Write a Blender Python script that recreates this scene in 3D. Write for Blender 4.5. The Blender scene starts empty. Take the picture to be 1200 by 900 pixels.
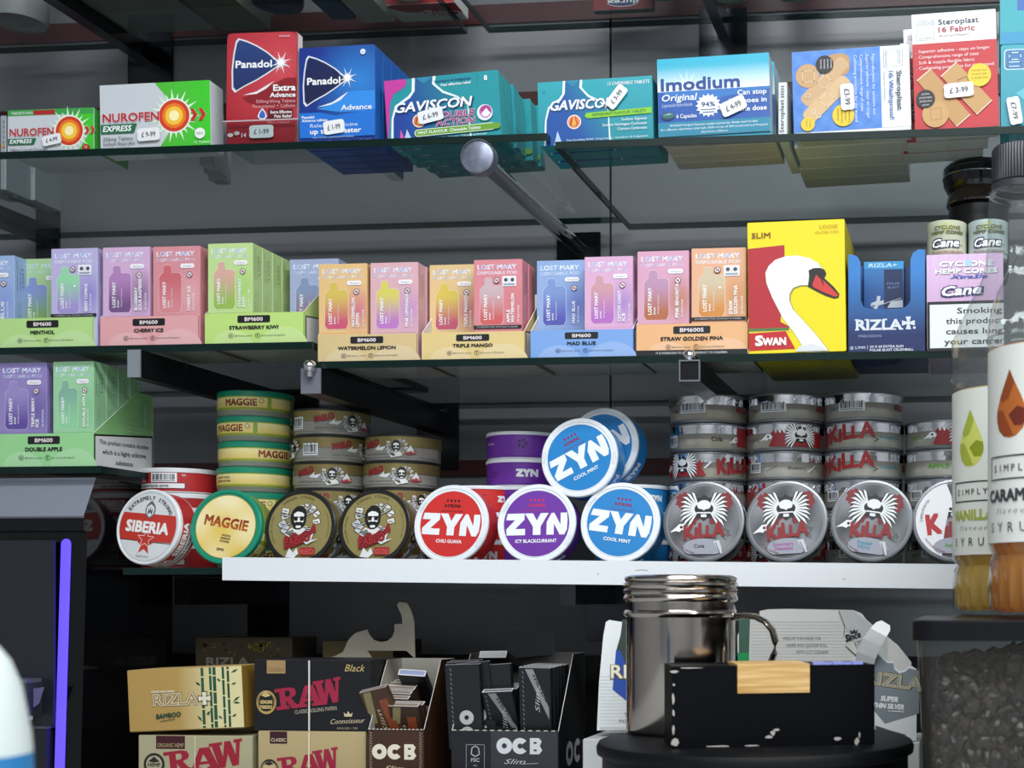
import bpy, bmesh, math, random
from mathutils import Vector, Matrix, Euler
from mathutils.geometry import tessellate_polygon
random.seed(7)
S = bpy.context.scene
R = math.radians
# ------------------------------------------------------------------ camera
FP, CX, CY, CAMZ = 1600.0, 970.0, 700.0, 1.40        # focal in px, principal point, eye height
YAW = math.atan(0.1)
cd = bpy.data.cameras.new('camera'); cam = bpy.data.objects.new('camera', cd); S.collection.objects.link(cam)
cam.location = (0, 0, CAMZ); cam.rotation_euler = (R(90), 0, YAW)
cd.sensor_width = 36; cd.lens = 36*FP/1200
cd.shift_x = (600-CX)/1200; cd.shift_y = (CY-450)/1200
cd.clip_start = 0.02
cd.dof.use_dof = True; cd.dof.focus_distance = 1.17; cd.dof.aperture_fstop = 13
S.camera = cam
# ------------------------------------------------------------------ world, lights, exposure
w = bpy.data.worlds.new('world'); S.world = w; w.use_nodes = True
w.node_tree.nodes['Background'].inputs[0].default_value = (0.8, 0.88, 1, 1)
w.node_tree.nodes['Background'].inputs[1].default_value = 0.3
def area(name, loc, rot, sx, sy, power, col=(1, 1, 1)):
    l = bpy.data.lights.new(name, 'AREA'); l.shape = 'RECTANGLE'; l.size = sx; l.size_y = sy
    l.energy = power; l.color = col
    o = bpy.data.objects.new(name, l); S.collection.objects.link(o); o.location = loc; o.rotation_euler = rot
    return o
area('ceiling_light_front', (0.45, 0.15, 2.70), (0, 0, 0), 1.9, 0.30, 40, (0.93, 0.97, 1))
area('ceiling_light_middle', (0.35, -0.75, 2.70), (0, 0, 0), 2.2, 0.35, 32, (0.93, 0.97, 1))
area('fill_light_rear', (-0.1, -1.9, 2.70), (0, 0, 0), 2.4, 0.4, 24, (0.93, 0.97, 1))  # unseen fill row, added to brighten the wall under the shelves
S.view_settings.view_transform = 'Standard'; S.view_settings.look = 'None'
S.view_settings.gamma = 1; S.view_settings.use_curve_mapping = False
S.view_settings.exposure = 0.0
# ------------------------------------------------------------------ helpers
COL = S.collection
def lin(c):
    return c/12.92 if c <= 0.04045 else ((c+0.055)/1.055)**2.4
_hc = {}
def hx(h):
    if not isinstance(h, str): return h
    if h not in _hc:
        s = h.lstrip('#'); _hc[h] = tuple(lin(int(s[i:i+2], 16)/255) for i in (0, 2, 4))
    return _hc[h]
def mixc(a, b, t):
    t = max(0, min(1, t)); a = hx(a); b = hx(b)
    return tuple(a[i]*(1-t)+b[i]*t for i in range(3))
def vgrad(c1, c2, y0, y1):
    return lambda x, y: mixc(c1, c2, (y-y0)/(y1-y0))
def hgrad(c1, c2, x0, x1):
    return lambda x, y: mixc(c1, c2, (x-x0)/(x1-x0))
def Pt(px, py, Y):
    """point on the vertical plane Y seen at photo pixel (px, py)"""
    xc = (px-CX)/FP; yc = (CY-py)/FP
    fx, fy = -math.sin(YAW), math.cos(YAW); rx, ry = math.cos(YAW), math.sin(YAW)
    d = Vector((fx+xc*rx, fy+xc*ry, yc)); t = Y/d.y
    return Vector((d.x*t, Y, CAMZ+d.z*t))
def mpp(px, Y):                                       # metres per photo pixel
    xc = (px-CX)/FP
    return Y/(math.cos(YAW)+xc*math.sin(YAW))/FP
_mats = {}
def mat(name, col=None, rough=0.5, metal=0.0, emit=None, attr=False, bump=0.0, bscale=200, coat=0.0, var=0.0, spec=0.5):
    if name in _mats: return _mats[name]
    m = bpy.data.materials.new(name); m.use_nodes = True; nt = m.node_tree; b = nt.nodes['Principled BSDF']
    b.inputs['Roughness'].default_value = rough; b.inputs['Metallic'].default_value = metal
    b.inputs['Coat Weight'].default_value = coat; b.inputs['Coat Roughness'].default_value = 0.12
    b.inputs['Specular IOR Level'].default_value = spec
    src = None
    if attr:
        a = nt.nodes.new('ShaderNodeAttribute'); a.attribute_name = 'Col'; src = a.outputs['Color']
    elif col is not None:
        b.inputs['Base Color'].default_value = (*hx(col), 1)
        rgb = nt.nodes.new('ShaderNodeRGB'); rgb.outputs[0].default_value = (*hx(col), 1); src = rgb.outputs[0]
    if var > 0 or bump > 0:
        tc = nt.nodes.new('ShaderNodeTexCoord'); n = nt.nodes.new('ShaderNodeTexNoise')
        n.inputs['Scale'].default_value = bscale; n.inputs['Detail'].default_value = 4
        nt.links.new(tc.outputs['Object'], n.inputs['Vector'])
        if var > 0:
            mr = nt.nodes.new('ShaderNodeMapRange'); mr.inputs[3].default_value = 1-var; mr.inputs[4].default_value = 1+var
            nt.links.new(n.outputs['Fac'], mr.inputs[0])
            vm = nt.nodes.new('ShaderNodeVectorMath'); vm.operation = 'SCALE'
            nt.links.new(src, vm.inputs[0]); nt.links.new(mr.outputs[0], vm.inputs['Scale']); src = vm.outputs[0]
        if bump > 0:
            bp = nt.nodes.new('ShaderNodeBump'); bp.inputs['Strength'].default_value = bump; bp.inputs['Distance'].default_value = 0.001
            nt.links.new(n.outputs['Fac'], bp.inputs['Height']); nt.links.new(bp.outputs[0], b.inputs['Normal'])
    if src is not None: nt.links.new(src, b.inputs['Base Color'])
    if emit:
        b.inputs['Emission Color'].default_value = (*hx(emit[0]), 1); b.inputs['Emission Strength'].default_value = emit[1]
    _mats[name] = m; return m
def clear(name, tint='#ffffff', refl=1.5, rough=0.02, attr_mix=None, diff=0.0, dcol='#ffffff'):
    """thin clear plastic or glass: tinted transparency under a fresnel reflection, optional haze"""
    if name in _mats: return _mats[name]
    m = bpy.data.materials.new(name); m.use_nodes = True; nt = m.node_tree
    nt.nodes.remove(nt.nodes['Principled BSDF']); out = nt.nodes['Material Output']
    t = nt.nodes.new('ShaderNodeBsdfTransparent'); t.inputs[0].default_value = (*hx(tint), 1)
    g = nt.nodes.new('ShaderNodeBsdfGlossy'); g.inputs['Roughness'].default_value = rough
    f = nt.nodes.new('ShaderNodeFresnel'); f.inputs['IOR'].default_value = refl
    ge = nt.nodes.new('ShaderNodeNewGeometry'); inv = nt.nodes.new('ShaderNodeMath'); inv.operation = 'SUBTRACT'; inv.inputs[0].default_value = 1
    nt.links.new(ge.outputs['Backfacing'], inv.inputs[1])
    mul = nt.nodes.new('ShaderNodeMath'); mul.operation = 'MULTIPLY'; nt.links.new(f.outputs[0], mul.inputs[0]); nt.links.new(inv.outputs[0], mul.inputs[1])
    last = t.outputs[0]
    if diff > 0:
        d = nt.nodes.new('ShaderNodeBsdfDiffuse'); d.inputs[0].default_value = (*hx(dcol), 1)
        tl = nt.nodes.new('ShaderNodeBsdfTranslucent'); tl.inputs[0].default_value = (*hx(dcol), 1)
        m0 = nt.nodes.new('ShaderNodeMixShader'); nt.links.new(d.outputs[0], m0.inputs[1]); nt.links.new(tl.outputs[0], m0.inputs[2])
        m1 = nt.nodes.new('ShaderNodeMixShader'); m1.inputs[0].default_value = diff
        nt.links.new(last, m1.inputs[1]); nt.links.new(m0.outputs[0], m1.inputs[2]); last = m1.outputs[0]
    mx = nt.nodes.new('ShaderNodeMixShader'); nt.links.new(mul.outputs[0], mx.inputs[0])
    nt.links.new(last, mx.inputs[1]); nt.links.new(g.outputs[0], mx.inputs[2]); nt.links.new(mx.outputs[0], out.inputs[0])
    _mats[name] = m; return m
CARD = mat('coloured_card', attr=True, rough=0.5, var=0.03, bscale=60)
INK = mat('printed_ink', attr=True, rough=0.42)
GLOSSCARD = mat('gloss_card', attr=True, rough=0.28, var=0.02, bscale=60)
PLAST = mat('moulded_plastic', attr=True, rough=0.35)
PAPER = mat('paper_label', attr=True, rough=0.6)

class MB:
    """collects faces with one colour per corner, builds ONE mesh object"""
    def __init__(s): s.v = []; s.f = []; s.c = []; s.m = []
    def face(s, pts, col, mi=0):
        n = len(s.v); s.v += [tuple(p) for p in pts]; s.f.append(tuple(range(n, n+len(pts))))
        s.c += [hx(col)]*len(pts) if not isinstance(col, list) else [hx(c) for c in col]; s.m.append(mi)
    def mesh(s, name, mats, smooth=False, merge=False):
        me = bpy.data.meshes.new(name); me.from_pydata(s.v, [], s.f)
        ca = me.color_attributes.new('Col', 'FLOAT_COLOR', 'CORNER')
        flat = []
        for c in s.c: flat += [c[0], c[1], c[2], 1.0]
        ca.data.foreach_set('color', flat)
        if not isinstance(mats, (list, tuple)): mats = [mats]
        for m in mats: me.materials.append(m)
        me.polygons.foreach_set('material_index', s.m)
        if merge or smooth:
            bm = bmesh.new(); bm.from_mesh(me); bmesh.ops.remove_doubles(bm, verts=bm.verts, dist=1e-6)
            bmesh.ops.recalc_face_normals(bm, faces=bm.faces)
            bm.to_mesh(me); bm.free()
        if smooth:
            me.polygons.foreach_set('use_smooth', [True]*len(me.polygons)); me.set_sharp_from_angle(angle=R(35))
        me.update(); return me
    def build(s, name, mats, parent=None, smooth=False, merge=False, loc=None, rot=None):
        return link(name, s.mesh(name, mats, smooth, merge), parent, loc, rot)
    # solids
    def box(s, x0, x1, y0, y1, z0, z1, col, mi=0, cols=None):
        """cols: optional dict of side -> colour (front -y, back, left -x, right, top, bottom)"""
        c = cols or {}
        q = [(x0, y0, z0), (x1, y0, z0), (x1, y1, z0), (x0, y1, z0), (x0, y0, z1), (x1, y0, z1), (x1, y1, z1), (x0, y1, z1)]
        for k, idx in (('front', (0, 1, 5, 4)), ('right', (1, 2, 6, 5)), ('back', (2, 3, 7, 6)), ('left', (3, 0, 4, 7)), ('top', (4, 5, 6, 7)), ('bottom', (3, 2, 1, 0))):
            s.face([q[i] for i in idx], c.get(k, col), mi)
    def prism(s, poly, y0, y1, col, side=None, mi=0, ax='y'):
        """extrude a polygon given in (x, z) from y0 to y1 (ax='x': polygon in (y, z) extruded along x; ax='z': (x, y) along z)"""
        def P3(a, b, t): return (a, t, b) if ax == 'y' else ((t, a, b) if ax == 'x' else (a, b, t))
        tris = tessellate_polygon([[Vector((a, b, 0)) for a, b in poly]])
        for t in tris:
            s.face([P3(*poly[i], y0) for i in t], col, mi); s.face([P3(*poly[i], y1) for i in reversed(t)], col, mi)
        n = len(poly)
        for i in range(n):
            a = poly[i]; b = poly[(i+1) % n]
            s.face([P3(*a, y0), P3(*b, y0), P3(*b, y1), P3(*a, y1)], side or col, mi)
    def lathe(s, prof, col, seg=48, mi=0, ctr=(0, 0)):
        """prof: list of (r, z) or (r, z, colour, material index)"""
        for i in range(len(prof)-1):
            a = prof[i]; b = prof[i+1]; c = b[2] if len(b) > 2 else col; m = b[3] if len(b) > 3 else mi
            for k in range(seg):
                t0 = 2*math.pi*k/seg; t1 = 2*math.pi*(k+1)/seg
                p = [(ctr[0]+r*math.cos(t), ctr[1]+r*math.sin(t), z) for r, z, t in ((a[0], a[1], t0), (a[0], a[1], t1), (b[0], b[1], t1), (b[0], b[1], t0))]
                if a[0] < 1e-7: p = [p[0], p[2], p[3]]
                elif b[0] < 1e-7: p = [p[0], p[1], p[2]]
                s.face(p, c, m)
    def tube(s, pts, r, col, seg=10, mi=0, flat=None):
        pts = [Vector(p) for p in pts]; rings = []
        for i, p in enumerate(pts):
            d = (pts[min(i+1, len(pts)-1)]-pts[max(i-1, 0)]).normalized()
            u = d.cross(Vector((0, 0, 1)))
            if u.length < 1e-3: u = Vector((1, 0, 0))
            u.normalize(); v = d.cross(u)
            fr, fs = flat if flat else (r, r)
            rings.append([p+u*math.cos(2*math.pi*k/seg)*fr+v*math.sin(2*math.pi*k/seg)*fs for k in range(seg)])
        for i in range(len(rings)-1):
            for k in range(seg):
                k2 = (k+1) % seg; s.face([rings[i][k], rings[i][k2], rings[i+1][k2], rings[i+1][k]], col, mi)
        s.face(rings[0], col, mi); s.face(rings[-1][::-1], col, mi)
def link(name, data, parent=None, loc=None, rot=None):
    o = bpy.data.objects.new(name, data); COL.objects.link(o)
    if parent: o.parent = parent
    if loc is not None: o.location = loc
    if rot is not None: o.rotation_euler = rot
    return o
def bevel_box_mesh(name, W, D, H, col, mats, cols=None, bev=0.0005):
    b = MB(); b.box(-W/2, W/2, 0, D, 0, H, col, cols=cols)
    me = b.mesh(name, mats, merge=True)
    if bev:
        bm = bmesh.new(); bm.from_mesh(me)
        bmesh.ops.bevel(bm, geom=bm.edges[:], offset=bev, segments=1, affect='EDGES', profile=0.5)
        bm.to_mesh(me); bm.free()
    return me

USED = {}
def tag(o, label, cat, group=None, kind=None):
    o['label'] = label; o['category'] = cat
    if group: o['group'] = group
    if kind: o['kind'] = kind
    USED[label] = USED.get(label, 0)+1
    return o
def thing(name, loc, label, cat, group=None, rotz=0):
    o = bpy.data.objects.new(name, None); COL.objects.link(o); o.empty_display_size = 0.02
    o.location = loc; o.rotation_euler = (0, 0, rotz); return tag(o, label, cat, group)
def struct(o): o['kind'] = 'structure'; return o

# ---- flat print: 2-D drawing turned into thin coloured mesh just proud of its surface
_tc = {}
def text_tris(s, bold, shear, res):
    key = (s, bold, shear, res)
    if key in _tc: return _tc[key]
    cu = bpy.data.curves.new('t', 'FONT'); cu.body = s; cu.size = 1.0; cu.offset = bold; cu.shear = shear
    cu.resolution_u = res; cu.fill_mode = 'FRONT' if False else 'BOTH'; cu.dimensions = '2D'
    ob = bpy.data.objects.new('t', cu)
    me = bpy.data.meshes.new_from_object(ob); me.calc_loop_triangles()
    vs = [(v.co.x, v.co.y) for v in me.vertices]; ts = [tuple(t.vertices) for t in me.loop_triangles]
    bpy.data.objects.remove(ob); bpy.data.curves.remove(cu); bpy.data.meshes.remove(me)
    if vs: x0 = min(v[0] for v in vs); x1 = max(v[0] for v in vs)
    else: x0 = x1 = 0
    _tc[key] = (vs, ts, x0, x1); return _tc[key]
CAP = 0.729
def circ(cx, cy, rx, ry=None, n=28, a0=0, a1=360):
    ry = rx if ry is None else ry
    m = n if a1-a0 >= 360 else n+1
    return [(cx+rx*math.cos(R(a0+(a1-a0)*k/n)), cy+ry*math.sin(R(a0+(a1-a0)*k/n))) for k in range(m)]
def rrect(x0, y0, x1, y1, r, n=4):
    p = []
    for cx, cy, a in ((x1-r, y0+r, -90), (x1-r, y1-r, 0), (x0+r, y1-r, 90), (x0+r, y0+r, 180)):
        p += [(cx+r*math.cos(R(a+90*k/n)), cy+r*math.sin(R(a+90*k/n))) for k in range(n+1)]
    return p
class Pr:
    """y points down, as on the printed face; fn(x, y, layer) gives the 3-D point"""
    def __init__(s, fn, maxlen=None): s.mb = MB(); s.fn = fn; s.L = 1; s.maxlen = maxlen; s.clip = None
    def layer(s, k): s.L = k; return s
    def tri(s, a, b, c, col, depth=0, ml=None):
        ml = ml or s.maxlen
        if ml and depth < 9:
            e = [(math.dist(a, b), a, b, c), (math.dist(b, c), b, c, a), (math.dist(c, a), c, a, b)]
            l, p, q, r = max(e, key=lambda t: t[0])
            if l > ml:
                m = ((p[0]+q[0])/2, (p[1]+q[1])/2)
                s.tri(p, m, r, col, depth+1, ml); s.tri(m, q, r, col, depth+1, ml); return
        area2 = (b[0]-a[0])*(c[1]-a[1])-(b[1]-a[1])*(c[0]-a[0])
        if abs(area2) < 1e-12: return
        if area2 > 0: a, c = c, a                      # keep the face turned outwards
        cols = [col(*p) for p in (a, b, c)] if callable(col) else col
        s.mb.face([s.fn(p[0], p[1], s.L) for p in (a, b, c)], cols)
    def poly(s, pts, col, ml=None, up=True):
        pts = [p for i, p in enumerate(pts) if math.dist(p, pts[i-1]) > 1e-9]
        for t in tessellate_polygon([[Vector((x, y, 0)) for x, y in pts]]):
            s.tri(*[pts[i] for i in t], col, 0, ml)
        if up: s.L += 1
    def rect(s, x0, y0, x1, y1, col, r=0, ml=None): s.poly(rrect(x0, y0, x1, y1, r) if r else [(x0, y0), (x1, y0), (x1, y1), (x0, y1)], col, ml)
    def disc(s, cx, cy, rx, col, ry=None, n=28, ml=None): s.poly(circ(cx, cy, rx, ry, n), col, ml)
    def ring(s, cx, cy, r0, r1, col, n=28, a0=0, a1=360, k=1.0):
        A = circ(cx, cy, r0, r0*k, n, a0, a1); B = circ(cx, cy, r1, r1*k, n, a0, a1); m = len(A)
        for i in range(m if a1-a0 >= 360 else m-1):
            j = (i+1) % m; s.tri(A[i], B[i], B[j], col); s.tri(A[i], B[j], A[j], col)
        s.L += 1
    def line(s, pts, wd, col, closed=False):
        n = len(pts)
        for i in range(n if closed else n-1):
            a = pts[i]; b = pts[(i+1) % n]; d = math.dist(a, b)
            if d < 1e-9: continue
            ux, uy = (b[0]-a[0])/d, (b[1]-a[1])/d; nx, ny = -uy*wd/2, ux*wd/2; e = wd*0.3
            a = (a[0]-ux*e, a[1]-uy*e); b = (b[0]+ux*e, b[1]+uy*e)
            q = [(a[0]+nx, a[1]+ny), (b[0]+nx, b[1]+ny), (b[0]-nx, b[1]-ny), (a[0]-nx, a[1]-ny)]
            s.tri(q[0], q[1], q[2], col); s.tri(q[0], q[2], q[3], col)
        s.L += 1
    def text(s, t, x, y, h, col, w=None, bold=0.0, shear=0.0, rot=0, al='l', res=2, arch=None):
        """x, y: start of the baseline (al l/c/r); h: capital height; w: total width; rot: degrees anticlockwise on the face"""
        fat = max(0, bold); bold = 0.0
        vs, ts, x0, x1 = text_tris(t, bold, shear, res)
        if x1-x0 < 1e-6: return
        sy = h/CAP; sx = w/(x1-x0) if w else sy; W = (x1-x0)*sx
        ox = {'l': 0, 'c': -W/2, 'r': -W}[al]; ca, sa = math.cos(R(rot)), math.sin(R(rot))
        out = []
        for vx, vy in vs:
            a = (vx-x0)*sx+ox; b = vy*sy
            if arch: b += arch(a)
            out.append((x+a*ca-b*sa, y-(a*sa+b*ca)))
        d = fat*sy*.8
        L = s.L
        for n_, (dx, dy) in enumerate([(0, 0)] if d == 0 else [(-d, -d), (d, -d), (-d, d), (d, d)]+([(0, 0)] if fat > .07 else [])):
            s.L = L+.19*n_
            for q in ts: s.tri(*[(out[i][0]+dx, out[i][1]+dy) for i in q], col)
        s.L = L
        s.L += 1
    def arctext(s, t, cx, cy, r, h, col, a_mid=90, spread=120, bold=0.01, inward=False):
        n = len(t)
        for i, ch in enumerate(t):
            if ch == ' ': continue
            f = (i/(n-1)-0.5) if n > 1 else 0
            a = a_mid-f*spread if not inward else a_mid+f*spread
            x = cx+r*math.cos(R(a)); y = cy-r*math.sin(R(a))
            s.text(ch, x, y, h, col, bold=bold, rot=(a-90) if not inward else (a+90), al='c', res=1)
            s.L -= 1
        s.L += 1
    def barcode(s, x0, y0, x1, y1, n=18, border=None):
        rr = random.Random(n)
        s.rect(x0, y0, x1, y1, border or '#e9eef2'); m = (x1-x0)*0.06; L = s.L
        xs = x0+m; W = (x1-x0-2*m)/n
        for k in range(n):
            ww = W*rr.choice((0.35, 0.55, 0.8)); s.L = L
            s.rect(xs+k*W, y0+(y1-y0)*0.12, xs+k*W+ww, y1-(y1-y0)*0.25, '#22242a')
        s.L = L; s.rect(x0+m, y1-(y1-y0)*0.18, x1-m, y1-(y1-y0)*0.1, '#6a6d74'); s.L = L+1
    def build(s, name, parent, m=None):
        if not s.mb.f: return None
        return s.mb.build(name, m or INK, parent)
EPS = 0.00006
# ------------------------------------------------------------------ cartons
def price(root, fn_face, cx, cy, w_, h_, txt, rot=0, z=40, curl=0):
    """white price-gun sticker with notched ends"""
    ca, sa = math.cos(R(rot)), math.sin(R(rot))
    def T(a, b): return (cx+a*ca+b*sa, cy-a*sa+b*ca)
    def fn(x, y, l):
        a, b = x, y; p = T(a, b); return fn_face(p[0], p[1], z+l+abs(a)/w_*curl)
    p = Pr(fn); n = []
    a, b = w_/2, h_/2
    pts = [(-a, -b*0.6), (-a+1.2, -b*0.9), (-a*0.7, -b), (a*0.7, -b), (a-1.2, -b*0.9), (a, -b*0.6), (a*0.97, 0), (a, b*0.6), (a-1.2, b*0.9), (a*0.7, b), (-a*0.7, b), (-a+1.2, b*0.9), (-a, b*0.6), (-a*0.97, 0)]
    p.poly(pts, '#e9eaec', ml=w_*0.4); p.L += 2
    p.text(txt, 0, h_*0.2, h_*0.4, '#3c3e44', w=w_*0.6, bold=0.01, al='c')
    o = p.build('price_sticker', root, PAPER); o['label'] = 'white price sticker'; return o
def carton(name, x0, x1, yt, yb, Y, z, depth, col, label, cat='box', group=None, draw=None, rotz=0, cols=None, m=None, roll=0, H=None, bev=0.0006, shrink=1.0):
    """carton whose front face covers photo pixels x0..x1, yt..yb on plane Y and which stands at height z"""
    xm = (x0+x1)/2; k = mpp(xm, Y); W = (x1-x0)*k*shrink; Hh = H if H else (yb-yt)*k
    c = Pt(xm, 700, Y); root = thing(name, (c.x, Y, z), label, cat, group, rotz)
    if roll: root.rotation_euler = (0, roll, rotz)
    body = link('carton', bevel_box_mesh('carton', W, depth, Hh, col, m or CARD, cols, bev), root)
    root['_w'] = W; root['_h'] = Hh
    kk = W/(x1-x0)
    def fn(px, py, l=1): return (-W/2+(px-x0)*kk, -0.0001-EPS*l, Hh-(py-yt)*kk)
    if draw:
        p = Pr(fn); draw(p); p.build('front_print', root)
    return root, fn
def clone(root, loc, label, group=None, only=None):
    r = root.copy(); COL.objects.link(r); r.location = loc; tag(r, label, r['category'], group)
    if group is None and 'group' in r: del r['group']
    for ch in [c for c in bpy.data.objects if c.parent == root]:
        if only and ch.name.split('.')[0] not in only: continue
        c = ch.copy(); COL.objects.link(c); c.parent = r
        for g in [q for q in bpy.data.objects if q.parent == ch]:
            d = g.copy(); COL.objects.link(d); d.parent = c
    return r
# ================================================================== THE SETTING
YW = 1.39
Z0 = CAMZ+0.586; Z1L = CAMZ+0.388; Z1R = CAMZ+0.3805; Z2L = CAMZ+0.2175; Z2R = CAMZ+0.2005
Z25 = CAMZ+0.1137; Z3 = CAMZ+0.0255; ZB = CAMZ-0.182; ZC = CAMZ-0.150; GT = 0.006
WALLM = mat('grey_laminate', '#7d7e83', rough=0.34, var=0.10, bscale=3, bump=0.02)
PAINT = mat('pale_paint', '#b2b4b7', rough=0.8, var=0.03, bscale=5)
DARKM = mat('dark_joint', '#0a0a0c', rough=0.7)
def sbox(name, x0, x1, y0, y1, z0, z1, m, parent=None, kind=True):
    b = MB(); b.box(x0, x1, y0, y1, z0, z1, '#ffffff'); o = b.build(name, m, parent)
    if kind: struct(o)
    return o
seamx = Pt(715.5, 300, YW).x
root = sbox('wall_back', -2.2, 2.2, YW+0.004, YW+0.05, 0, 2.75, DARKM)
xl = Pt(150, 300, YW).x
sbox('panel', -2.2, seamx-0.0012, YW, YW+0.0045, CAMZ-0.06, 2.75, WALLM, root, False)
sbox('panel', seamx+0.0012, 2.2, YW, YW+0.0045, CAMZ-0.06, 2.75, WALLM, root, False)
sbox('wall_left', -2.25, -2.2, -2.4, YW+0.05, 0, 2.75, PAINT)
sbox('wall_right', 2.2, 2.25, -2.4, YW+0.05, 0, 2.75, PAINT)
sbox('wall_front', -2.25, 2.25, -2.45, -2.4, 0, 2.75, PAINT)
sbox('floor', -2.25, 2.25, -2.45, YW+0.05, -0.05, 0, mat('floor_tile', '#b4b1aa', rough=0.5, var=0.1, bscale=4))
sbox('ceiling', -2.25, 2.25, -2.45, YW+0.05, 2.75, 2.8, PAINT)
RAIL = mat('maroon_rail', '#4a1c1f', rough=0.45)
for i, (py, px, hgt) in enumerate(((21, 500, 0.020), (119, 640, 0.020), (547, 700, 0.016))):
    p = Pt(px, py, YW); sbox('trim_%d' % (i+1), -2.2, 2.2, YW-0.003, YW-0.0005, p.z-hgt/2, p.z+hgt/2, RAIL)
sbox('trim_4', -2.2, 2.2, YW-0.010, YW-0.0005, CAMZ-0.182, CAMZ-0.060, mat('black_strip', '#08080a', rough=0.4))

# ---- glass shelves: a clear pane with dark green ground edges
GLASS = clear('shelf_glass', '#eff3f2', refl=1.45, rough=0.01)
EDGE = mat('green_glass_edge', '#0a211d', rough=0.25, spec=.25)
def glass_shelf(name, xa, xb, y0, y1, z, label):
    b = MB(); e = 0.0012
    b.box(xa+e, xb-e, y0+e, y1-e, z-GT, z, '#ffffff'); o = b.build(name, GLASS); tag(o, label, 'shelf', None)
    f = MB()
    f.box(xa, xb, y0, y0+e, z-GT, z, '#ffffff'); f.box(xa, xb, y1-e, y1, z-GT, z, '#ffffff')
    f.box(xa, xa+e, y0+e, y1-e, z-GT, z, '#ffffff'); f.box(xb-e, xb, y0+e, y1-e, z-GT, z, '#ffffff')
    f.build('polished_edge', EDGE, o); return o
YF = 1.112
glass_shelf('glass_shelf', -1.3, Pt(541, 40, 1.345).x, 1.10, 1.362, Z0, 'glass shelf above the medicine shelf, seen from below at the top left')
glass_shelf('glass_shelf', Pt(566, 40, 1.345).x, 1.0, 1.10, 1.362, Z0, 'glass shelf at the top right edge of the picture above the painkiller cartons')
glass_shelf('glass_shelf', -1.3, Pt(641, 170, YF).x, YF, 1.365, Z1L, 'glass medicine shelf on the left, held by the round chrome rod')
glass_shelf('glass_shelf', Pt(645, 180, YF).x+0.004, 1.0, YF, 1.365, Z1R, 'glass medicine shelf on the right under the plaster cartons')
glass_shelf('glass_shelf', -1.3, Pt(366, 410, YF).x, YF, 1.365, Z2L, 'left glass shelf under the pale green and pink vape trays')
glass_shelf('glass_shelf', Pt(369, 430, YF).x+0.001, 1.0, YF, 1.365, Z2R, 'right glass shelf under the yellow swan carton and vape trays')
glass_shelf('glass_shelf', -1.3, Pt(118, 560, YF).x, YF, 1.30, Z25, 'short glass shelf under the double apple tray above the terminal')
glass_shelf('glass_shelf', Pt(144, 660, YF).x, 1.0, YF, 1.365, Z3, 'glass shelf under the rows of round tins')
sbox('lower_shelf_board', Pt(87, 700, 1.095).x+0.004, 1.0, 1.105, YW-0.011, ZB-0.018, ZB, mat('black_board', '#121215', rough=0.5), kind=False)
tag(bpy.data.objects['lower_shelf_board'], 'black shelf board under the rolling paper cartons', 'shelf')
# ---- white board along the front of the tin shelf
a = Pt(262, 653, 1.105); b_ = Pt(262, 680, 1.105); c = Pt(1160, 661.5, 1.105); d = Pt(1160, 690.5, 1.105)
m = MB(); m.prism([(a.x, a.z), (c.x, c.z), (d.x, d.z), (b_.x, b_.z)], 1.103, 1.1105, '#eef1f5')
o = m.build('white_edge_board', mat('white_board', '#e4e7ea', rough=0.35, var=0.02, bscale=8, attr=False)); tag(o, 'long plain white edge board in front of the tin shelf', 'board')
for sx, sy, ln in ((745, 668.6, 14), (700, 673, 2), (740, 680, 2), (988, 679, 3)):
    q = Pt(sx, sy, 1.103); p = Pr(lambda x, y, l: (x, 1.1029-EPS*l, y)); k = 0.00071
    p.line([(q.x, q.z), (q.x+ln*k*0.5, q.z+0.0006), (q.x+ln*k, q.z)], 0.0005, '#8d9096'); p.build('scuff_mark', o)

# ---- brackets on the wall
STEEL = mat('brushed_steel', '#8a8c92', rough=0.28, metal=1.0, var=0.15, bscale=30)
CHROME = mat('chrome', '#d4d6da', rough=0.07, metal=1.0)
BLACKP = mat('black_metal', '#17181c', rough=0.32, metal=0.6)
DSTEEL = mat('dark_steel', '#4a4c52', rough=0.25, metal=1.0)
def plate(parent, cx, cz, w_, h_, m=None):
    b = MB(); b.box(cx-w_/2, cx+w_/2, YW-0.004, YW-0.0004, cz-h_/2, cz+h_/2, '#ffffff')
    b.build('wall_plate', m or DSTEEL, parent)
def bracket(px_, ytop, yfront, sw, sh, plate_px, label, z_top, ball=None, end_m=None, bar_m=None, plate_dim=(0.045, 0.07)):
    """square tube arm from the wall, its front end at pixel px_"""
    c = Pt(px_, ytop, yfront); x = c.x
    t = thing('shelf_bracket', (x, YW-0.004, z_top-sh), label, 'bracket', 'shelf brackets')
    b = MB(); b.box(-sw/2, sw/2, yfront-YW+0.004, 0, 0, sh, '#ffffff'); b.build('arm', bar_m or BLACKP, t)
    if end_m:
        b = MB(); b.box(-sw/2, sw/2, yfront-YW+0.0025, yfront-YW+0.004, 0, sh, '#ffffff'); b.build('end_cap', end_m, t)
    pb = MB(); pb.box(-plate_dim[0]/2, plate_dim[0]/2, 0, 0.0035, -plate_dim[1]*0.55, plate_dim[1]*0.45, '#ffffff'); pb.build('wall_plate', DSTEEL, t)
    if ball:
        b = MB(); rr = ball; b.lathe([(0, -rr)]+[(rr*math.cos(R(a)), rr*math.sin(R(a))) for a in range(-75, 90, 15)]+[(0, rr)], '#ffffff', 24)
        b.build('ball_stud', CHROME, t, smooth=True, loc=(0, yfront-YW+0.004+0.006-0.02, sh+rr*0.6))
    return t
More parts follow.
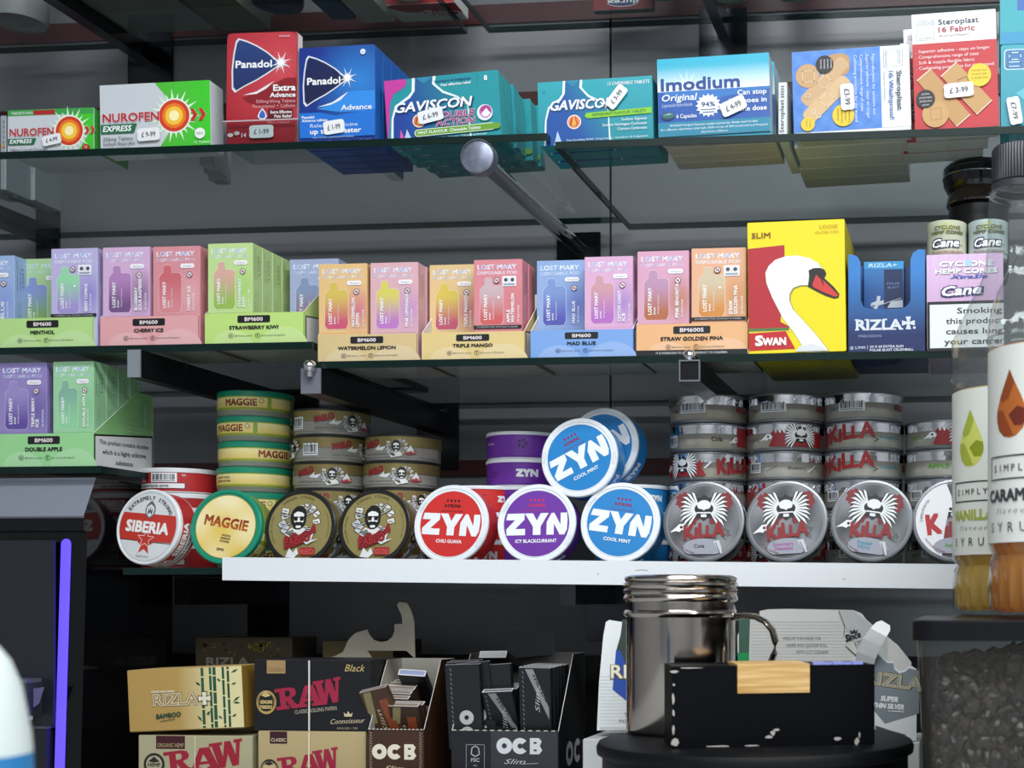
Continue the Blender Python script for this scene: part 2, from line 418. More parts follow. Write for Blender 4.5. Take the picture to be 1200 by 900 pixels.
bracket(365, 440, 1.108, 0.0175, 0.0215, 0, 'black square bracket with a chrome ball under the watermelon lemon tray', Z2R-GT-0.0005, None, mat('grey_cap', '#6c6e78', rough=0.3))
bracket(808, 440, 1.100, 0.0175, 0.0175, 0, 'square bracket with an open black end under the golden pina tray', Z2R-GT-0.0005, None, None)
bracket(158, 435, 1.100, 0.0115, 0.0235, 0, 'square bracket with a pale metal end above the double apple tray', Z2L-GT-0.0005, None, mat('pale_cap', '#a5adb5', rough=0.3, metal=0.6))
bracket(214, 700, 1.227, 0.0165, 0.026, 0, 'black bracket under the left end of the white edge board', Z3-GT-0.0005, None, None)
bracket(666, 700, 1.243, 0.0145, 0.026, 0, 'bracket with a pale end under the middle of the white edge board', Z3-GT-0.0005, None, mat('pale_cap2', '#5b5d62', rough=0.4, metal=0.5))
def wall_fit(px_, py, w_, h_, ml, label, m=None):
    q = Pt(px_, py, YW); b = MB(); b.box(q.x-w_/2, q.x+w_/2, YW-0.005, YW-0.0004, q.z-h_/2, q.z+h_/2, '#ffffff'); return q
# chrome studs on the second level bracket fronts
for px_, py, lab in ((365, 430, 'small chrome ball stud at the corner of the watermelon lemon tray'), (809, 418, 'small chrome ball stud in front of the golden pina tray')):
    q = Pt(px_, py, 1.106); b = MB(); rr = 0.0056
    b.lathe([(0, -rr*1.6), (rr*0.5, -rr*1.6), (rr*0.5, -rr*0.8)]+[(rr*math.cos(R(a)), rr*math.sin(R(a))) for a in range(-60, 90, 15)]+[(0, rr)], '#ffffff', 24)
    o = b.build('ball_stud', CHROME, None, smooth=True, loc=(q.x, 1.103, q.z)); tag(o, lab, 'stud')
# square frame end at 808
q = Pt(808, 438, 1.098); b = MB(); e = 0.0012; s_ = 0.0088
t = thing('tube_end', (q.x, 1.098, Z2R-GT-0.0005-0.0176), 'chrome square frame on the open bracket end below the golden pina tray', 'cap')
for xx0, xx1, zz0, zz1 in ((-s_, s_, 0, e), (-s_, s_, 2*s_-e, 2*s_), (-s_, -s_+e, e, 2*s_-e), (s_-e, s_, e, 2*s_-e)):
    b.box(xx0, xx1, 0, 0.0018, zz0, zz1, '#ffffff')
b.build('frame', STEEL, t)
# round rod of the upper shelf
c = Pt(562, 185, 1.098); t = thing('shelf_rod', (c.x, YW-0.004, Z1L-GT-0.0168), 'round chrome rod with a scuffed disc end holding the medicine shelf', 'bracket', None)
zc = 0.0
b = MB(); b.lathe([(0, 0), (0.0075, 0), (0.0075, 0.282), (0, 0.282)], '#ffffff', 24); b.build('rod', CHROME, t, smooth=True, rot=(R(90), 0, 0), loc=(0, 0, -0.001))
b = MB(); b.lathe([(0, 0), (0.0142, 0), (0.0142, 0.009), (0.0134, 0.0095), (0, 0.0095)], '#ffffff', 40)
DISC = mat('scuffed_disc', '#8e93a6', rough=0.35, metal=0.7, var=0.55, bscale=160)
b.build('disc_end', DISC, t, smooth=True, rot=(R(90), 0, 0), loc=(0, -0.283, -0.001))
b = MB(); b.lathe([(0.0134, 0), (0.0145, 0), (0.0145, 0.0012), (0.0134, 0.0012)], '#ffffff', 40); b.build('disc_rim', CHROME, t, rot=(R(90), 0, 0), loc=(0, -0.2922, -0.001))
b = MB(); b.box(-0.022, 0.024, 0.0, 0.0035, -0.037, 0.014, '#ffffff'); b.build('wall_plate', mat('smoked_plate', '#23292b', rough=0.15, metal=0.7), t)
# large bars under the top shelf
def bar(px_end, py_end, label, sw, sh, m, plate=(0.048, 0.058), poff=-0.012):
    q = Pt(px_end, py_end, YW); t = thing('support_bar', (q.x, YW-0.004, q.z), label, 'bracket')
    b = MB(); b.box(-sw/2, sw/2, -0.30, 0, 0, sh, '#ffffff'); b.build('bar', m, t)
    b = MB(); b.box(-plate[0]/2, plate[0]/2, 0, 0.0035, poff-plate[1]/2, poff+plate[1]/2, '#ffffff'); b.build('wall_plate', DSTEEL, t)
    g = MB(); g.box(-plate[0]/2, plate[0]/2, -0.0012, -0.0002, poff+plate[1]*0.2, poff+plate[1]*0.34, '#ffffff')
    return t
bar(178, 78, 'dark steel bar at the top left running back to the wall', 0.014, 0.022, mat('bar_steel', '#55575c', rough=0.22, metal=1.0), (0.05, 0.075), 0.0)
bar(848, 44, 'square steel bar with a mirror plate at the top right', 0.011, 0.022, STEEL, (0.05, 0.056), 0.0)
bar(58, 287, 'black bar below the medicine shelf at the left edge', 0.016, 0.018, BLACKP, (0.026, 0.075), 0.02)
# ================================================================== TOP SHELF: MEDICINE CARTONS
W_ = '#f2f4f5'
G1 = 'cartons on the medicine shelf'
def nurofen(p, x0, y0, x1, y1, small=False):
    w, h = x1-x0, y1-y0
    X = lambda f: x0+w*f
    Y = lambda f: y0+h*f
    p.rect(x0, y0, x1, y1, '#c9ced3'); L = p.L
    g = hgrad('#52b83a', '#3ecb2e', X(0.5), X(1))
    if small:
        p.poly([(X(.62), Y(0)), (X(1), Y(0)), (X(1), Y(1)), (X(.8), Y(1)), (X(.95), Y(.55))], g, ml=10)
        p.rect(X(0), Y(0), X(1), Y(.13), '#3f9f4b'); p.rect(X(.3), Y(.02), X(.55), Y(.12), '#b0252a', r=1)
        p.text('TARGETS PAIN', X(.04), Y(.1), h*.06, W_, w=w*.25)
    else:
        p.poly([(X(.5), Y(0)), (X(1), Y(0)), (X(1), Y(1)), (X(.52), Y(1)), (X(.66), Y(.66)), (X(.66), Y(.33))], g, ml=10)
    cx, cy, r = (X(.72), Y(.5), h*.32) if small else (X(.675), Y(.5), h*.235)
    for k in range(22):
        a = k*360/22+3; q = r*(1.45 if k % 2 else 1.75)
        p.L = L+3; p.poly([(cx+r*.9*math.cos(R(a-7)), cy+r*.9*math.sin(R(a-7))), (cx+q*math.cos(R(a)), cy+q*math.sin(R(a))), (cx+r*.9*math.cos(R(a+7)), cy+r*.9*math.sin(R(a+7)))], '#d8f2d6')
    p.disc(cx, cy, r*1.1, '#e9f3e4')
    for q, c in ((1, '#d23c22'), (.78, '#f07a26'), (.58, '#f9c93a'), (.33, '#fff3b8')): p.disc(cx, cy, r*q, c)
    for k in range(2):
        ax = X(.82)+k*h*.13 if not small else X(.9)+k*h*.13; s = h*.09
        for dx, c in ((0.5, '#e9d7d0'), (0, '#c42b24')):
            p.poly([(ax-dx, cy-s), (ax+s*.6, cy-s), (ax+s*1.3+dx, cy), (ax+s*.6, cy+s), (ax-dx, cy+s), (ax+s*.6, cy)], c)
    tw = w*.51; th = h*(.17 if small else .13)
    p.text('NUROFEN', X(.03), Y(.58 if small else .555), th, '#f6e8ea', w=tw, bold=.055)
    p.text('NUROFEN', X(.03), Y(.58 if small else .555), th, '#b5232d', w=tw, bold=.03)
    yy = .76 if small else .71
    p.poly([(X(.01), Y(yy-.12)), (X(.34), Y(yy-.12)), (X(.31), Y(yy+.015)), (X(.01), Y(yy+.015))], '#1f6b45')
    p.text('EXPRESS', X(.03), Y(yy-.015), h*.085, W_, w=w*.26, bold=.03, shear=.2)
    if small:
        p.text('200mg Liquid Capsules', X(.03), Y(.93), h*.075, '#34383f', w=w*.44)
        p.disc(X(.92), Y(.88), h*.09, '#b8231f', ry=h*.07); p.text('12', X(.92), Y(.9), h*.06, W_, al='c')
    else:
        p.text('256mg Tablets', X(.03), Y(.83), h*.055, '#4a4e55', w=w*.27); p.text('Sodium Ibuprofen', X(.03), Y(.9), h*.055, '#4a4e55', w=w*.29)
        p.text('FAST RELIEF', X(.03), Y(.97), h*.045, '#7fae7b', w=w*.25)
        p.disc(X(.91), Y(.78), h*.08, '#f2f2ee'); p.text('NEO', X(.91), Y(.8), h*.04, '#2f7a35', al='c'); p.text('16 Tablets', X(.93), Y(.93), h*.045, '#dff1dc', al='c')
r_, f_ = carton('capsule_carton', 6, 113, 131, 184, 1.122, Z1L, 0.05, '#c9ced3', 'small green and silver capsule carton at the left end of the medicine shelf', group=G1, draw=lambda p: nurofen(p, 6, 131, 113, 184, True), cols={'top': '#55b04a', 'right': '#46a843'})
price(r_, f_, 63, 168, 24, 12, '£ 4-99', 10)
r_, f_ = carton('tablet_carton', 115, 250, 99, 178.5, 1.122, Z1L, 0.022, '#c9ced3', 'larger green and silver tablet carton with a red and yellow target', group=G1, draw=lambda p: nurofen(p, 115, 99, 250, 178.5), cols={'right': '#d8dde0', 'top': '#4fc03c'}, rotz=R(1), roll=R(-1))
price(r_, f_, 176, 160, 28, 15, '£ 9-99', 2)
for i, (x0, x1, yt, Y) in enumerate(((0, 7, 86, 1.215), (8, 20, 95, 1.24), (22, 41, 96, 1.25), (-24, -6, 84, 1.215))):
    def dr(p, x0=x0, x1=x1, yt=yt):
        p.L = 1
        p.disc((x0+x1)/2, 122, (x1-x0)*.28, '#c98b2a'); p.disc((x0+x1)/2, 122, (x1-x0)*.16, '#e9c34a')
        for k in range(7): p.rect(x1-3, yt+6+k*6, x1-2, yt+9+k*6, '#55585e'); p.L = 1
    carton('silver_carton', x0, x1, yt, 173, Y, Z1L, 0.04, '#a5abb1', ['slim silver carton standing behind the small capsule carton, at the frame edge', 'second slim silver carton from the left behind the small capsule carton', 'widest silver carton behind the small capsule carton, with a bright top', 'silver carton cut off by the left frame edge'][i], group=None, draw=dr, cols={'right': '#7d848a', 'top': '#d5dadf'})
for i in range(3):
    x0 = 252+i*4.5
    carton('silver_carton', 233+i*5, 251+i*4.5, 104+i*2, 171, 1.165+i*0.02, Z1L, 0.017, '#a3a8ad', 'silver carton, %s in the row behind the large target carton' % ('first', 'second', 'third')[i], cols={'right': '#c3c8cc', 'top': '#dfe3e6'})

def shield(p, x0, y0, w, h, c1, c2):
    X = lambda f: x0+w*f
    Y = lambda f: y0+h*f
    def blob(k, c):
        cx, cy = .42, .47
        pts = [(.13, 0), (.3, .05), (.5, .14), (.72, .27), (.93, .44), (.97, .5), (.9, .56), (.7, .68), (.5, .79), (.25, .9), (.07, 1), (.01, .93), (0, .6), (.03, .3), (.08, .06)]
        q = [(X(cx+(a-cx)*k), Y(cy+(b-cy)*k)) for a, b in pts]; p.poly(q, c, ml=12 if callable(c) else None)
    blob(1, '#dfe4ea'); blob(.93, '#59657a'); blob(.90, vgrad(c1, c2, y0, y0+h))
    cx, cy = X(.98), Y(.47)
    for k in range(16):
        a = k*22.5+5; q = w*(.22 if k % 2 else .12); e = w*.02
        p.poly([(cx+e*math.cos(R(a+90)), cy+e*math.sin(R(a+90))), (cx+q*math.cos(R(a)), cy+q*math.sin(R(a))), (cx-e*math.cos(R(a+90)), cy-e*math.sin(R(a+90)))], '#f4f6fa'); p.L -= 1
    p.L += 1; p.disc(cx, cy, w*.05, '#ffffff')
def panadol_red(p):
    x0, y0, x1, y1 = 262, 39, 349, 171
    p.poly(rrect(x0+1, y0+1, x1-1, y1-1, 8), lambda x, y: mixc('#a8202c', '#cf4651', 1-math.dist((x, y), (330, 78))/90), ml=9)
    for k in range(18):
        a = k*20+4; p.L = 2; e = .35
        p.poly([(329+e*math.cos(R(a+90)), 78+e*math.sin(R(a+90))), (329+24*math.cos(R(a)), 78+min(24, 24)*math.sin(R(a))), (329-e*math.cos(R(a+90)), 78-e*math.sin(R(a+90)))], '#dd7077')
    p.L = 4; p.poly([(282, 116), (300, 112), (322, 100), (335, 94), (349, 94), (349, 128), (310, 128), (290, 122)], '#8c1b25')
    p.poly([(283, 113), (300, 109), (322, 97), (312, 106), (300, 112)], '#e6e2e4')
    shield(p, 269, 46, 62, 64, '#26407c', '#1b2c5e')
    p.text('Panadol', 274.5, 81, 8.6, W_, w=44, bold=.035)
    p.text('Extra', 348, 109, 7.4, W_, w=27, bold=.04, al='r'); p.text('Advance', 348, 116.5, 5.5, W_, w=31, bold=.03, al='r')
    p.text('500mg/65mg Tablets', 348, 123, 4, '#e8a9ad', w=48, al='r'); p.text('Paracetamol + Caffeine', 348, 128.6, 4, '#e8a9ad', w=52, al='r')
    p.rect(315, 130.5, 345, 142, '#5d1018', r=1); p.text('Extra Effective', 344, 135.6, 3.4, W_, w=26, bold=.02, al='r'); p.text('Pain Relief', 344, 140.6, 3.4, W_, w=21, bold=.02, al='r')
    p.poly([(308, 129), (312, 134), (314, 139), (311, 142.5), (305.5, 142.5), (302, 139), (304, 134)], '#dfe8f4'); p.poly([(308, 131), (311, 135), (312, 139), (310, 141), (306, 141), (304, 139), (305, 135)], '#3a66b8')
    p.text('PARALGIN', 341, 46.5, 2.2, '#f0d4d6', w=13, al='r')
    p.disc(269, 160, 3.6, '#e9dcdc', ry=2.4, n=14); p.disc(277, 158, 3.6, '#d9c8c8', ry=2.4, n=14); p.text('14', 283, 163, 5.2, W_, bold=.02)
    p.text('Film coated', 315, 147.5, 2.6, '#e6b9bc', w=26)
r_, f_ = carton('painkiller_carton', 262, 349, 39.5, 172.5, 1.122, Z1L+0.0012, 0.011, '#9c222d', 'upright red painkiller carton with a navy shield and rounded corners', group=G1, draw=panadol_red, cols={'right': '#e6d8d8', 'top': '#b03b44'}, roll=R(0.6), bev=0.0015)
price(r_, f_, 308, 157, 30, 15, '£ 1-99', 1)
# clear tray of the red carton
c = Pt(306, 172, 1.1185); k = mpp(306, 1.12); t = thing('clear_tray', (c.x, 1.1175, Z1L), 'clear plastic lip tray holding the red painkiller carton', 'tray')
CLEARP = clear('clear_plastic', '#eef2f2', refl=1.45)
b = MB(); w2 = 46*k; hh = 30*k
for q in ((-w2, w2, 0, .0008, 0, hh), (-w2, w2, 0.0008, .05, 0, .0008), (-w2, -w2+.0008, .0008, .05, .0008, hh), (w2-.0008, w2, .0008, .05, .0008, hh)): b.box(*q, '#ffffff')
b.build('tray_body', CLEARP, t); b = MB(); b.box(-w2, w2, -.0004, .0, hh-.0012, hh, '#ffffff'); b.build('lip', mat('cloudy_lip', '#b9a8ac', rough=0.2), t)

def panadol_blue(p):
    x0, y0, x1, y1 = 350, 53.5, 442, 168.5
    p.poly([(x0, y0), (x1, y0), (x1, y1), (x0, y1)], lambda x, y: mixc('#2a80d0', '#0d2f86', math.dist((x, y), (425, 95))/62), ml=8)
    for k in range(20):
        a = k*18; p.L = 2; e = .3
        p.poly([(409+e*math.cos(R(a+90)), 92+e*math.sin(R(a+90))), (409+30*math.cos(R(a)), 92+30*math.sin(R(a))), (409-e*math.cos(R(a+90)), 92-e*math.sin(R(a+90)))], '#3f8fdc')
    p.L = 4; p.poly([(370, 126), (390, 121), (412, 107), (442, 107), (442, 131), (400, 131)], '#2f8be0'); p.poly([(371, 124), (390, 119), (410, 107), (400, 117), (388, 122)], '#dfe6ee')
    shield(p, 354, 63, 56, 60, '#0d1f56', '#0a1740')
    p.text('Panadol', 360, 97.5, 8.4, W_, w=40, bold=.035); p.text('Advance', 401, 129, 6.4, W_, w=37, bold=.02)
    p.poly([(350, 130.5), (375, 130.5), (395, 135), (442, 129), (442, 160), (350, 160)], '#1a70cf'); p.text('Panadol', 353, 137, 3.2, W_, bold=.03, w=15); p.text('Advance tablets', 353, 141, 3.2, W_, bold=.02, w=31)
    p.text('Release medicine', 363, 148, 4.6, '#d7e6f8', w=58); p.text('up to 5x faster', 363, 155.5, 6, W_, w=62, bold=.03); p.text('than standard paracetamol tablets', 366, 161, 2.4, '#a8c8ee', w=50)
    p.text('Contains paracetamol. For pain relief. Always read the label.', 354, 166, 2.2, '#c8d8ee', w=84)
    p.disc(428.5, 62, 3.2, '#e8edf4'); p.text('gsk', 428.5, 63, 1.8, '#3d5a9c', al='c')
pb, f_ = carton('painkiller_carton', 350, 442, 53.5, 168.5, 1.122, Z1L, 0.0145, '#1a4fa5', 'front one of the upright blue painkiller cartons with a navy shield', group=None, draw=panadol_blue, cols={'right': '#1d62b9', 'top': '#dfe4ea'}, rotz=R(0), roll=R(-.7))
c0 = Pt(396, 300, 1.122)
for i, nm in enumerate(('second', 'third', 'fourth', 'fifth')):
    clone(pb, (pb.location.x, pb.location.y+.0165*(i+1), Z1L), '%s blue painkiller carton from the front, showing only its right edge' % nm)
price(pb, f_, 393, 149, 26, 16, '£ 1-99', 6)
carton('white_carton', 449, 463, 88, 160, 1.206, Z1L, 0.02, '#e3e7ec', 'small white carton peeping out behind the blue painkiller row', cols={'right': '#2b4ea5'})

def body_fig(p, x0, y0, w, h, bg, fig):
    X = lambda f: x0+w*f
    Y = lambda f: y0+h*f
    p.poly([(X(0), Y(1)), (X(.02), Y(.6)), (X(.06), Y(.4)), (X(.2), Y(.27)), (X(.24), Y(.2)), (X(.25), Y(0)), (X(.49), Y(0)), (X(.48), Y(.12)), (X(.56), Y(.24)), (X(.7), Y(.34)), (X(.8), Y(.5)), (X(.82), Y(1))], '#e8f3f4')
    p.poly([(X(.025), Y(1)), (X(.04), Y(.6)), (X(.08), Y(.42)), (X(.22), Y(.3)), (X(.27), Y(.2)), (X(.28), Y(0)), (X(.46), Y(0)), (X(.45), Y(.12)), (X(.55), Y(.27)), (X(.7), Y(.37)), (X(.79), Y(.5)), (X(.8), Y(1))], fig, ml=14)
    p.poly([(X(.125), Y(1)), (X(.17), Y(.78)), (X(.23), Y(1))], '#b9cfe8'); p.poly([(X(.28), Y(0)), (X(.37), Y(.1)), (X(.46), Y(0))], '#2a86a8')
def flame(p, cx, cy, r):
    p.disc(cx, cy, r, '#f0dcd0', n=18); p.disc(cx, cy, r*.82, '#d9875a', n=18)
    for dx, s, c in ((-.3, .7, '#c2421c'), (.25, .9, '#d2561e'), (0, .7, '#e7b04a')):
        p.poly([(cx+(dx-.35)*r, cy+.45*r), (cx+(dx-.25)*r, cy), (cx+dx*r, cy-s*r), (cx+(dx+.2)*r, cy-.1*r), (cx+(dx+.35)*r, cy+.3*r), (cx+dx*r, cy+.6*r)], c)
def gav1(p):
    p.rect(452, 94, 590, 170, '#17929c')
    body_fig(p, 456, 94, 120, 76, '', lambda x, y: mixc('#1a3f9a', '#14878f', (x-470)/75+((94-y)/76)*.1)); L = p.L
    p.poly([(452, 94), (479, 94), (479, 101), (472, 106), (463, 110), (458, 120), (455, 150), (452, 170)], '#c63a9c'); p.poly([(466, 170), (469, 153), (475, 170)], '#d55aa8')
    p.text('Heartburn & Indigestion', 557, 102, 3.2, '#1a4f86', w=44, bold=.02, al='r'); p.text('Fast effective relief', 557, 107, 3.2, W_, w=36, bold=.02, al='r')
    p.text('8', 575, 105, 6, W_, bold=.03, al='c'); p.line([(565, 96), (565, 110)], .3, '#0f7280')
    p.text('GAVISCON', 464, 134, 11.5, '#0f3d6e', w=95, bold=.05, shear=.22); p.text('GAVISCON', 463.5, 133, 11.5, W_, w=94, bold=.03, shear=.22)
    flame(p, 492, 145, 8)
    for c, bo in (('#f4e6ee', .06), ('#9c2a78', .02)):
        p.text('DOUBLE', 507, 144.5, 7.4, c, w=53, bold=bo, shear=.2); p.text('ACTION', 512, 153.5, 7.4, c, w=48, bold=bo, shear=.2)
    p.disc(572, 143, 9.5, '#dfeef0'); p.disc(573, 142, 7.5, '#b3408c'); p.poly([(566, 146), (574, 138), (581, 147), (577, 151), (569, 151)], '#e9eef2'); p.ring(573, 143, 5, 6.5, '#d87ab4', a0=20, a1=200)
    p.rect(486, 155.5, 584, 164, '#e6f0da', r=4); p.rect(487, 156.3, 590, 163.2, '#6da22f', r=3.4); p.text('MINT FLAVOUR  Chewable Tablets', 490, 161.4, 3.6, W_, w=76, bold=.02, shear=.1)
    p.text('Sodium alginate  Sodium bicarbonate  Calcium carbonate', 477, 168.6, 2.6, '#cfe8ee', w=96)
g1, f_ = carton('antacid_carton', 452, 590, 94, 170, 1.128, Z1L, 0.015, '#17929c', 'front teal and magenta mint antacid carton beside the blue painkiller row', draw=gav1, cols={'top': '#3aa3a8', 'right': '#41aeb2'}, roll=R(-3.5), bev=.001)
g1.location.z += 0.0026
price(g1, f_, 507, 141, 31, 15, '£ 6-99', 8)
for i, nm in enumerate(('second', 'third', 'fourth', 'fifth', 'sixth')):
    q = clone(g1, (g1.location.x+.002*i-(.004 if i == 2 else 0), g1.location.y+.0165*(i+1), Z1L+.0026), '%s mint antacid carton from the front, its green stripe showing past the first' % nm, only=('carton', 'front_print'))
    q.rotation_euler = (0, R(-3.5+.2*i), R(2.2*i*.2))
def gav2(p):
    x0, y0, x1, y1 = 630, 102, 767, 177
    p.rect(x0, y0, x1, y1, vgrad('#2aa3b0', '#198d9b', y0, y1), ml=20)
    body_fig(p, 636, 102, 98, 75, '', lambda x, y: mixc('#1450a0', '#17929c', ((x-650)+(110-y)*.5)/60))
    p.text('12 CHEWABLE TABLETS', 764, 110.5, 4, W_, w=50, bold=.01, al='r', shear=.15)
    p.text('GAVISCON', 645.5, 137, 11.5, '#0f4d76', w=79, bold=.05, shear=.22); p.text('GAVISCON', 645, 136, 11.5, W_, w=78, bold=.03, shear=.22)
    flame(p, 673, 151, 8.5)
    p.poly([(688, 141.5), (766, 139), (766, 146), (689, 148), (686, 145)], '#86c832'); p.text('PEPPERMINT FLAVOUR TABLETS', 695, 146, 3.4, '#215a2e', w=64, bold=.01, shear=.1, rot=1.5)
    for k, s in enumerate(('Sodium Alginate', 'Sodium Hydrogen Carbonate', 'Calcium Carbonate')): p.text(s, 760, 153+k*5.5, 3.4, W_, w=(30, 53, 35)[k], al='r', shear=.1)
    p.text('Fast Soothing Relief  Long Lasting  Heartburn & Indigestion', 664, 173.5, 2.6, '#d6ecf0', w=97, shear=.1); p.text('U', 636.5, 115, 3, '#167c88')
g2, f_ = carton('antacid_carton', 630, 767, 102, 176.5, 1.122, Z1R, 0.020, '#1f97a4', 'teal peppermint antacid carton with a tilted price sticker on its name', draw=gav2, cols={'top': '#53b5bd', 'right': '#2f8f99'}, roll=R(-1.4), bev=.001)
g2.location.z += .0015
price(g2, f_, 725, 125.5, 30, 14, '£ 3-99', 50)
for i, nm in enumerate(('second', 'third')):
    clone(g2, (g2.location.x-.001, g2.location.y+.022*(i+1), Z1R+.0015), '%s peppermint antacid carton from the front' % nm, only=('carton', 'front_print'))
def imod(p):
    x0, y0, x1, y1 = 771, 74, 904, 166
    p.rect(x0, y0, x1, y1, lambda x, y: mixc('#e9f3f6', '#2cb0cd', max((112-y)/28, (y-112)/9 if y > 112 else 0) if y < 114 else 0), ml=6)
    for k in range(15):
        a = 180+k*13; q = 22 if k % 2 else 13; p.L = 3
        p.poly([(806+1.2*math.cos(R(a+90)), 110+1.2*math.sin(R(a+90))), (806+q*math.cos(R(a)), 110+q*math.sin(R(a))), (806-1.2*math.cos(R(a+90)), 110-1.2*math.sin(R(a+90)))], '#e8f6fa')
    p.L = 5; p.rect(x0, 113, x1, 151, hgrad('#1c55a8', '#2a5aa8', x0, x1)); p.poly([(771, 113), (904, 113), (904, 116), (850, 122), (830, 130)], '#2f73bd')
    p.text('Imodium', 775.5, 111.5, 14.5, '#22408c', w=93, bold=.035)
    p.text('Original', 776, 124, 8.2, W_, w=42, shear=.18, bold=.015); p.text('Loperamide hydrochloride', 776, 131, 4.4, '#c8d6ee', w=36, shear=.2)
    for k, s in enumerate(('Can stop', 'diarrhoea in', 'one dose')): p.text(s, 900, 121.5+k*9.6, 6, W_, w=(34, 47, 33)[k], bold=.02, al='r')
    for k in range(16): a = k*22.5; p.L = 9; p.poly([(831+12*math.cos(R(a-9)), 131.5+11*math.sin(R(a-9))), (831+15.5*math.cos(R(a)), 131.5+14*math.sin(R(a))), (831+12*math.cos(R(a+9)), 131.5+11*math.sin(R(a+9)))], '#f3f5f8')
    p.disc(831, 131.5, 12.6, '#f3f5f8', ry=11.5); p.text('94%', 831, 133, 5.6, '#25427f', w=16, bold=.03, al='c'); p.rect(822, 136, 840, 137, '#25427f'); p.rect(824, 139, 838, 140, '#25427f')
    p.disc(782.5, 142, 8.4, '#14345c', ry=5); p.disc(783, 141, 7.5, '#2d6b6a', ry=3.6); p.poly([(777, 141), (784, 138.5), (789, 140)], '#9cb8b8')
    p.text('6 Capsules', 793, 145, 5, W_, w=24, bold=.01)
    p.rect(x0, 149.5, x1, 166, '#2184a2'); p.text('IMODIUM Original Capsules contain loperamide. Always read the label', 785, 154.5, 2.5, W_, w=104); p.text('For effective diarrhoea relief. July 2020 survey of 204 occasional and frequent', 774, 159, 2.5, W_, w=127); p.text('diarrhoea sufferers', 838, 163.6, 2.5, W_, w=32, al='c')
im, f_ = carton('capsule_carton', 771, 904, 74, 166, 1.122, Z1R, 0.018, '#2290ac', 'front turquoise and blue capsule carton with a white starburst', draw=imod, cols={'right': '#b9c6cd', 'top': '#67c3d5', 'bottom': '#e6dccc'}, roll=R(-1.4), H=0.0685)
im.location.z += .0018
p = Pr(lambda x, y, l: (x, .0+y, .00005-EPS*l)); wI = im['_w']/2
for k in range(9): p.rect(-.01+k*.0022, .003, -.0088+k*.0022, .015, '#5d5a55'); p.L -= 1
p.L += 1; p.text('Store below 25C', -wI+.006, .008, -.002, '#4d4a45', w=.03); p.text('LOT EXP', -wI+.008, .013, -.002, '#4d4a45', w=.02)
p.build('bottom_print', im)
price(im, f_, 861, 135, 31, 17, '£ 4-99', 22)
for i, nm in enumerate(('second', 'third', 'fourth')):
    clone(im, (im.location.x+.0015, im.location.y+.0195*(i+1), Z1R+.0018), '%s turquoise capsule carton from the front' % nm, only=('carton', 'front_print'))
# plasters
TAN = '#c9a272'
def plaster_w(p):                                     # drawn sideways
    x0, y0, x1, y1 = 930, 67, 1068, 162
    p.rect(x0, y0, x1, y1, lambda x, y: mixc('#3f78c8', '#5a90dc', .5+.5*math.sin(x*.31)*math.sin(y*.27+x*.1)), ml=6); L = p.L
    p.rect(1034, y0, x1, y1, '#edf0f3')
    p.poly(rrect(970, 72, 998, 98, 9), '#b98f5e', up=False); p.L += 1
    def strip(cx, cy, l, w2, a, c):
        ca, sa = math.cos(R(a)), math.sin(R(a))
        q = [(cx+u*ca+v*sa, cy-u*sa+v*ca) for u, v in rrect(-l/2, -w2/2, l/2, w2/2, w2*.35)]; p.poly(q, c)
        q = [(cx+u*ca+v*sa, cy-u*sa+v*ca) for u, v in rrect(-w2*.38, -w2*.34, w2*.38, w2*.34, .6)]; p.line(q, .7, '#e6cda6', closed=True); p.L += 1
    strip(968, 104, 70, 17, 44, '#c8a478'); p.disc(948, 96, 14, '#c39c6c'); p.line(rrect(942, 90, 956, 103, 1), .7, '#e6cda6', closed=True); strip(970, 125, 68, 18, 42, '#d2b083')
    for a_, b_ in ((948, 120), (954, 139), (960, 144)): p.ring(a_, b_, 2, 2.8, '#e8d9bd', n=12)
    p.disc(968.5, 84, 10.5, '#15161a'); p.disc(989, 145, 13, '#e6c52a'); p.disc(947, 153, 8.2, '#e6c52a')
    for k in range(4): p.text('tones', 963.5+k*4, 78, 2.4, '#d8dade', rot=-90, w=11); p.L -= 1
    for k in range(4): p.text('medical care', 982+k*4.4, 137, 2.4, '#6b5a1a', rot=-90, w=14+(k % 2)*3); p.L -= 1
    for k in range(2): p.text('Latex', 945+k*4, 148, 2.2, '#6b5a1a', rot=-90, w=9); p.L -= 1
    p.L += 1
    for k, s in enumerate(('. Hypo-allergenic for sensitive skin', '. Superior adhesive - stays on longer', '. Comprehensive range of sizes', '. Cushioning protection for the wound')): p.text(s, 1024-k*7, 73, 3.8, '#e3ecf8', rot=-90, w=(74, 78, 69, 81)[k])
    p.text('Steroplast', 1052.5, 97, 6.4, '#2e3542', rot=-90, w=46, bold=.02); p.text('16 Washproof', 1043.5, 97, 5.6, '#2d5aa8', rot=-90, w=56, bold=.02); p.text('Assorted Plasters', 1037, 97, 3, '#7d8796', rot=-90, w=34)
    p.line([(1038, 73), (1060, 73), (1060, 92), (1038, 92)], .5, '#7b8088', closed=True); p.text('Steroplast', 1040, 73.5, 2.4, '#5a5f68', rot=-90, w=18)
    for k in range(4): p.ring(1056, 75.5+k*4, 1.4, 1.9, '#8a8f97', n=8); p.L -= 1
pw, f_ = carton('plaster_carton', 930, 1068, 66.5, 162, 1.122, Z1R, 0.027, '#e5e9ed', 'blue and white plaster carton lying on its side, printing turned sideways', draw=plaster_w, cols={'right': '#e6e9ec', 'top': '#dfe6ef', 'bottom': '#eceae6'}, roll=R(-1.6), H=.0705)
pw.location.z += .0018
p = Pr(lambda x, y, l: (x, .0+y, .00005-EPS*l)); wI = pw['_w']/2
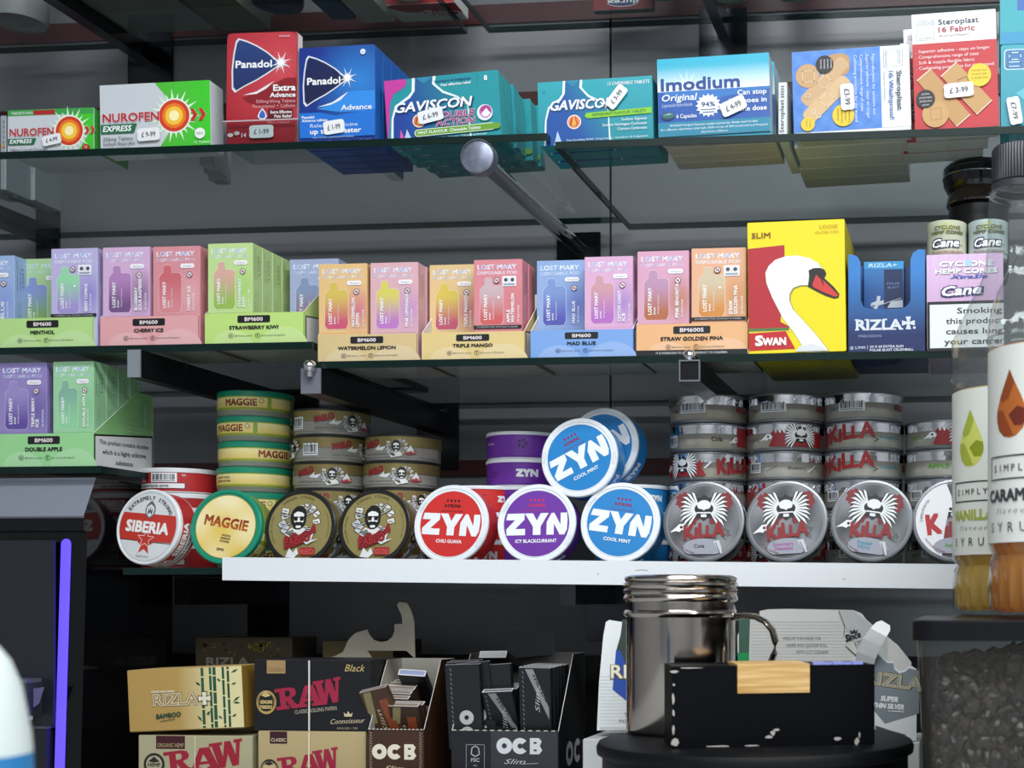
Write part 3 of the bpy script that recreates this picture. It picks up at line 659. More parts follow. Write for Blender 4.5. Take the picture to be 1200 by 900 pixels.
for k in range(8): p.rect(-wI+.004, .004+k*.0026, wI*.25-.006*(k % 3), .0048+k*.0026, '#85827a'); p.L -= 1
for k in range(8): p.rect(wI*.45+k*.0018, .006, wI*.45+.001+k*.0018, .018, '#5d5a55'); p.L -= 1
p.build('bottom_print', pw)
price(pw, f_, 994.5, 124.5, 31, 16, '£3-99', -88)
for i, nm in enumerate(('second', 'third', 'fourth', 'fifth')):
    clone(pw, (pw.location.x-.0035-.003*(i > 1), pw.location.y+.0285*(i+1), Z1R+.0018), '%s sideways blue plaster carton from the front' % nm, only=('carton', 'front_print'))
carton('plaster_carton', 912, 922.5, 95.5, 164, 1.128, Z1R, 0.09, '#e1e3e1', 'white end panel of an upright plaster carton between the turquoise and blue ones', draw=lambda p: (p.text('3 Steroplast', 918.5, 162, 5, '#39414b', rot=90, w=46, bold=.02), [p.rect(915, 100+k*3, 919, 101.5+k*3, '#6a6f78') for k in range(5)]))
def plaster_f(p):
    x0, y0, x1, y1 = 1072.5, 20, 1170.5, 157
    p.rect(x0, y0, x1, 55, '#f0f2f4'); p.L -= 1; p.rect(x0, 55, x1, y1, '#bf2a30')
    p.line([(1078, 28), (1098, 28), (1098, 51), (1078, 51)], .5, '#7b8088', closed=True); p.text('Steroplast', 1080, 49.5, 2.2, '#5a5f68', w=16)
    for k in range(4): p.ring(1081+k*5, 31.5, 1.6, 2.2, '#8a8f97', n=8); p.L -= 1
    p.L += 1
    p.text('Steroplast', 1103.5, 34, 6.6, '#2e3542', w=47, bold=.02); p.text('16 Fabric', 1103.5, 43, 6.4, '#a8232a', w=42, bold=.025); p.text('Assorted Plasters', 1104, 48.5, 3, '#8d5a60', w=35)
    for k, s in enumerate(('. Superior adhesive - stays on longer', '. Comprehensive range of sizes', '. Soft & supple flexible fabric', '. Cushioning protection for the wound')): p.text(s, 1076.5, 66+k*6.6, 3.9, '#f5e6e6', w=(86, 73, 68, 90)[k])
    def strip(cx, cy, l, w2, a, c):
        ca, sa = math.cos(R(a)), math.sin(R(a)); T = lambda u, v: (cx+u*ca+v*sa, cy-u*sa+v*ca)
        p.poly([T(u, v) for u, v in ((-l/2, -w2/2), (l/2, -w2/2), (l/2, w2/2), (-l/2, w2/2))], c); p.line([T(-l/2, -w2/2), T(-l/2, w2/2)], .9, '#efe3d8'); p.line([T(l/2, -w2/2), T(l/2, w2/2)], .9, '#efe3d8')
    strip(1107, 120, 72, 21, -52, '#bb8f57'); strip(1134, 111, 62, 24, -50, '#c0945c'); p.disc(1097, 139, 15.5, '#c4995f'); p.line([(1091, 133), (1103, 132), (1104, 145), (1092, 146)], .6, '#9a7443', closed=True); p.line([(1124, 101), (1134, 97), (1139, 106), (1129, 110)], .6, '#9a7443', closed=True)
    p.disc(1086, 120.5, 11, '#16171b'); p.disc(1149.5, 96.5, 13.5, '#e6c52a')
    for k in range(4): p.text('good product', 1086, 115.5+k*4.2, 2.3, '#dddee2', al='c', w=(9, 15, 14, 8)[k]); p.L -= 1
    for k in range(3): p.text('trusted care', 1149.5, 92+k*4.4, 2.8, '#6b5a1a', al='c', w=(18, 17, 20)[k]); p.L -= 1
pf, f_ = carton('plaster_carton', 1072.5, 1170.5, 20, 157, 1.118, Z1R, 0.027, '#e9e9ea', 'tall red and white fabric plaster carton at the right of the medicine shelf', draw=plaster_f, cols={'right': '#e6e6e8', 'top': '#eef0f2', 'left': '#c23138', 'bottom': '#eceae6'}, roll=R(-1.8))
pf.location.z += .0016
price(pf, f_, 1125, 113, 35, 17, '£ 3-99', 2)
for i, nm in enumerate(('second', 'third')):
    clone(pf, (pf.location.x-.008*(i+1)+.004*i, pf.location.y+.0285*(i+1), Z1R+.0016), '%s tall red plaster carton from the front, its left edge showing' % nm, only=('carton', 'front_print'))
def teal1(p):
    p.rect(1173, 54, 1215, 153, vgrad('#3b9fb0', '#2b8ea0', 54, 153), ml=20); p.rect(1177, 58, 1206, 82, '#d4e6ee', r=4); p.rect(1178, 59, 1205, 81, '#3a74a8', r=3.5)
    p.line(rrect(1183, 62, 1196, 70, 2), 1, '#cfe2ee', closed=True); p.line(rrect(1180, 73, 1197, 78, 2), 1, '#cfe2ee', closed=True); p.poly([(1190, 110), (1215, 95), (1215, 130)], '#5cb4c2')
t1, f_ = carton('teal_carton', 1174, 1215, 52, 153, 1.122, Z1R, .05, '#3fa3b2', 'teal carton with a blue window logo at the right end of the medicine shelf', draw=teal1, cols={'top': '#56b2bf'})
price(t1, f_, 1189, 131, 33, 15, '£7-99', -80)
k = t1['_h']
def teal2(p): p.rect(1172, -20, 1215, 51, '#2fa0ac'); p.rect(1192, -20, 1215, 12, '#2d63ae'); p.rect(1173, 37, 1215, 51, '#2a8fb8')
carton('teal_carton', 1173, 1215, -20, 51.5, 1.123, Z1R+k+.0002, .05, '#37a5b0', 'teal and blue carton on top of the teal carton at the right end', draw=teal2)
# goods on the top shelf, seen from below
def under(name, x0, x1, Y, depth, H, col, label, cols=None, cat='box', draw=None, yaw=0):
    xm = (x0+x1)/2; c = Pt(xm, 40, Y); k = mpp(xm, Y); W = (x1-x0)*k
    t = thing(name, (c.x, Y, Z0+.0002), label, cat, None, yaw); link('carton', bevel_box_mesh('carton', W, depth, H, col, CARD, cols), t)
    if draw:
        p = Pr(lambda x, y, l: (-W/2+x*k, y*k, -.0000-EPS*l)); draw(p, W/k, depth/k)
    return t
def colg(p, w, d):
    pass
def front_of(t, W, H, fn, draw):
    p = Pr(fn); draw(p); p.build('front_print', t)
t = under('toothpaste_carton', 450, 533, 1.302, .04, .045, '#c8ccc9', 'white and red toothpaste carton on the glass above, seen from below', {'bottom': '#c8ccc9', 'front': '#a92229'})
p = Pr(lambda x, y, l: (x, .04-y, .0-.00003*l)); 
p.poly([(-.036, .034), (-.02, .022), (.0, .014), (.03, .012), (.036, .018), (.036, .04), (-.03, .04)], '#a3232b'); p.text('Colgate', .034, .022, .0105, '#e8e2e0', w=-.06, bold=.02); p.build('bottom_print', t)
t = under('pad_carton', 360, 401, 1.22, .12, .05, '#aeb3ab', 'pale carton beside the toothpaste carton above, seen from below')
t = under('blue_carton', 338, 369, 1.24, .09, .04, '#2c4a72', 'blue carton on the top left glass, seen from below')
t = under('pale_carton', 146, 212, 1.18, .165, .05, '#6d7468', 'long grey green carton on the top left glass, seen from below')
t = under('pale_carton', 60, 190, 1.24, .10, .04, '#8d918e', 'wide grey carton on the top left glass, seen from below')
for i, (px_, Yc, rr, c, lb) in enumerate(((22, 1.305, .027, '#9fa2a0', 'round pale jar base on the glass at the top left corner'), (325, 1.29, .025, '#27345a', 'round navy jar base seen through the top left glass'), (475, 1.28, .018, '#b9bcb8', 'small round white base seen in front of the pale carton'), (850, 1.315, .022, '#8a9a8d', 'round clear base at the top edge above the steel bar'), (930, 1.315, .022, '#6f7c78', 'round clear base at the top edge right of the steel bar'), (775, 1.30, .022, '#7f8d86', 'round clear base at the top edge left of the steel bar'))):
    q = Pt(px_, 0, Yc); t = thing('jar', (q.x, Yc, Z0+.0002), lb, 'jar')
    b = MB(); b.lathe([(0, .002), (rr*.6, .002), (rr*.7, 0), (rr*.95, 0), (rr, .004), (rr, .06), (rr*.8, .07), (0, .07)], c, 32); b.build('jar_body', PLAST, t, smooth=True)
    b = MB(); b.lathe([(0, .0702), (rr*.85, .0702), (rr*.85, .085), (0, .085)], '#e0e0de', 24); b.build('lid', PLAST, t, smooth=True)
t = under('small_carton', 694, 766, 1.335, .009, .03, '#7c2228', 'small maroon carton lying at the back of the top right glass', {'bottom': '#6a6f70'})
k = mpp(730, 1.335); p = Pr(lambda x, y, l: ((x-730)*k, -.0001-EPS*l, (24-y)*k)); p.line(circ(730, 15.5, 18, 4.5, 24), .8, '#c8ccd8', closed=True); p.disc(730, 15.5, 17.5, '#26365e', ry=4); p.text('durex', 749, 12.5, -5, W_, w=-38, bold=.02); p.build('front_print', t)
# ================================================================== VAPE CARTONS AND TRAYS
HOLO = lambda x, y: mixc('#f3f3fa', '#a9c6ee', .5+.5*math.sin(x*.45+y*.3))
def dark(c, f): c = hx(c); return tuple(v*f for v in c)
def vape(x0, yt, bg, bg2, d1, d2, flav, strip=False, hcol=None):
    """drawing in the carton's own 59 x 82 px face"""
    bg = mixc(bg, '#cfcbd0', .16); bg2 = mixc(bg2, '#b9b4ba', .14); d1 = mixc(d1, '#c2bcc0', .12); d2 = mixc(d2, '#a59ca4', .12)
    def dr(p):
        X = lambda a: x0+a
        Y = lambda b: yt+b
        hc = hcol or HOLO
        p.rect(X(.4), Y(.4), X(58.6), Y(81.6), lambda x, y: mixc(bg, bg2, max(0, 1-math.dist((x-x0, (y-yt)*.8), (48, 44))/26)), ml=7)
        p.text('LOST MARY', X(5), Y(11.5), 5.6, hc, w=47, bold=.035); p.text('DISPOSABLE POD', X(5), Y(17.5), 3.9, hc if not strip else '#eef0fa', w=48, bold=.01 if strip else .0)
        dev = [(10, 33), (13.5, 30), (13.5, 24), (15, 22), (21, 22), (22.5, 24), (23.5, 31), (33, 31), (36, 34), (36, 72), (33.5, 77), (11, 77), (8, 73), (8, 36)]
        p.poly([(X(22+(a-22)*1.05), Y(50+(b-50)*1.03)) for a, b in dev], mixc(bg, '#ffffff', .25)); p.poly([(X(a), Y(b)) for a, b in dev], vgrad(d1, d2, Y(38), Y(68)), ml=8)
        p.text('LOST MARY', X(16.5), Y(71), 4.2, W_, rot=90, w=30, bold=.03); p.text('BM600', X(21), Y(71), 2.2, W_, rot=90, w=8, bold=.02); p.text('20mg/ml nicotine', X(24.8), Y(71), 1.8, '#f3eef3', rot=90, w=22)
        if strip:
            p.rect(X(35), Y(20), X(52), Y(32), '#f0f2f6', r=1); p.disc(X(39.5), Y(24.5), 2.3, '#4a5060'); p.disc(X(47.5), Y(24.5), 2.3, '#4a5060'); p.rect(X(43.3), Y(22), X(43.7), Y(28), '#8a90a0'); p.rect(X(36.5), Y(28.6), X(50.5), Y(30.6), '#9aa4b4')
            ax, ay = 28.5, 25
            p.rect(X(.4), Y(77.8), X(58.6), Y(81.6), '#17181c'); p.text('IT IS FORBIDDEN TO SELL THIS PRODUCT TO CHILDREN', X(4), Y(80.6), 1.7, '#c8cace', w=50)
            p.disc(X(31), Y(45), 1.4, '#ffffff', n=8)
        else:
            p.rect(X(35), Y(20.5), X(52.5), Y(25.8), '#f5f3f6', r=2.5); p.text('20mg/ml', X(38), Y(24.4), 2.4, '#9a93a5', w=12); ax, ay = 46.5, 33.5
        p.disc(X(ax), Y(ay), 3.6, '#32343c', n=18); p.disc(X(ax), Y(ay), 2.9, '#efe7ea', n=18); p.text('18', X(ax), Y(ay+1.4), 2.8, '#32343c', al='c', bold=.02); p.line([(X(ax-2.2), Y(ay-2.2)), (X(ax+2.2), Y(ay+2.2))], .7, '#b8434c')
        base = 75
        for k, (s, wd) in enumerate(flav):
            p.text(s, X(44.5+k*5.2 if len(flav) > 1 else 47.5), Y(base), 3.8, W_, rot=90, w=wd, bold=.035)
        p.text('2% NICOTINE', X(45+5.2*len(flav)+(.6 if len(flav) > 1 else 2.4)), Y(base), 2.2, W_, rot=90, w=20, bold=.01)
    return dr
TRAYD = 0.088
def vbox(x0, x1, yt, yb, Y, ztray, bg, bg2, d1, d2, flav, label, strip=False, depth=.0165, rotz=0, group=None, hcol=None):
    xm = (x0+x1)/2; k = mpp(xm, Y); top = Pt(xm, yt, Y).z; z = ztray+.0014; H = top-z
    fr = 59/(x1-x0)
    d = vape(0, 0, bg, bg2, d1, d2, flav, strip, hcol)
    W = (x1-x0)*k-.0004
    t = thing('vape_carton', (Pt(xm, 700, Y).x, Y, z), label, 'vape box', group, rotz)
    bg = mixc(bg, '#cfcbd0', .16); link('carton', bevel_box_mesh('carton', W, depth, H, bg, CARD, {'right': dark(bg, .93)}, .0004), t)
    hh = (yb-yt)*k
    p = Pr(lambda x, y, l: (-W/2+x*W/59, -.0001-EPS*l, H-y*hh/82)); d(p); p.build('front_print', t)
    p = Pr(lambda x, y, l: (W/2+.0001+EPS*l, x, H-y)); tx = dark(bg, .45)
    for q, ww in ((0, .026), (1, .02)):
        p.text('warning text block', .0045+q*.0035, .03+.0*q, .0018, tx, rot=90, w=ww); p.text('contains nicotine', .005+q*.003, .058, .0012, tx, rot=90, w=.018)
    p.text('LOST', .012, .026, .003, tx, rot=90, w=.018); p.build('side_print', t)
    return t
def tray(x0, x1, yt, yb, Y, z, col, text, tw, label, model='BM600', strip=False, back_h=.074, depth=TRAYD, warn=False, sidecol=None):
    xm = (x0+x1)/2; k = mpp(xm, Y); W = (x1-x0)*k; H = Pt(xm, yt, Y).z-z; th = .0006
    t = thing('display_tray', (Pt(xm, 700, Y).x, Y, z), label, 'tray', 'cardboard vape trays')
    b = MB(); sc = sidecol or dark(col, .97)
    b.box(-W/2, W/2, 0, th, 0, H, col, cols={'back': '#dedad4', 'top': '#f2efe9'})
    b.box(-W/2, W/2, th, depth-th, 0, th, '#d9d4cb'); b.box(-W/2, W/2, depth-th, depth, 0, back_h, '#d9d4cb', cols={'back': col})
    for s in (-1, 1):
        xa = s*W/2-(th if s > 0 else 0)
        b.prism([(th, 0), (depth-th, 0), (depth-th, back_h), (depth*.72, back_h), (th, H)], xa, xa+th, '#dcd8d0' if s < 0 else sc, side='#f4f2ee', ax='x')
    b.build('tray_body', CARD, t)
    h = yb-yt; w = x1-x0; ky = H/h
    p = Pr(lambda x, y, l: (-W/2+x*k, -.0001-EPS*l, H-y*ky))
    for q, (cx, r) in enumerate(((w*.28, 26), (w*.8, 30))): # faint circle pattern
        p.poly([(a, min(b2, h-.5)) for a, b2 in circ(cx, h+4, r, r*.9, 24, 180, 360)], mixc(col, '#ffffff', .12))
    c = w*.5
    p.rect(c-20-(2 if len(model) > 5 else 0), 3.4, c+20+(2 if len(model) > 5 else 0), 13, '#17181b', r=1.8); p.text(model, c, 10.7, 5, '#ecdfe0', al='c', bold=.03, w=22+(6 if len(model) > 5 else 0))
    p.text(text, c, 21.8, 4.9, '#1d1b20', al='c', bold=.045, w=tw)
    yy = 30
    p.ring(c-28, yy, 2.7, 3.2, '#35333a', n=14); p.poly([(c-29.5, yy-.8), (c-28.4, yy-.2), (c-26.8, yy-1.4), (c-27, yy+.8), (c-29.2, yy+1.2)], '#35333a'); p.text('@lostmary_global', c-23.5, yy+.9, 1.9, '#55525a', w=22)
    p.ring(c+5, yy, 2.7, 3.2, '#35333a', n=14); p.text('f', c+5, yy+1.6, 3.6, '#35333a', al='c', bold=.03); p.text('@lostmary.officialglobal', c+9.5, yy+.9, 1.9, '#55525a', w=29)
    if strip:
        p.rect(0.3, h-8, w-.3, h-.6, '#15161a'); p.text('IT IS FORBIDDEN TO SELL THIS PRODUCT TO CHILDREN.', w/2, h-3, 2.6, '#d8d9dc', al='c', w=w*.64, bold=.01)
    p.build('front_print', t)
    # side panel printing
    p = Pr(lambda x, y, l: (W/2+.0001+EPS*l, x, y))
    if warn:
        mz = lambda y: y
        p.poly([(.001, .0006), (depth-.001, .0006), (depth-.001, .0365), (.001, .0285)], '#17181b'); p.poly([(.0025, .0015), (depth-.0025, .0015), (depth-.0025, .0345), (.0025, .0270)], '#d9dadc')
        q = Pr(lambda x, y, l: (W/2+.0001+EPS*(l+3), x, .020-y+x*.035)); q.clip = None
        for i, (s, ww) in enumerate((('This product contains nicotine', .072), ('which is a highly addictive', .064), ('substance.', .026))): q.text(s, depth/2, i*.0085-.0005, .0042, '#2a2b30', w=ww, al='c', bold=.015)
        for i in range(3): q.text(('DOUBLE APPLE', 'NICOTINE', 'BM600')[i], .048, -.022+i*.004, .0019, '#b7cfae', w=.024)
        q.poly([(.068, -.045), (.080, -.045), (.080, -.020), (.068, -.020)], mixc(col, '#5f7f6a', .5)); q.text('LOST MARY', .076, -.021, .003, '#cfe0c8', rot=90, w=.02)
        q.build('warning_lettering', t); p.build('warning_panel', t)
    else:
        p.poly([(.004, .002), (depth-.004, .002), (depth-.004, .034), (.004, .0245)], '#17181b'); p.poly([(.0055, .003), (depth-.0055, .003), (depth-.0055, .0325), (.0055, .0235)], '#dcdcde')
        p.build('warning_panel', t)
    return t
YT = 1.118
GV = 'vape cartons in the upper trays'
tray(-12, 112, 372.5, 413, YT, Z2L, '#b4da88', 'MENTHOL', 30, 'pale green cardboard tray reading menthol, at the left end')
tray(114, 235, 370.5, 411.5, YT, Z2L, '#e0a3a6', 'CHERRY ICE', 36, 'pink cardboard tray reading cherry ice')
tray(237, 358, 366.5, 408, YT, Z2L, '#bcdc7b', 'STRAWBERRY KIWI', 60, 'lime green cardboard tray reading strawberry kiwi', sidecol='#c3dd86')
tray(370, 490, 391.5, 430.5, YT, Z2R, '#d6bd88', 'WATERMELON LEMON', 70, 'sand coloured cardboard tray reading watermelon lemon')
tray(492, 616, 389, 429.5, YT, Z2R, '#e0c687', 'TRIPLE MANGO', 48, 'pale yellow cardboard tray reading triple mango')
tray(620, 743, 386.5, 427.5, YT, Z2R, '#7ba3de', 'MAD BLUE', 34, 'blue cardboard tray reading mad blue')
tray(744.5, 877, 379, 421, YT, Z2R, '#e8b27e', 'STRAW GOLDEN PINA', 74, 'orange cardboard tray reading straw golden pina with a black strip', 'BM600S', True)
tray(-10, 113, 508, 549.5, YT, Z25, '#96d190', 'DOUBLE APPLE', 46, 'green cardboard tray reading double apple on the lower left shelf', warn=True, sidecol='#86bd7c')
Y1 = YT+.0025
vbox(-42, 19, 300, 381, Y1+.006, Z2L, '#8fb0e0', '#7a94d8', '#7e98d8', '#5a6cc0', [('BLUE', 20)], 'light blue vape carton cut by the left frame edge')
vbox(19.5, 79, 303, 385, Y1+.022, Z2L, '#a4cf8c', '#8fbf7c', '#7c92cc', '#80b048', [('MENTHOL', 24)], 'green vape carton with a blue to green device, behind the lilac carton', hcol=lambda x, y: mixc('#c9e6cc', '#b2d8e8', .5+.5*math.sin(x*.4)))
vbox(58, 116, 291, 372, Y1, Z2L, '#b9b0e2', '#8a78cc', '#8fdca4', '#a392d4', [('BERRY COMBOS', 32)], 'lilac vape carton with a green to purple device above the menthol tray', True)
vbox(118.5, 177, 289.5, 371, Y1, Z2L, '#d6a9d4', '#7e4c84', '#b27ab8', '#6d3f7e', [('BLUEBERRY', 27), ('SOUR RASPBERRY', 40)], 'pink lilac vape carton with a purple device above the cherry ice tray')
vbox(177.5, 236, 288.5, 371.5, Y1, Z2L, '#da8088', '#e8a2a8', '#cc5560', '#dd8289', [('CHERRY ICE', 28)], 'coral red vape carton, right one above the cherry ice tray')
k_ = vbox(242, 297.5, 285, 367, Y1, Z2L, '#bcdd82', '#a6d25c', '#dba795', '#93bd3d', [('STRAWBERRY', 33), ('KIWI', 11)], 'front lime vape carton in the strawberry kiwi tray', depth=.0165)
for i, nm in enumerate(('second', 'third', 'fourth')):
    clone(k_, (k_.location.x, k_.location.y+(.0168+.0)*(i+1)+.0004*i, k_.location.z), '%s lime vape carton from the front in the strawberry kiwi tray' % nm)
vbox(338, 398, 303.5, 385, Y1+.048, Z2L, '#9aa8d2', '#8a98c8', '#7a90bc', '#93647a', [('BLUE RAZZ', 28)], 'dusty blue vape carton standing at the back right of the lime tray')
vbox(372, 431.5, 309, 390.5, Y1, Z2R, '#e9bb6c', '#d2647a', '#d9bb3a', '#cf4668', [('WATERMELON', 34), ('LEMON', 16)], 'amber vape carton with a yellow to red device, watermelon lemon tray')
pk = vbox(432.5, 491, 307.5, 390, Y1, Z2R, '#dfa8b0', '#c78cc4', '#dcd048', '#c273c6', [('PINK LEMONADE', 38)], 'front dusty pink vape carton at the right of the watermelon lemon tray')
clone(pk, (pk.location.x+.0005, pk.location.y+.0172, pk.location.z), 'second dusty pink vape carton right behind the first')
vbox(502, 560, 310, 391, Y1+.0185, Z2R, '#e4c078', '#c2606a', '#dcc436', '#c24c68', [('TRIPLE MANGO', 38)], 'pale yellow vape carton partly covered by the coral one, mango tray')
aw = vbox(554, 613, 304, 385.5, Y1, Z2R, '#dc7680', '#d86a70', '#cdb0b4', '#d45350', [('APPLE', 15), ('WATERMELON', 34)], 'front coral vape carton at the right of the mango tray', True)
clone(aw, (aw.location.x+.0003, aw.location.y+.0172, aw.location.z), 'second coral vape carton right behind the front one in the mango tray')
vbox(628, 686, 305, 386, Y1+.0185, Z2R, '#82a6dc', '#4a5fc0', '#7193cf', '#434fb4', [('MAD BLUE', 26)], 'blue vape carton at the left of the mad blue tray', hcol=lambda x, y: mixc('#eef2fb', '#c8e4f4', .5+.5*math.sin(x*.4)))
vbox(684, 742.5, 300.5, 384, Y1, Z2R, '#dfa4cc', '#a77cc8', '#cf949e', '#b865c2', [('COTTON CANDY', 35), ('ICE', 9)], 'pink vape carton with a salmon to purple device, mad blue tray')
vbox(746, 808, 294, 380, Y1, Z2R, '#da98b6', '#bd6c3c', '#bb8aae', '#b4602c', [('PINK SENORITA', 38)], 'rose vape carton with a mauve to brown device above the golden pina tray')
vbox(809.5, 875, 290.5, 376, Y1, Z2R, '#e8a878', '#cf8a3a', '#cfc09c', '#d6881c', [('STRAW', 15), ('GOLDEN PINA', 32)], 'orange vape carton with a cream to amber device, golden pina tray', True)
vbox(-3, 57, 425, 508, Y1, Z25, '#8370ba', '#5c44a0', '#9280c4', '#54399a', [('TRIPLE BERRY', 34), ('ICE', 9)], 'purple vape carton on the lower left tray')
da = vbox(60.5, 117.5-6, 423.5, 507, Y1, Z25, '#8fcf94', '#7cc484', '#76b096', '#8ad69a', [('DOUBLE APPLE', 38)], 'front green vape carton on the lower left tray')
for i, nm in enumerate(('second', 'third', 'fourth')):
    clone(da, (da.location.x, da.location.y+.0172*(i+1), da.location.z), '%s green vape carton from the front on the lower left tray' % nm)
# ---- yellow carton with a white swan
def swan(p):
    x0, y0, x1, y1 = 877, 262, 992, 417
    YE = '#ead80e'
    p.rect(x0+.5, y0+.5, x1-.5, y1-.5, YE, ml=30); p.L += 1
    p.poly([(877.5, 293), (921, 290), (921, 310), (915, 380), (928, 387), (877.5, 388)], '#b3262e'); p.rect(877.5, 387, 925, 390.5, '#4f7a3e'); p.rect(877.5, 390.5, 928, 392.5, '#e9c93a')
    p.poly([(877.5, 392.5), (921, 391), (932, 412), (877.5, 413)], '#c2262a')
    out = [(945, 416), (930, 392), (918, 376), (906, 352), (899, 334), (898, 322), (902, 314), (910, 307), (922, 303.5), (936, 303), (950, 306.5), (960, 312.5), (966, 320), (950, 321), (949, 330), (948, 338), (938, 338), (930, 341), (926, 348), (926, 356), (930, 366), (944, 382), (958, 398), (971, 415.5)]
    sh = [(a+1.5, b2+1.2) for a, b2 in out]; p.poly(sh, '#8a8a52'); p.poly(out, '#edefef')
    p.poly([(949, 321), (955, 318.5), (963, 318.5), (968, 321), (970, 326), (967.5, 331), (972, 335), (979, 342), (985, 350), (984, 354), (979, 355), (968, 351), (957, 345), (948, 340), (950, 331)], '#201f1e')
    p.poly([(958, 326), (962, 331), (967, 334), (976, 343), (984, 351.5), (980, 353), (966, 347), (955, 341), (953, 338)], '#cf3b36'); p.poly([(963, 332), (966, 339), (967, 339), (966, 334)], '#201f1e')
    p.poly([(932, 415.5), (938, 409), (952, 407), (964, 411), (969, 415.5)], '#d9dbdd')
    p.text('SLIM', 882.5, 281, 6.6, '#8a4a12', w=22, bold=.02); p.text('LOOSE', 963, 272.5, 4.4, '#c98f14', w=21); p.text('FILTER TIPS', 958, 278.5, 3.4, '#c98f14', w=27)
    p.text('S', 885.5, 407, 11.5, '#f4f0ee', w=8, bold=.06); p.text('WAN', 894, 407, 8.6, '#f4f0ee', w=27, bold=.06)
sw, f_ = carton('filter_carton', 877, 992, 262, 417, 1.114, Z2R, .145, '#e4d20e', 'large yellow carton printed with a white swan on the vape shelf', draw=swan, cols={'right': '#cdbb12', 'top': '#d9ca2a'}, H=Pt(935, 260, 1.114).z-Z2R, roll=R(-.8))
sw.location.z += .0010
# ---- blue display box with a notch
def blue_display():
    x0, x1, yt, yb = 994, 1084, 291, 416; Y = 1.114; xm = (x0+x1)/2; k = mpp(xm, Y); W = (x1-x0)*k; H = Pt(xm, yt+1, Y).z-Z2R; D = .11; th = .0007
    t = thing('paper_display_box', (Pt(xm, 700, Y).x, Y, Z2R), 'navy to blue display box with a cut-out front right of the swan carton', 'display box')
    X = lambda px_: (px_-xm)*k
    Zf = lambda py: H-(py-yt)*k
    out = [(x0, yb), (x1, yb), (x1, 293), (1077, 292), (1070, 296), (1067, 303), (1067, 352), (1063, 358), (1056, 361), (1020, 361), (1012, 358), (1008.5, 350), (1008.5, 306), (1005, 299), (999, 296.5), (x0, 296.5)]
    b = MB(); b.prism([(X(a), Zf(c)) for a, c in out], 0, th, '#1e4a92', side='#2a66b0')
    b.box(-W/2, W/2, D-th, D, 0, Zf(300), '#17386e'); b.box(-W/2, -W/2+th, th, D-th, 0, Zf(297), '#1b4384'); b.box(W/2-th, W/2, th, D-th, 0, Zf(293), '#1b4384'); b.box(-W/2, W/2, th, D-th, 0, th, '#17386e')
    b.build('box_body', CARD, t)
    p = Pr(lambda x, y, l: (X(x), -.0001-EPS*l, Zf(y))); p.poly(out, vgrad('#2f7cc4', '#14275c', 318, 392), ml=7)
    p.poly([(1085-9, 416), (1084, 400), (1084, 416)], '#182f68')
    SL = '#d6dbe6'
    xx = 1003.5
    p.text('RIZLA', xx, 385, 12, SL, w=53, bold=.045)
    for a, c in ((1004, 373.5), (1004, 385), (1015.5, 373.5), (1015.5, 385), (1022, 385), (1036, 385), (1037, 373.5), (1047.5, 385), (1056, 385)): p.rect(a-2.2, c-.9, a+2.6, c+.7, SL); p.L -= 1
    p.L += 1
    for a in (0, 90):
        ca, sa = math.cos(R(a)), math.sin(R(a)); T = lambda u, v: (1064.5+u*ca-v*sa, 378+u*sa+v*ca)
        p.poly([T(u, v) for u, v in ((-7.5, -3.2), (-1.5, -1.4), (1.5, -1.4), (7.5, -3.2), (7.5, 3.2), (1.5, 1.4), (-1.5, 1.4), (-7.5, 3.2))], SL)
    p.rect(1070, 382.5, 1073, 385, SL)
    p.text('PRECISION', 1006, 394, 3, '#98a6c8', w=27); p.text('@ 5.7MM', 996, 407.5, 3.2, '#d0d8ea', w=18, bold=.01); p.rect(1016.5, 403.5, 1017, 408, '#d0d8ea')
    for i, s in enumerate(('24 X 60 EXTRA SLIM', 'POLAR BLAST CRUSHBALL', 'FILTER TIPS')): p.text(s, 1019.5, 406.5+i*4, 2.9, '#dfe5f2', w=(39, 51, 23)[i], bold=.02)
    p.build('front_print', t)
    # packs standing inside
    def pack(xa, xb, ytop, Yo, col, label, draw=None):
        xm2 = (xa+xb)/2; k2 = mpp(xm2, Y+Yo); w2 = (xb-xa)*k2; h2 = Pt(xm2, ytop, Y+Yo).z-Z2R-.0009
        q = thing('filter_pack', (Pt(xm2, 700, Y+Yo).x, Y+Yo, Z2R+.0009), label, 'filter pack', 'packs in the blue display box')
        link('carton', bevel_box_mesh('carton', w2, .018, h2, col, CARD, {'top': '#4a9ed0', 'right': '#123462'}), q)
        if draw:
            pp = Pr(lambda x, y, l: ((x-xm2)*k2, -.0001-EPS*l, h2-(y-ytop)*k2)); draw(pp); pp.build('front_print', q)
    def d1(p):
        p.rect(1012.5, 315.5, 1059, 368, vgrad('#2f74b4', '#1f4f90', 315, 345), ml=12); p.poly([(1013, 307.5+8), (1059, 315.5), (1058, 308), (1016, 308)], '#2f8bc8'); p.rect(1036, 316, 1058, 368, '#0d2552'); p.rect(1012.5, 306.5, 1059, 315, '#3493cf'); p.text('RIZLA+', 1018, 313, 4.6, '#bfe2f4', w=33, bold=.03, shear=.1)
        p.text('POLAR', 1039.5, 334, 3, '#6f8fc0', w=15); p.text('BLAST', 1040.5, 338.5, 3, '#6f8fc0', w=13)
        p.poly([(1021, 355), (1027, 353), (1028, 347), (1032, 347), (1031, 353), (1036, 352), (1035, 357), (1030, 357), (1028, 362), (1024, 362), (1025, 357), (1020, 359)], '#c3cbd6'); p.line([(1022, 360), (1056, 350)], .8, '#c3cbd6'); p.poly([(1040, 361), (1044, 354), (1058, 352), (1058, 361)], '#c3cbd6')
    pack(1012.5, 1059, 306.5, .03, '#2560a2', 'blue filter pack with a pale band standing at the front of the blue display box', d1)
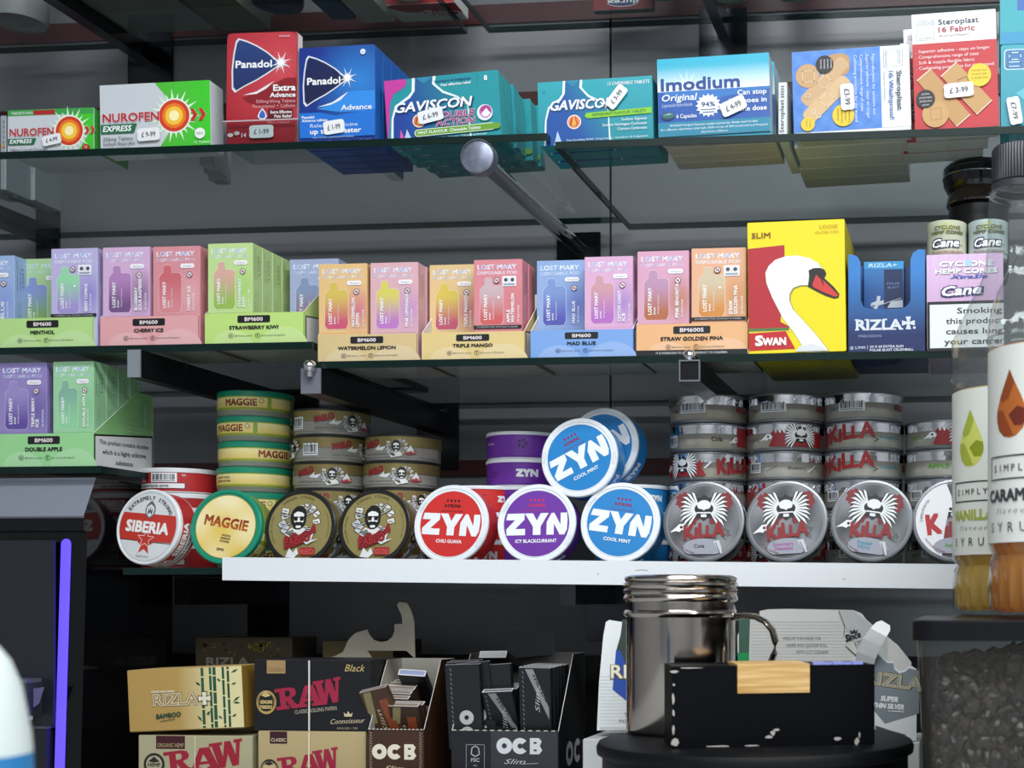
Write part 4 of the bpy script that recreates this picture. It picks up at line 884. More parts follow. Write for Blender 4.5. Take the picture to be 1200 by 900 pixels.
    pack(1008, 1011.8, 312, .055, '#1d4c8c', 'thin blue filter pack at the left inside the blue display box')
    pack(1060.5, 1070, 312, .045, '#16356c', 'dark blue filter pack at the right inside the blue display box')
blue_display()
# ---- papers carton with a health warning, round tubs on top, lids behind
def cane(p):
    x0, y0, x1, y1 = 1086.5, 298, 1176, 412
    p.rect(x0+.5, y0+.5, x1, 354, vgrad('#dcbcdc', '#d2acd0', 298, 354), ml=20)
    for k in range(8): p.rect(x0+4+k*11, 298.5, x0+4.6+k*11, 354, '#cfa8cc'); p.L -= 1
    p.L += 1
    p.text('CYCLONE', 1102.5, 313, 6, '#6a5a7c', w=62, bold=.08); p.text('CYCLONE', 1102, 312.4, 6, W_, w=62, bold=.06); p.text('HEMP CONES', 1097.5, 321.4, 5.6, '#6a5a7c', w=72, bold=.08); p.text('HEMP CONES', 1097, 320.8, 5.6, W_, w=72, bold=.06)
    p.disc(1136, 309, 4, '#a7cfe4'); p.text('XtraSlo', 1114, 327, 4.4, '#3a5fb0', w=44, bold=.04, shear=.35)
    for c, bo in (('#22305e', .16), ('#f2f3f8', .045)): p.text('Cane', 1105, 347.5 if bo > .1 else 347, 11, c, w=45+(2 if bo > .1 else 0), bold=bo, shear=.25, rot=3)
    p.rect(x0+.5, 353.5, x1, y1-.5, '#1c1d21'); p.rect(x0+3.5, 357, x1, y1-4, '#e6e9e8')
    for i, s in enumerate(('Smoking', 'this product', 'causes lung', 'your cancer')): p.text(s, 1142+ (0 if i else 6), 368+i*12, 7, '#26272b', al='c', w=(52, 66, 66, 70)[i], bold=.02)
cn, f_ = carton('cone_display_carton', 1086.5, 1176, 298, 412, 1.112, Z2R, .12, '#d7b6d6', 'pale lilac papers carton with a boxed health warning at the right', draw=cane, H=Pt(1130, 298, 1.112).z-Z2R, cols={'left': '#e9e4ea'}, roll=R(-.4))
cn.location.z += .0004
ZK = cn.location.z+cn['_h']+.0008
def tub(px_, Y, col, label, z0=ZK):
    k = mpp(px_, Y); r = 23.5*k; h = 43*k; c = Pt(px_, 700, Y)
    t = thing('papers_tub', (c.x, Y, z0), label, 'tub', 'round tubs on the lilac carton')
    b = MB(); b.lathe([(0, 0), (r-.001, 0), (r-.001, .0035), (r-.0003, .004), (r-.0003, h*.76), (r, h*.78), (r, h), (r-.001, h+.0006), (0, h+.0006)], col, 40); b.build('tub_body', PLAST, t, smooth=True)
    ra = r+.0001
    p = Pr(lambda x, y, l: ((ra+EPS*l)*math.sin(x*k/ra), -(ra+EPS*l)*math.cos(x*k/ra), h-y*k), maxlen=5)
    for k2 in range(14): a = k2*26; p.poly([(math.cos(R(a-12))*3, 7+math.sin(R(a-12))*3), (math.cos(R(a))*8, 7+math.sin(R(a))*6), (math.cos(R(a+12))*3, 7+math.sin(R(a+12))*3)], '#cdd23c'); p.L -= 1
    p.L += 1
    p.text('CYCLONE', -15, 10, 4, '#6f7442', w=32, bold=.06); p.text('HEMP CONES', -19, 15.5, 3.6, '#5b5f34', w=40, bold=.06)
    for c2, bo in (('#1c2a44', .16), ('#ffffff', .04)): p.text('Cane', -17, 31, 9.5, c2, w=32, bold=bo, shear=.25, rot=2)
    p.text('XtraSlo', 12, 29, 2.4, '#6a6a50', w=9); p.text('XTRA SLOW RAW CONES SMOOTH', -19, 37.5, 2.6, '#8d4a36', w=40, bold=.02)
    p.build('wrap_label', t)
tub(1109.5, 1.142, '#c3c7ae', 'round yellow green papers tub standing on the lilac carton, left one')
tub(1158, 1.142, '#b5c6c2', 'round pale tub beside it on the lilac carton, half behind the bottle neck')
for i, (yt_, yb_, px_, r_px) in enumerate(((222, 252, 1147, 37), (194, 226, 1146, 42))):
    Y = 1.215; k = mpp(px_, Y); c = Pt(px_, yb_, Y); r = r_px*k
t = thing('dark_jar', (Pt(1147, 700, 1.222).x, 1.222, ZK), 'dark jar with stacked ribbed lids on the lilac carton behind the tubs', 'jar')
k = mpp(1147, 1.222); zz = lambda py: Pt(1147, py, 1.222).z-ZK
b = MB(); b.lathe([(0, 0), (34*k, 0), (35*k, .002), (35*k, zz(247)), (30*k, zz(243)), (0, zz(243))], '#17181b', 40); b.build('jar_body', PLAST, t, smooth=True)
b = MB(); b.lathe([(0, zz(243)), (37*k, zz(243)), (38*k, zz(241)), (36.5*k, zz(232)), (34*k, zz(228)), (34*k, zz(226)), (0, zz(226))], '#3a302a', 40); b.build('collar', mat('brown_gloss', '#3b302a', rough=.15), t, smooth=True)
b = MB(); b.lathe([(0, zz(226)), (37*k, zz(226)), (41*k, zz(219)), (42*k, zz(212)), (42.6*k, zz(211)), (42*k, zz(210)), (41.5*k, zz(200)), (38*k, zz(196)), (36*k, zz(197)), (0, zz(197))], '#141518', 48); b.build('lid', mat('black_gloss', '#101114', rough=.08), t, smooth=True)
for zr, rr in ((210.5, 42.9), (241.5, 38.3)):
    b = MB(); b.lathe([(rr*k-.0004, zz(zr)-.0005), (rr*k, zz(zr)), (rr*k-.0004, zz(zr)+.0005), (rr*k-.0009, zz(zr)), (rr*k-.0004, zz(zr)-.0005)], '#fff000', 48); b.build('rim', CHROME, t, smooth=True)
# ================================================================== ROUND TINS
CLEARB = clear('clear_tin_base', '#f1f2f0', refl=1.5, diff=.42, dcol='#f0ebdd')
FOIL = mat('mirror_foil', '#dcdde0', rough=0.06, metal=1.0, bump=.6, bscale=90)
GREYM = mat('grey_metal_tin', '#85888c', rough=0.35, metal=.75)
def skull_wings(p, cx, cy, s, red=True):
    """winged skull over a red splash, s = half width"""
    if red:
        rr = random.Random(int(cx*7+cy))
        for sd in (-1, 1):
            for q in range(5): p.poly([(cx+sd*s*(.5+.13*q)+s*.36*math.cos(R(a))*rr.uniform(.6, 1.15), cy+s*(.42-.2*q)+s*.40*math.sin(R(a))*rr.uniform(.6, 1.15)) for a in range(0, 360, 20)], '#7e1c22'); p.L -= .8
        p.L += 1
    p.poly([(cx+s*math.cos(R(a))*(.78 if k % 2 else .62), cy+s*.62*math.sin(R(a))*(1.0 if k % 2 else .8)) for k, a in enumerate(range(0, 360, 18))], '#1d1e21')
    L = p.L
    for sd in (-1, 1):
        for k in range(10):
            a = R(68-k*14); ln = s*(.95+.08*math.sin(k)); ox, oy = cx+sd*s*.22, cy+s*.05
            ux, uy = math.cos(a)*sd, -math.sin(a); nx, ny = -uy, ux; w0 = s*.055
            i0, i1 = s*.22, ln
            for ww, c, q in ((w0*1.9, '#17181b', 0), (w0, '#e8eaea', 1)):
                p.L = L+q
                bx, by = ox+ux*i1*.8, oy+uy*i1*.8
                p.poly([(ox+ux*i0+nx*ww*.6, oy+uy*i0+ny*ww*.6), (bx+nx*ww, by+ny*ww), (ox+ux*(i1+ww*.4), oy+uy*(i1+ww*.4)+s*.1), (bx-nx*ww, by-ny*ww), (ox+ux*i0-nx*ww*.6, oy+uy*i0-ny*ww*.6)], c)
    p.L = L+2; p.disc(cx, cy, s*.36, '#17181b', ry=s*.34, n=16); p.disc(cx, cy-s*.12, s*.32, '#eceded', ry=s*.24, n=16)
    for sd in (-1, 1): p.poly([(cx+sd*s*.04, cy+s*.08), (cx+sd*s*.33, cy+s*.02), (cx+sd*s*.3, cy+s*.2), (cx+sd*s*.1, cy+s*.2)], '#101114'); p.L -= 1
    p.L += 1; p.rect(cx-s*.33, cy+s*.2, cx+s*.33, cy+s*.26, '#eceded'); p.rect(cx-s*.13, cy+s*.3, cx+s*.13, cy+s*.44, '#eceded')
def bird(p, cx, cy, s):
    p.poly([(cx-s, cy+s*.35), (cx-.35*s, cy-.2*s), (cx, cy-.55*s), (cx+.5*s, cy-.6*s), (cx+.85*s, cy-.2*s), (cx+.7*s, cy+.15*s), (cx+.3*s, cy+.05*s), (cx+.1*s, cy+.3*s), (cx-.3*s, cy+.2*s)], '#eceded')
    p.disc(cx+.25*s, cy-.22*s, .16*s, '#1b1c1f', n=10)
def gentleman(p, cx, cy, s, cards=True):
    """man with glasses and beard, playing cards and fists around him, s = half width"""
    L = p.L; rr = random.Random(3)
    if cards:
        for a, d, w2, c in ((150, .95, .2, '#dcdad2'), (170, .85, .2, '#cfcfc8'), (195, 1.0, .22, '#bfc2c4'), (215, .95, .24, '#c7cacc'), (35, .95, .2, '#d8d6cc'), (15, 1.05, .18, '#e6e4dc'), (-8, 1.05, .2, '#dedcd4'), (60, .8, .16, '#cdccc4'), (78, .7, .12, '#c4c4be')):
            x, y = cx+s*d*math.cos(R(a)), cy-s*d*math.sin(R(a)); t = R(a+25); ca, sa = math.cos(t), math.sin(t)
            for q, c2 in ((1.18, '#1c1c1e'), (1, c)):
                p.L = L+(q == 1); p.poly([(x+(u*ca-v*sa)*s*q, y-(u*sa+v*ca)*s*q) for u, v in ((-w2, -w2*.6), (w2, -w2*.7), (w2, w2*.6), (-w2, w2*.7))], c2)
            p.L = L+2; p.line([(x-s*w2*.5, y), (x+s*w2*.5, y+s*.04)], s*.05, '#3a3a3c')
        for a in (28, 48, 165, 205):
            x, y = cx+s*.5*math.cos(R(a)), cy-s*.5*math.sin(R(a)); x2, y2 = cx+s*1.1*math.cos(R(a)), cy-s*1.1*math.sin(R(a)); p.L = L+1
            p.line([(x, y), (x2, y2)], s*.13, '#17181a'); p.line([(x, y), (x2, y2)], s*.04, '#d8d8d4')
    p.L = L+4
    P_ = lambda pts: [(cx+a*s, cy+b2*s) for a, b2 in pts]
    p.poly(P_([(-.45, .2), (-.5, -.2), (-.38, -.5), (-.15, -.72), (.15, -.74), (.38, -.55), (.45, -.25), (.42, .2), (.2, .55), (0, .75), (-.25, .5)]), '#141416')
    p.poly(P_([(-.3, .05), (-.3, -.3), (-.1, -.42), (.15, -.38), (.3, -.28), (.3, .1), (.12, .5), (-.12, .5)]), '#ecebe8')
    for sd in (-1, 1): p.poly(P_([(sd*.05, -.14), (sd*.31, -.14), (sd*.28, .1), (sd*.08, .1)]), '#0f0f11'); p.L -= 1
    p.L += 1; p.poly(P_([(-.3, .22), (-.1, .15), (0, .18), (.1, .15), (.3, .22), (.25, .45), (.1, .36), (-.1, .36), (-.25, .45)]), '#141416'); p.line(P_([(-.35, -.1), (.35, -.1)]), s*.04, '#141416')
    p.poly(P_([(-.75, .85), (-.4, .5), (-.1, .6), (.1, .6), (.45, .4), (.8, .55), (.6, 1.0), (-.5, 1.2)]), '#e2e2de')
    for k in range(5): p.line(P_([(-.7+.1*k, .8+.05*k), (-.3+.05*k, .62+.08*k)]), s*.06, '#222224'); p.line(P_([(.35+.1*k, .5+.08*k), (.7, .5+.1*k)]), s*.05, '#222224')
def tin_root(name, label, group, R0, h): return thing(name, (0, 0, 0), label, 'tin', group)
def wrap(R_, z_):                                     # x, y in mm, y up from the base
    return lambda x, y, l: ((R_+EPS*l)*math.sin(x/1000/R_), -(R_+EPS*l)*math.cos(x/1000/R_), y/1000)
class Wr(Pr):
    """side wrap with y measured upwards in mm"""
def wrapper(R_):
    return Pr(lambda x, y, l: ((R_+.00008+EPS*l)*math.sin(x/1000/R_), -(R_+.00008+EPS*l)*math.cos(x/1000/R_), y/1000), maxlen=4.5)
def flip(p, H):                                       # let the side be drawn y-down like any face
    f = p.fn; p.fn = lambda x, y, l: f(x, H-y, l); return p
TINS = {}
def make_tin(kind, R_, h, face=None, side=None, label='', group=None):
    """axis along z, side print towards -y, lid on top"""
    name = 'round_tin'; t = thing(name, (0, 0, 0), label, 'tin', group); r = R_; mm = .001
    def L_(prof, nm, m, col='#ffffff', parent=t):
        b = MB(); b.lathe(prof, col, 56); return b.build(nm, m, parent, smooth=True)
    if kind == 'zyn':
        col = face
        L_([(0, 0), (r-2.4*mm, 0), (r-1.2*mm, 1.2*mm, '#e6e9ee'), (r-.9*mm, 2.2*mm), (r-.6*mm, 2.4*mm, col), (r-.6*mm, h-3.2*mm, col)], 'base', PLAST, col)
        L_([(r-.7*mm, h-3.2*mm), (r, h-3.0*mm), (r, h-.9*mm), (r-.7*mm, h), (r-3.3*mm, h), (r-3.7*mm, h-.6*mm), (r-4.6*mm, h-.6*mm), (r-5.0*mm, h-.2*mm), (r-5.4*mm, h-.2*mm), (r-5.7*mm, h-.5*mm), (0, h-.5*mm)], 'lid', PLAST, '#e9edf1')
        for a in (-28, 152):
            b = MB(); n = 6
            for q in range(n):
                a0 = R(a-9+18*q/n); a1 = R(a-9+18*(q+1)/n); r0, r1 = r-3.9*mm, r-1.2*mm
                z = h+.25*mm; b.face([(r0*math.cos(a0), r0*math.sin(a0), z), (r1*math.cos(a0), r1*math.sin(a0), z), (r1*math.cos(a1), r1*math.sin(a1), z), (r0*math.cos(a1), r0*math.sin(a1), z)], '#dfe3e8')
                b.face([(r1*math.cos(a0), r1*math.sin(a0), z), (r1*math.cos(a1), r1*math.sin(a1), z), (r1*math.cos(a1), r1*math.sin(a1), z-.6*mm), (r1*math.cos(a0), r1*math.sin(a0), z-.6*mm)], '#c6cbd2')
                b.face([(r0*math.cos(a0), r0*math.sin(a0), z), (r0*math.cos(a1), r0*math.sin(a1), z), (r0*math.cos(a1), r0*math.sin(a1), z-.6*mm), (r0*math.cos(a0), r0*math.sin(a0), z-.6*mm)], '#c6cbd2')
            b.build('lid_notch', PLAST, t)
    elif kind == 'siberia':
        L_([(0, 0), (r-1.6*mm, 0), (r-.6*mm, 1.0*mm), (r-.6*mm, 1.6*mm), (r-.6*mm, h-4.2*mm, '#b3282e')], 'base', PLAST, '#dfe0e2')
        L_([(r-.7*mm, h-4.2*mm), (r, h-4.0*mm), (r, h-.9*mm), (r-.7*mm, h), (r-2.2*mm, h), (r-2.6*mm, h-.4*mm), (0, h-.4*mm)], 'lid', PLAST, '#e3e5e8')
    elif kind == 'maggie':
        L_([(0, 0), (r-2.2*mm, 0), (r-1*mm, 1.2*mm), (r-.8*mm, 4.5*mm, '#7d8275'), (r-.6*mm, 5*mm), (r-.6*mm, h-5.4*mm, '#93a23c')], 'base', PLAST, '#8d938a')
        L_([(r-.7*mm, h-5.4*mm), (r, h-5.2*mm), (r, h-1*mm), (r-.9*mm, h), (r-3.2*mm, h), (r-3.6*mm, h-.7*mm), (r-4.6*mm, h-.8*mm), (0, h-.8*mm)], 'lid', PLAST, '#178a6c')
    elif kind == 'pablo':
        L_([(0, 0), (r-1.6*mm, 0), (r-.6*mm, 1*mm), (r-.6*mm, h*.52)], 'base', mat('smoky_base', '#96948c', rough=.25, metal=.35), '#8d8b84')
        L_([(r-.6*mm, h*.52), (r, h*.53), (r, h-2.2*mm)], 'lid_band', mat('olive_foil', '#8f8050', rough=.3, metal=.5), '#857748')
        L_([(r, h-2.2*mm), (r+.2*mm, h-2*mm), (r+.2*mm, h-.6*mm), (r-.5*mm, h), (r-3.2*mm, h), (r-3.5*mm, h-.5*mm), (0, h-.5*mm)], 'lid', PLAST, '#1b1b1c')
    elif kind == 'killa':
        L_([(0, 0), (r-1.8*mm, 0), (r-.8*mm, .8*mm), (r-.5*mm, 1.6*mm), (r-.5*mm, 2.6*mm), (r-1.1*mm, 3*mm)], 'base_rim', GREYM)
        L_([(r-1.1*mm, 3*mm, '#ffffff', 0), (r-.9*mm, h*.62)], 'clear_band', CLEARB)
        L_([(r-.9*mm, h*.62), (r-.2*mm, h*.63), (r-.1*mm, h-1.8*mm)], 'lid_band', FOIL)
        L_([(r-.1*mm, h-1.8*mm), (r, h-1.5*mm), (r-.2*mm, h-.4*mm), (r-.9*mm, h), (r-2.6*mm, h), (r-3*mm, h-.5*mm), (0, h-.5*mm)], 'lid', GREYM)
        b = MB(); rr = random.Random(5)
        for q in range(22):
            a = q*360/22; x, y = (r-.0095)*math.cos(R(a)), (r-.0095)*math.sin(R(a)); m_ = Matrix.Rotation(R(a+rr.uniform(-25, 25)), 4, 'Z')@Matrix.Rotation(R(rr.uniform(-14, 14)), 4, 'Y')
            w2, d2, h2 = .0055, .0026, .0042
            vs = [m_@Vector((sx*d2*q2, sy*w2*q2, sz*h2)) for sz, q2 in ((-1, .6), (0, 1), (1, .6)) for sx, sy in ((-1, -1), (1, -1), (1, 1), (-1, 1))]
            vs = [v+Vector((x, y, .0082)) for v in vs]
            for lv in (0, 4):
                for e in range(4): b.face([vs[lv+e], vs[lv+(e+1) % 4], vs[lv+4+(e+1) % 4], vs[lv+4+e]], side if isinstance(side, str) else '#e4e0d4')
            b.face(vs[8:12], '#e4e0d4')
        b.build('pouches', mat('pouch_fleece', attr=True, rough=.9), t)['kind'] = 'stuff'
    return t
def fprint(R_, h, dz=0):                              # face drawing: unit = mm, y down, on top of the lid
    return Pr(lambda x, y, l: (x/1000, -y/1000, h+dz+EPS*l), maxlen=None)
def spin(p, deg):
    f = p.fn; c, s_ = math.cos(R(deg)), math.sin(R(deg)); p.fn = lambda x, y, l: f(x*c+y*s_, -x*s_+y*c, l); return p
# ---- faces
def face_zyn(t, r, h, col, name, nw, deg=0, dk='#3d1216'):
    R1 = (r-.0058)*1000; p = spin(fprint(r, h, -.0005), deg); L0 = p.L
    p.disc(0, 0, R1, col, n=48)
    for k in range(4): p.disc(-5.2+k*3.5, -20.5, 1.15, dk, n=10); p.L -= 1
    p.L += 1; p.text('X-STRONG', -.2, -14.7, 2.6, dk, al='c', w=15, bold=.05); p.text('NICOTINE POUCHES', 0, -10.6, 1.3, dk, al='c', w=20)
    cl = R1*.995
    def g(pts): p.poly(pts, '#eef1f4', up=False)
    # Z, Y, N drawn as one wide word running off both edges
    g([(-25.6, -9), (-10.6, -9), (-10.6, -3.5), (-18.6, 4.5), (-9.8, 4.5), (-9.8, 10), (-26, 10), (-26.5, 4.6), (-18.8, -3.3), (-26.8, -3.3)])
    g([(-10.4, -9), (-3.2, -9), (.3, -2.6), (3.6, -9), (10.6, -9), (3.8, 2.6), (3.8, 10), (-3.0, 10), (-3.0, 2.8)])
    g([(9.0, 10), (9.0, -1.2), (13.2, -9), (15.6, -9), (21.2, 1.2), (21.2, -9), (26.8, -9), (27.4, -3), (27, 5.5), (24.8, 10), (20.6, 10), (15.4, .4), (15.4, 10)])
    p.L += 1; p.text(name, 0, 16.6, 3.0, '#f1f3f5', al='c', w=nw, bold=.03); p.build('face_print', t)
def side_zyn(t, r, h, var):
    p = flip(wrapper(r-.0006), h*1000); c = '#eceef2'
    if var == 'word': p.text('ZYN', 4, 15.5, 6.2, c, w=19, bold=.09); p.text('nicotine', -22, 13, 1.6, '#2a1a3a', w=9); p.text('pouches', -22, 16, 1.6, '#2a1a3a', w=8)
    elif var == 'icons':
        p.text('blackcurrant', -31, 11.5, 2, c, w=11); p.text('3MG', -31, 7, 1.6, '#2a1a3a')
        p.line([(9+2.6*math.cos(R(a)), 11+2.6*math.sin(R(a))) for a in range(0, 360, 45)], .5, '#2a1a3a', closed=True)
        for a in range(0, 360, 72): p.disc(9+3.5*math.cos(R(a)), 11+3.5*math.sin(R(a)), 1.1, '#2a1a3a', n=8); p.L -= 1
    elif var == 'text':
        for k in range(3): p.text('nicotine pouches contains nicotine', -18+k, 9+k*3, 1.5, '#2a1a24', w=32-k*5); p.L -= 1
        p.text('ZYN', 24, 14, 5, c, w=14, bold=.09)
    p.build('side_print', t)
def star(cx, cy, r0, r1, n=5, a0=-90): return [(cx+(r0 if k % 2 == 0 else r1)*math.cos(R(a0+k*180/n)), cy+(r0 if k % 2 == 0 else r1)*math.sin(R(a0+k*180/n))) for k in range(2*n)]
def face_siberia(t, r, h, deg=0):
    p = spin(fprint(r, h, -.0003), deg)
    p.disc(0, 0, 30.6, '#d9dcdf', n=44); p.ring(0, 0, 30.2, 30.6, '#9fa3a8', n=44)
    RED = '#c2392f'
    a = [(30*math.cos(R(q)), 30*math.sin(R(q))) for q in range(-24, 27, 6)]; b2 = [(30*math.cos(R(q)), 30*math.sin(R(q))) for q in range(154, 205, 6)]
    p.poly(a+b2, RED); p.line([(-27.4, 13), (27.4, 13)], .7, '#4a2a2a')
    p.poly(star(0, 16, 9.5, 3.8), RED); p.line(star(0, 11, 9, 3.6), .5, '#f0dcd8', closed=True)
    p.poly([(-4.5, -19), (-2, -22), (0, -23.5), (2, -22), (4.5, -19), (5.5, -15), (4, -10), (0, -7), (-4, -10), (-5.5, -15)], '#5d6266'); p.poly([(-3.6, -18), (0, -20.5), (3.6, -18), (4.3, -15), (3.2, -11), (0, -8.5), (-3.2, -11), (-4.3, -15)], '#d8dbdd')
    p.poly([(-2.4, -10.5), (-2.2, -17), (-.8, -14), (0, -18.5), (.8, -14), (2.2, -17), (2.4, -10.5), (.9, -12.6), (-.9, -12.6)], '#54585c')
    p.text('SIBERIA', 0, 5, 10, '#f3f0ee', al='c', w=45, bold=.05)
    p.arctext('EXTREMELY STRONG', 0, 0, 24.5, 3.6, '#3a3f44', spread=112, bold=.02)
    p.text('WHITE DRY', 0, 27.4, 2, '#7c8186', al='c', w=14); p.build('face_print', t)
def side_siberia(t, r, h, var):
    p = flip(wrapper(r-.0006), h*1000)
    if var == 'bar':
        p.rect(-36, 4.4, -5, 13.4, '#b3262c'); p.barcode(-9, 4.6, 15, 13.2, 20); p.line(star(-20, 9, 5.5, 2.4), .5, '#ead9d9', closed=True); p.line([(-26, 10), (-14, 7)], .5, '#ead9d9')
        p.text('SIX', 19, 7.6, 2, '#f0e6e6'); p.rect(-40, 13.8, 22, 19, '#1d1e20'); p.rect(-40, 14.3, 21.4, 18.6, '#e9eaeb'); p.text('starkt vanebildande amne', -30, 17.7, 3, '#2b2c2e', w=38, bold=.02)
    elif var == 'word':
        p.rect(-50, 4.6, 50, 12.6, '#a8242a'); p.text('SIBERIA', -14, 12, 6, '#eeeae8', w=34, bold=.05); p.rect(-50, 12.8, 50, 17, '#dadbdc'); p.text('nicotine contains', -18, 16.2, 2.4, '#2b2c2e', w=40)
    elif var == 'rim':
        p.rect(-60, 4.5, 60, 12.4, '#bb3a35', ml=4); p.text('SIBERIA', -10, 11.4, 5.4, '#eeeae8', w=32, bold=.06); p.text('SIBERIA', 28, 11.4, 5.4, '#eeeae8', w=32, bold=.06); p.text('SIBERIA', -60, 11.4, 5.4, '#eeeae8', w=32, bold=.06)
        p.rect(-60, 12.6, 60, 18.8, '#e1e2e3'); p.line([(k*3, 12.7) for k in range(-20, 21)], .4, '#222324'); p.text('EXTREMELY STRONG TOBACCO FREE 6 EXTREMELY STRONG', -52, 17.2, 3, '#242628', w=104, bold=.02)
    p.build('side_print', t)
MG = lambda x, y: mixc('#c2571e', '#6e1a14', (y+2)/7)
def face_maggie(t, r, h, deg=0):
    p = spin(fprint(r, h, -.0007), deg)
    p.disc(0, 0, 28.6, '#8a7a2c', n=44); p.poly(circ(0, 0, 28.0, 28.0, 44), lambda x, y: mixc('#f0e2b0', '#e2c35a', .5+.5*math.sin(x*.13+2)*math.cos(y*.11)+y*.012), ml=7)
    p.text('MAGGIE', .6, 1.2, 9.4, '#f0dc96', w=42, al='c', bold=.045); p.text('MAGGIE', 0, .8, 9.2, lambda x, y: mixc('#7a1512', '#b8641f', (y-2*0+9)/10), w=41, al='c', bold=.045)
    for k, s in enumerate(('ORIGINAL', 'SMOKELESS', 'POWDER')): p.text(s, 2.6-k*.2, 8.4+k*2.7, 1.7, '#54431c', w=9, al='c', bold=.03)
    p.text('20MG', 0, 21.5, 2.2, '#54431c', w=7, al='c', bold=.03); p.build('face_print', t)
def side_maggie(t, r, h, off):
    p = flip(wrapper(r-.0005), h*1000)
    cb = lambda x, y: mixc('#ece0a2', '#dcc25a', (y-6.6)/10)
    p.rect(-52, 5.4, 52, 6.4, '#a8b23c', ml=4); p.rect(-52, 6.4, 52, 15.6, cb, ml=4.5); p.rect(-52, 15.6, 52, 17.4, '#93a23a', ml=4)
    if off is not None:
        for c, bo, dx in (('#f0dc9a', .05, .4), (lambda x, y: mixc('#5c1512', '#a8501e', (13.6-y)/6.6), .04, 0)): p.text('MAGGIE', off+dx, 13.9, 6.3, c, w=29, bold=bo)
        p.ring(off+33, 9.4, 1.8, 2.3, '#7a6a3a', n=10); p.rect(off+38, 5.6, off+41.5, 17, '#8fa33a')
    else:
        p.text('LUXURY SNUS', -24, 10, 1.8, '#5a4a20', w=17, bold=.03); p.text('BETTER POWER', -24, 13.3, 1.8, '#5a4a20', w=18, bold=.03)
    p.build('side_print', t)
def red_script(p, x, y, s, flav):
    """jagged red word on a dark outline"""
    for c, bo in (('#2a0c0e', .08), ('#a3242a', .035)): p.text('PABLO', x, y, 7.4*s, c, w=23*s, bold=bo, rot=14, shear=.12)
    if flav: p.text(flav, x+9*s, y+3.4*s, 4.2*s, '#a3242a', w=15*s, bold=.05, rot=6)
def face_pablo(t, r, h, flav, deg=0):
    p = spin(fprint(r, h, -.0004), deg)
    p.disc(0, 0, 29.8, '#8f8350', n=48); p.ring(0, 0, 29.2, 29.8, '#6d6238', n=48)
    p.arctext('DANGER STRONG', 0, 0, 25.5, 2.5, '#4b4224', spread=62, a_mid=97, bold=.02); p.arctext('20MG NICOTINE', 0, 0, 26, 1.8, '#6b6036', spread=50, a_mid=5); p.arctext('NICOTINE POUCHES', 0, 0, 26, 1.8, '#6b6036', spread=50, a_mid=185)
    gentleman(p, -1.5, -7, 16); p.poly([(-13, 7), (-9, 9), (-3, 5), (0, 8), (6, 3), (9, 5), (14, -4), (16, 4), (9, 12), (2, 16), (-7, 19), (-13, 20)], '#8e1f25')
    p.poly([(4, 13), (14, 6), (12, 12), (18, 11), (8, 16)], '#d9dadb'); red_script(p, -12, 18, 1.05, ''); p.poly([(-11, 27), (-8, 19), (-4, 23), (-1, 19), (1, 24), (-3, 28)], '#e2e3e5')
    p.rect(2, 18.5, 16, 25.5, '#9c2a2c'); p.text(flav, 9, 24.3, 4.4, '#c9544e', al='c', w=12, bold=.03); p.build('face_print', t)
def side_pablo(t, r, h, off, var=0):
    p = flip(wrapper(r-.0002), h*1000)
    p.rect(-50, 12.4, 50, 20.8, '#8e8c84', ml=4.5) if var != 9 else None
    p.barcode(off-28, 7.5, off-13, 18.5, 16); red_script(p, off, 13.4, .75, ''); p.poly([(off+12, 14), (off+18, 9), (off+17, 12), (off+24, 11), (off+20, 15)], '#dedfe0'); p.text('Danger Strong Nicotine', off, 18.6, 1.6, '#3a3630', w=24)
    gentleman(p, off+33, 11.5, 8.2); p.poly([(off+41, 17), (off+45, 10), (off+49, 17)], '#e3e3e3'); p.text('PABLO', off+41, 19, 3, '#a3242a', w=9, bold=.06, rot=10)
    gentleman(p, off-42, 11.5, 8.2); p.build('side_print', t)
def killa_word(p, x, y, h_, w_, rot=5):
    for s, dx, wd in (('K', 0, .25), ('I', .27, .09), ('L', .38, .18), ('L', .56, .18), ('A', .73, .28)):
        yy = y-(dx*w_)*math.sin(R(rot)); hh = h_*(1.1 if s == 'K' else 1+.12*math.sin(dx*20))
        p.text(s, x+dx*w_, yy+h_*.06*math.sin(dx*30), hh, '#8c181d', w=w_*wd, bold=.045, rot=rot+3, shear=.1); p.L -= .05
    p.L += 1
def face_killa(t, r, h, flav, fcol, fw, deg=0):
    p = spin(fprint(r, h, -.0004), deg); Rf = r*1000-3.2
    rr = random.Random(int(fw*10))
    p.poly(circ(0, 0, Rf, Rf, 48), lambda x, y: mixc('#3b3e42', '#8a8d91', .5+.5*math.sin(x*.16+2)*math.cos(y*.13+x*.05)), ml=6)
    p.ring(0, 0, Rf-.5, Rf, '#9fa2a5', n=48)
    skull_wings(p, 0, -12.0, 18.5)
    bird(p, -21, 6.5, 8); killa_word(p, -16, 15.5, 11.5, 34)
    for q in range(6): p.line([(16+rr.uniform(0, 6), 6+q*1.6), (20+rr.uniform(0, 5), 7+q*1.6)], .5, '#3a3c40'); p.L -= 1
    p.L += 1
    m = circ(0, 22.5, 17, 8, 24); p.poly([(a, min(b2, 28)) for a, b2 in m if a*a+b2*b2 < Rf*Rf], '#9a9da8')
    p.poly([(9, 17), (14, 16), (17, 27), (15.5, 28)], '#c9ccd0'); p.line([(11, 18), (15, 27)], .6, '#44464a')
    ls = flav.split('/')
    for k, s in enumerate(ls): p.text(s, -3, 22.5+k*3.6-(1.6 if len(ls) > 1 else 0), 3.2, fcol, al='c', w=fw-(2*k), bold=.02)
    p.arctext('NICOTINE POUCHES', 0, 0, Rf-3, 1.6, '#7c3438', a_mid=-125, spread=40, inward=True); p.build('face_print', t)
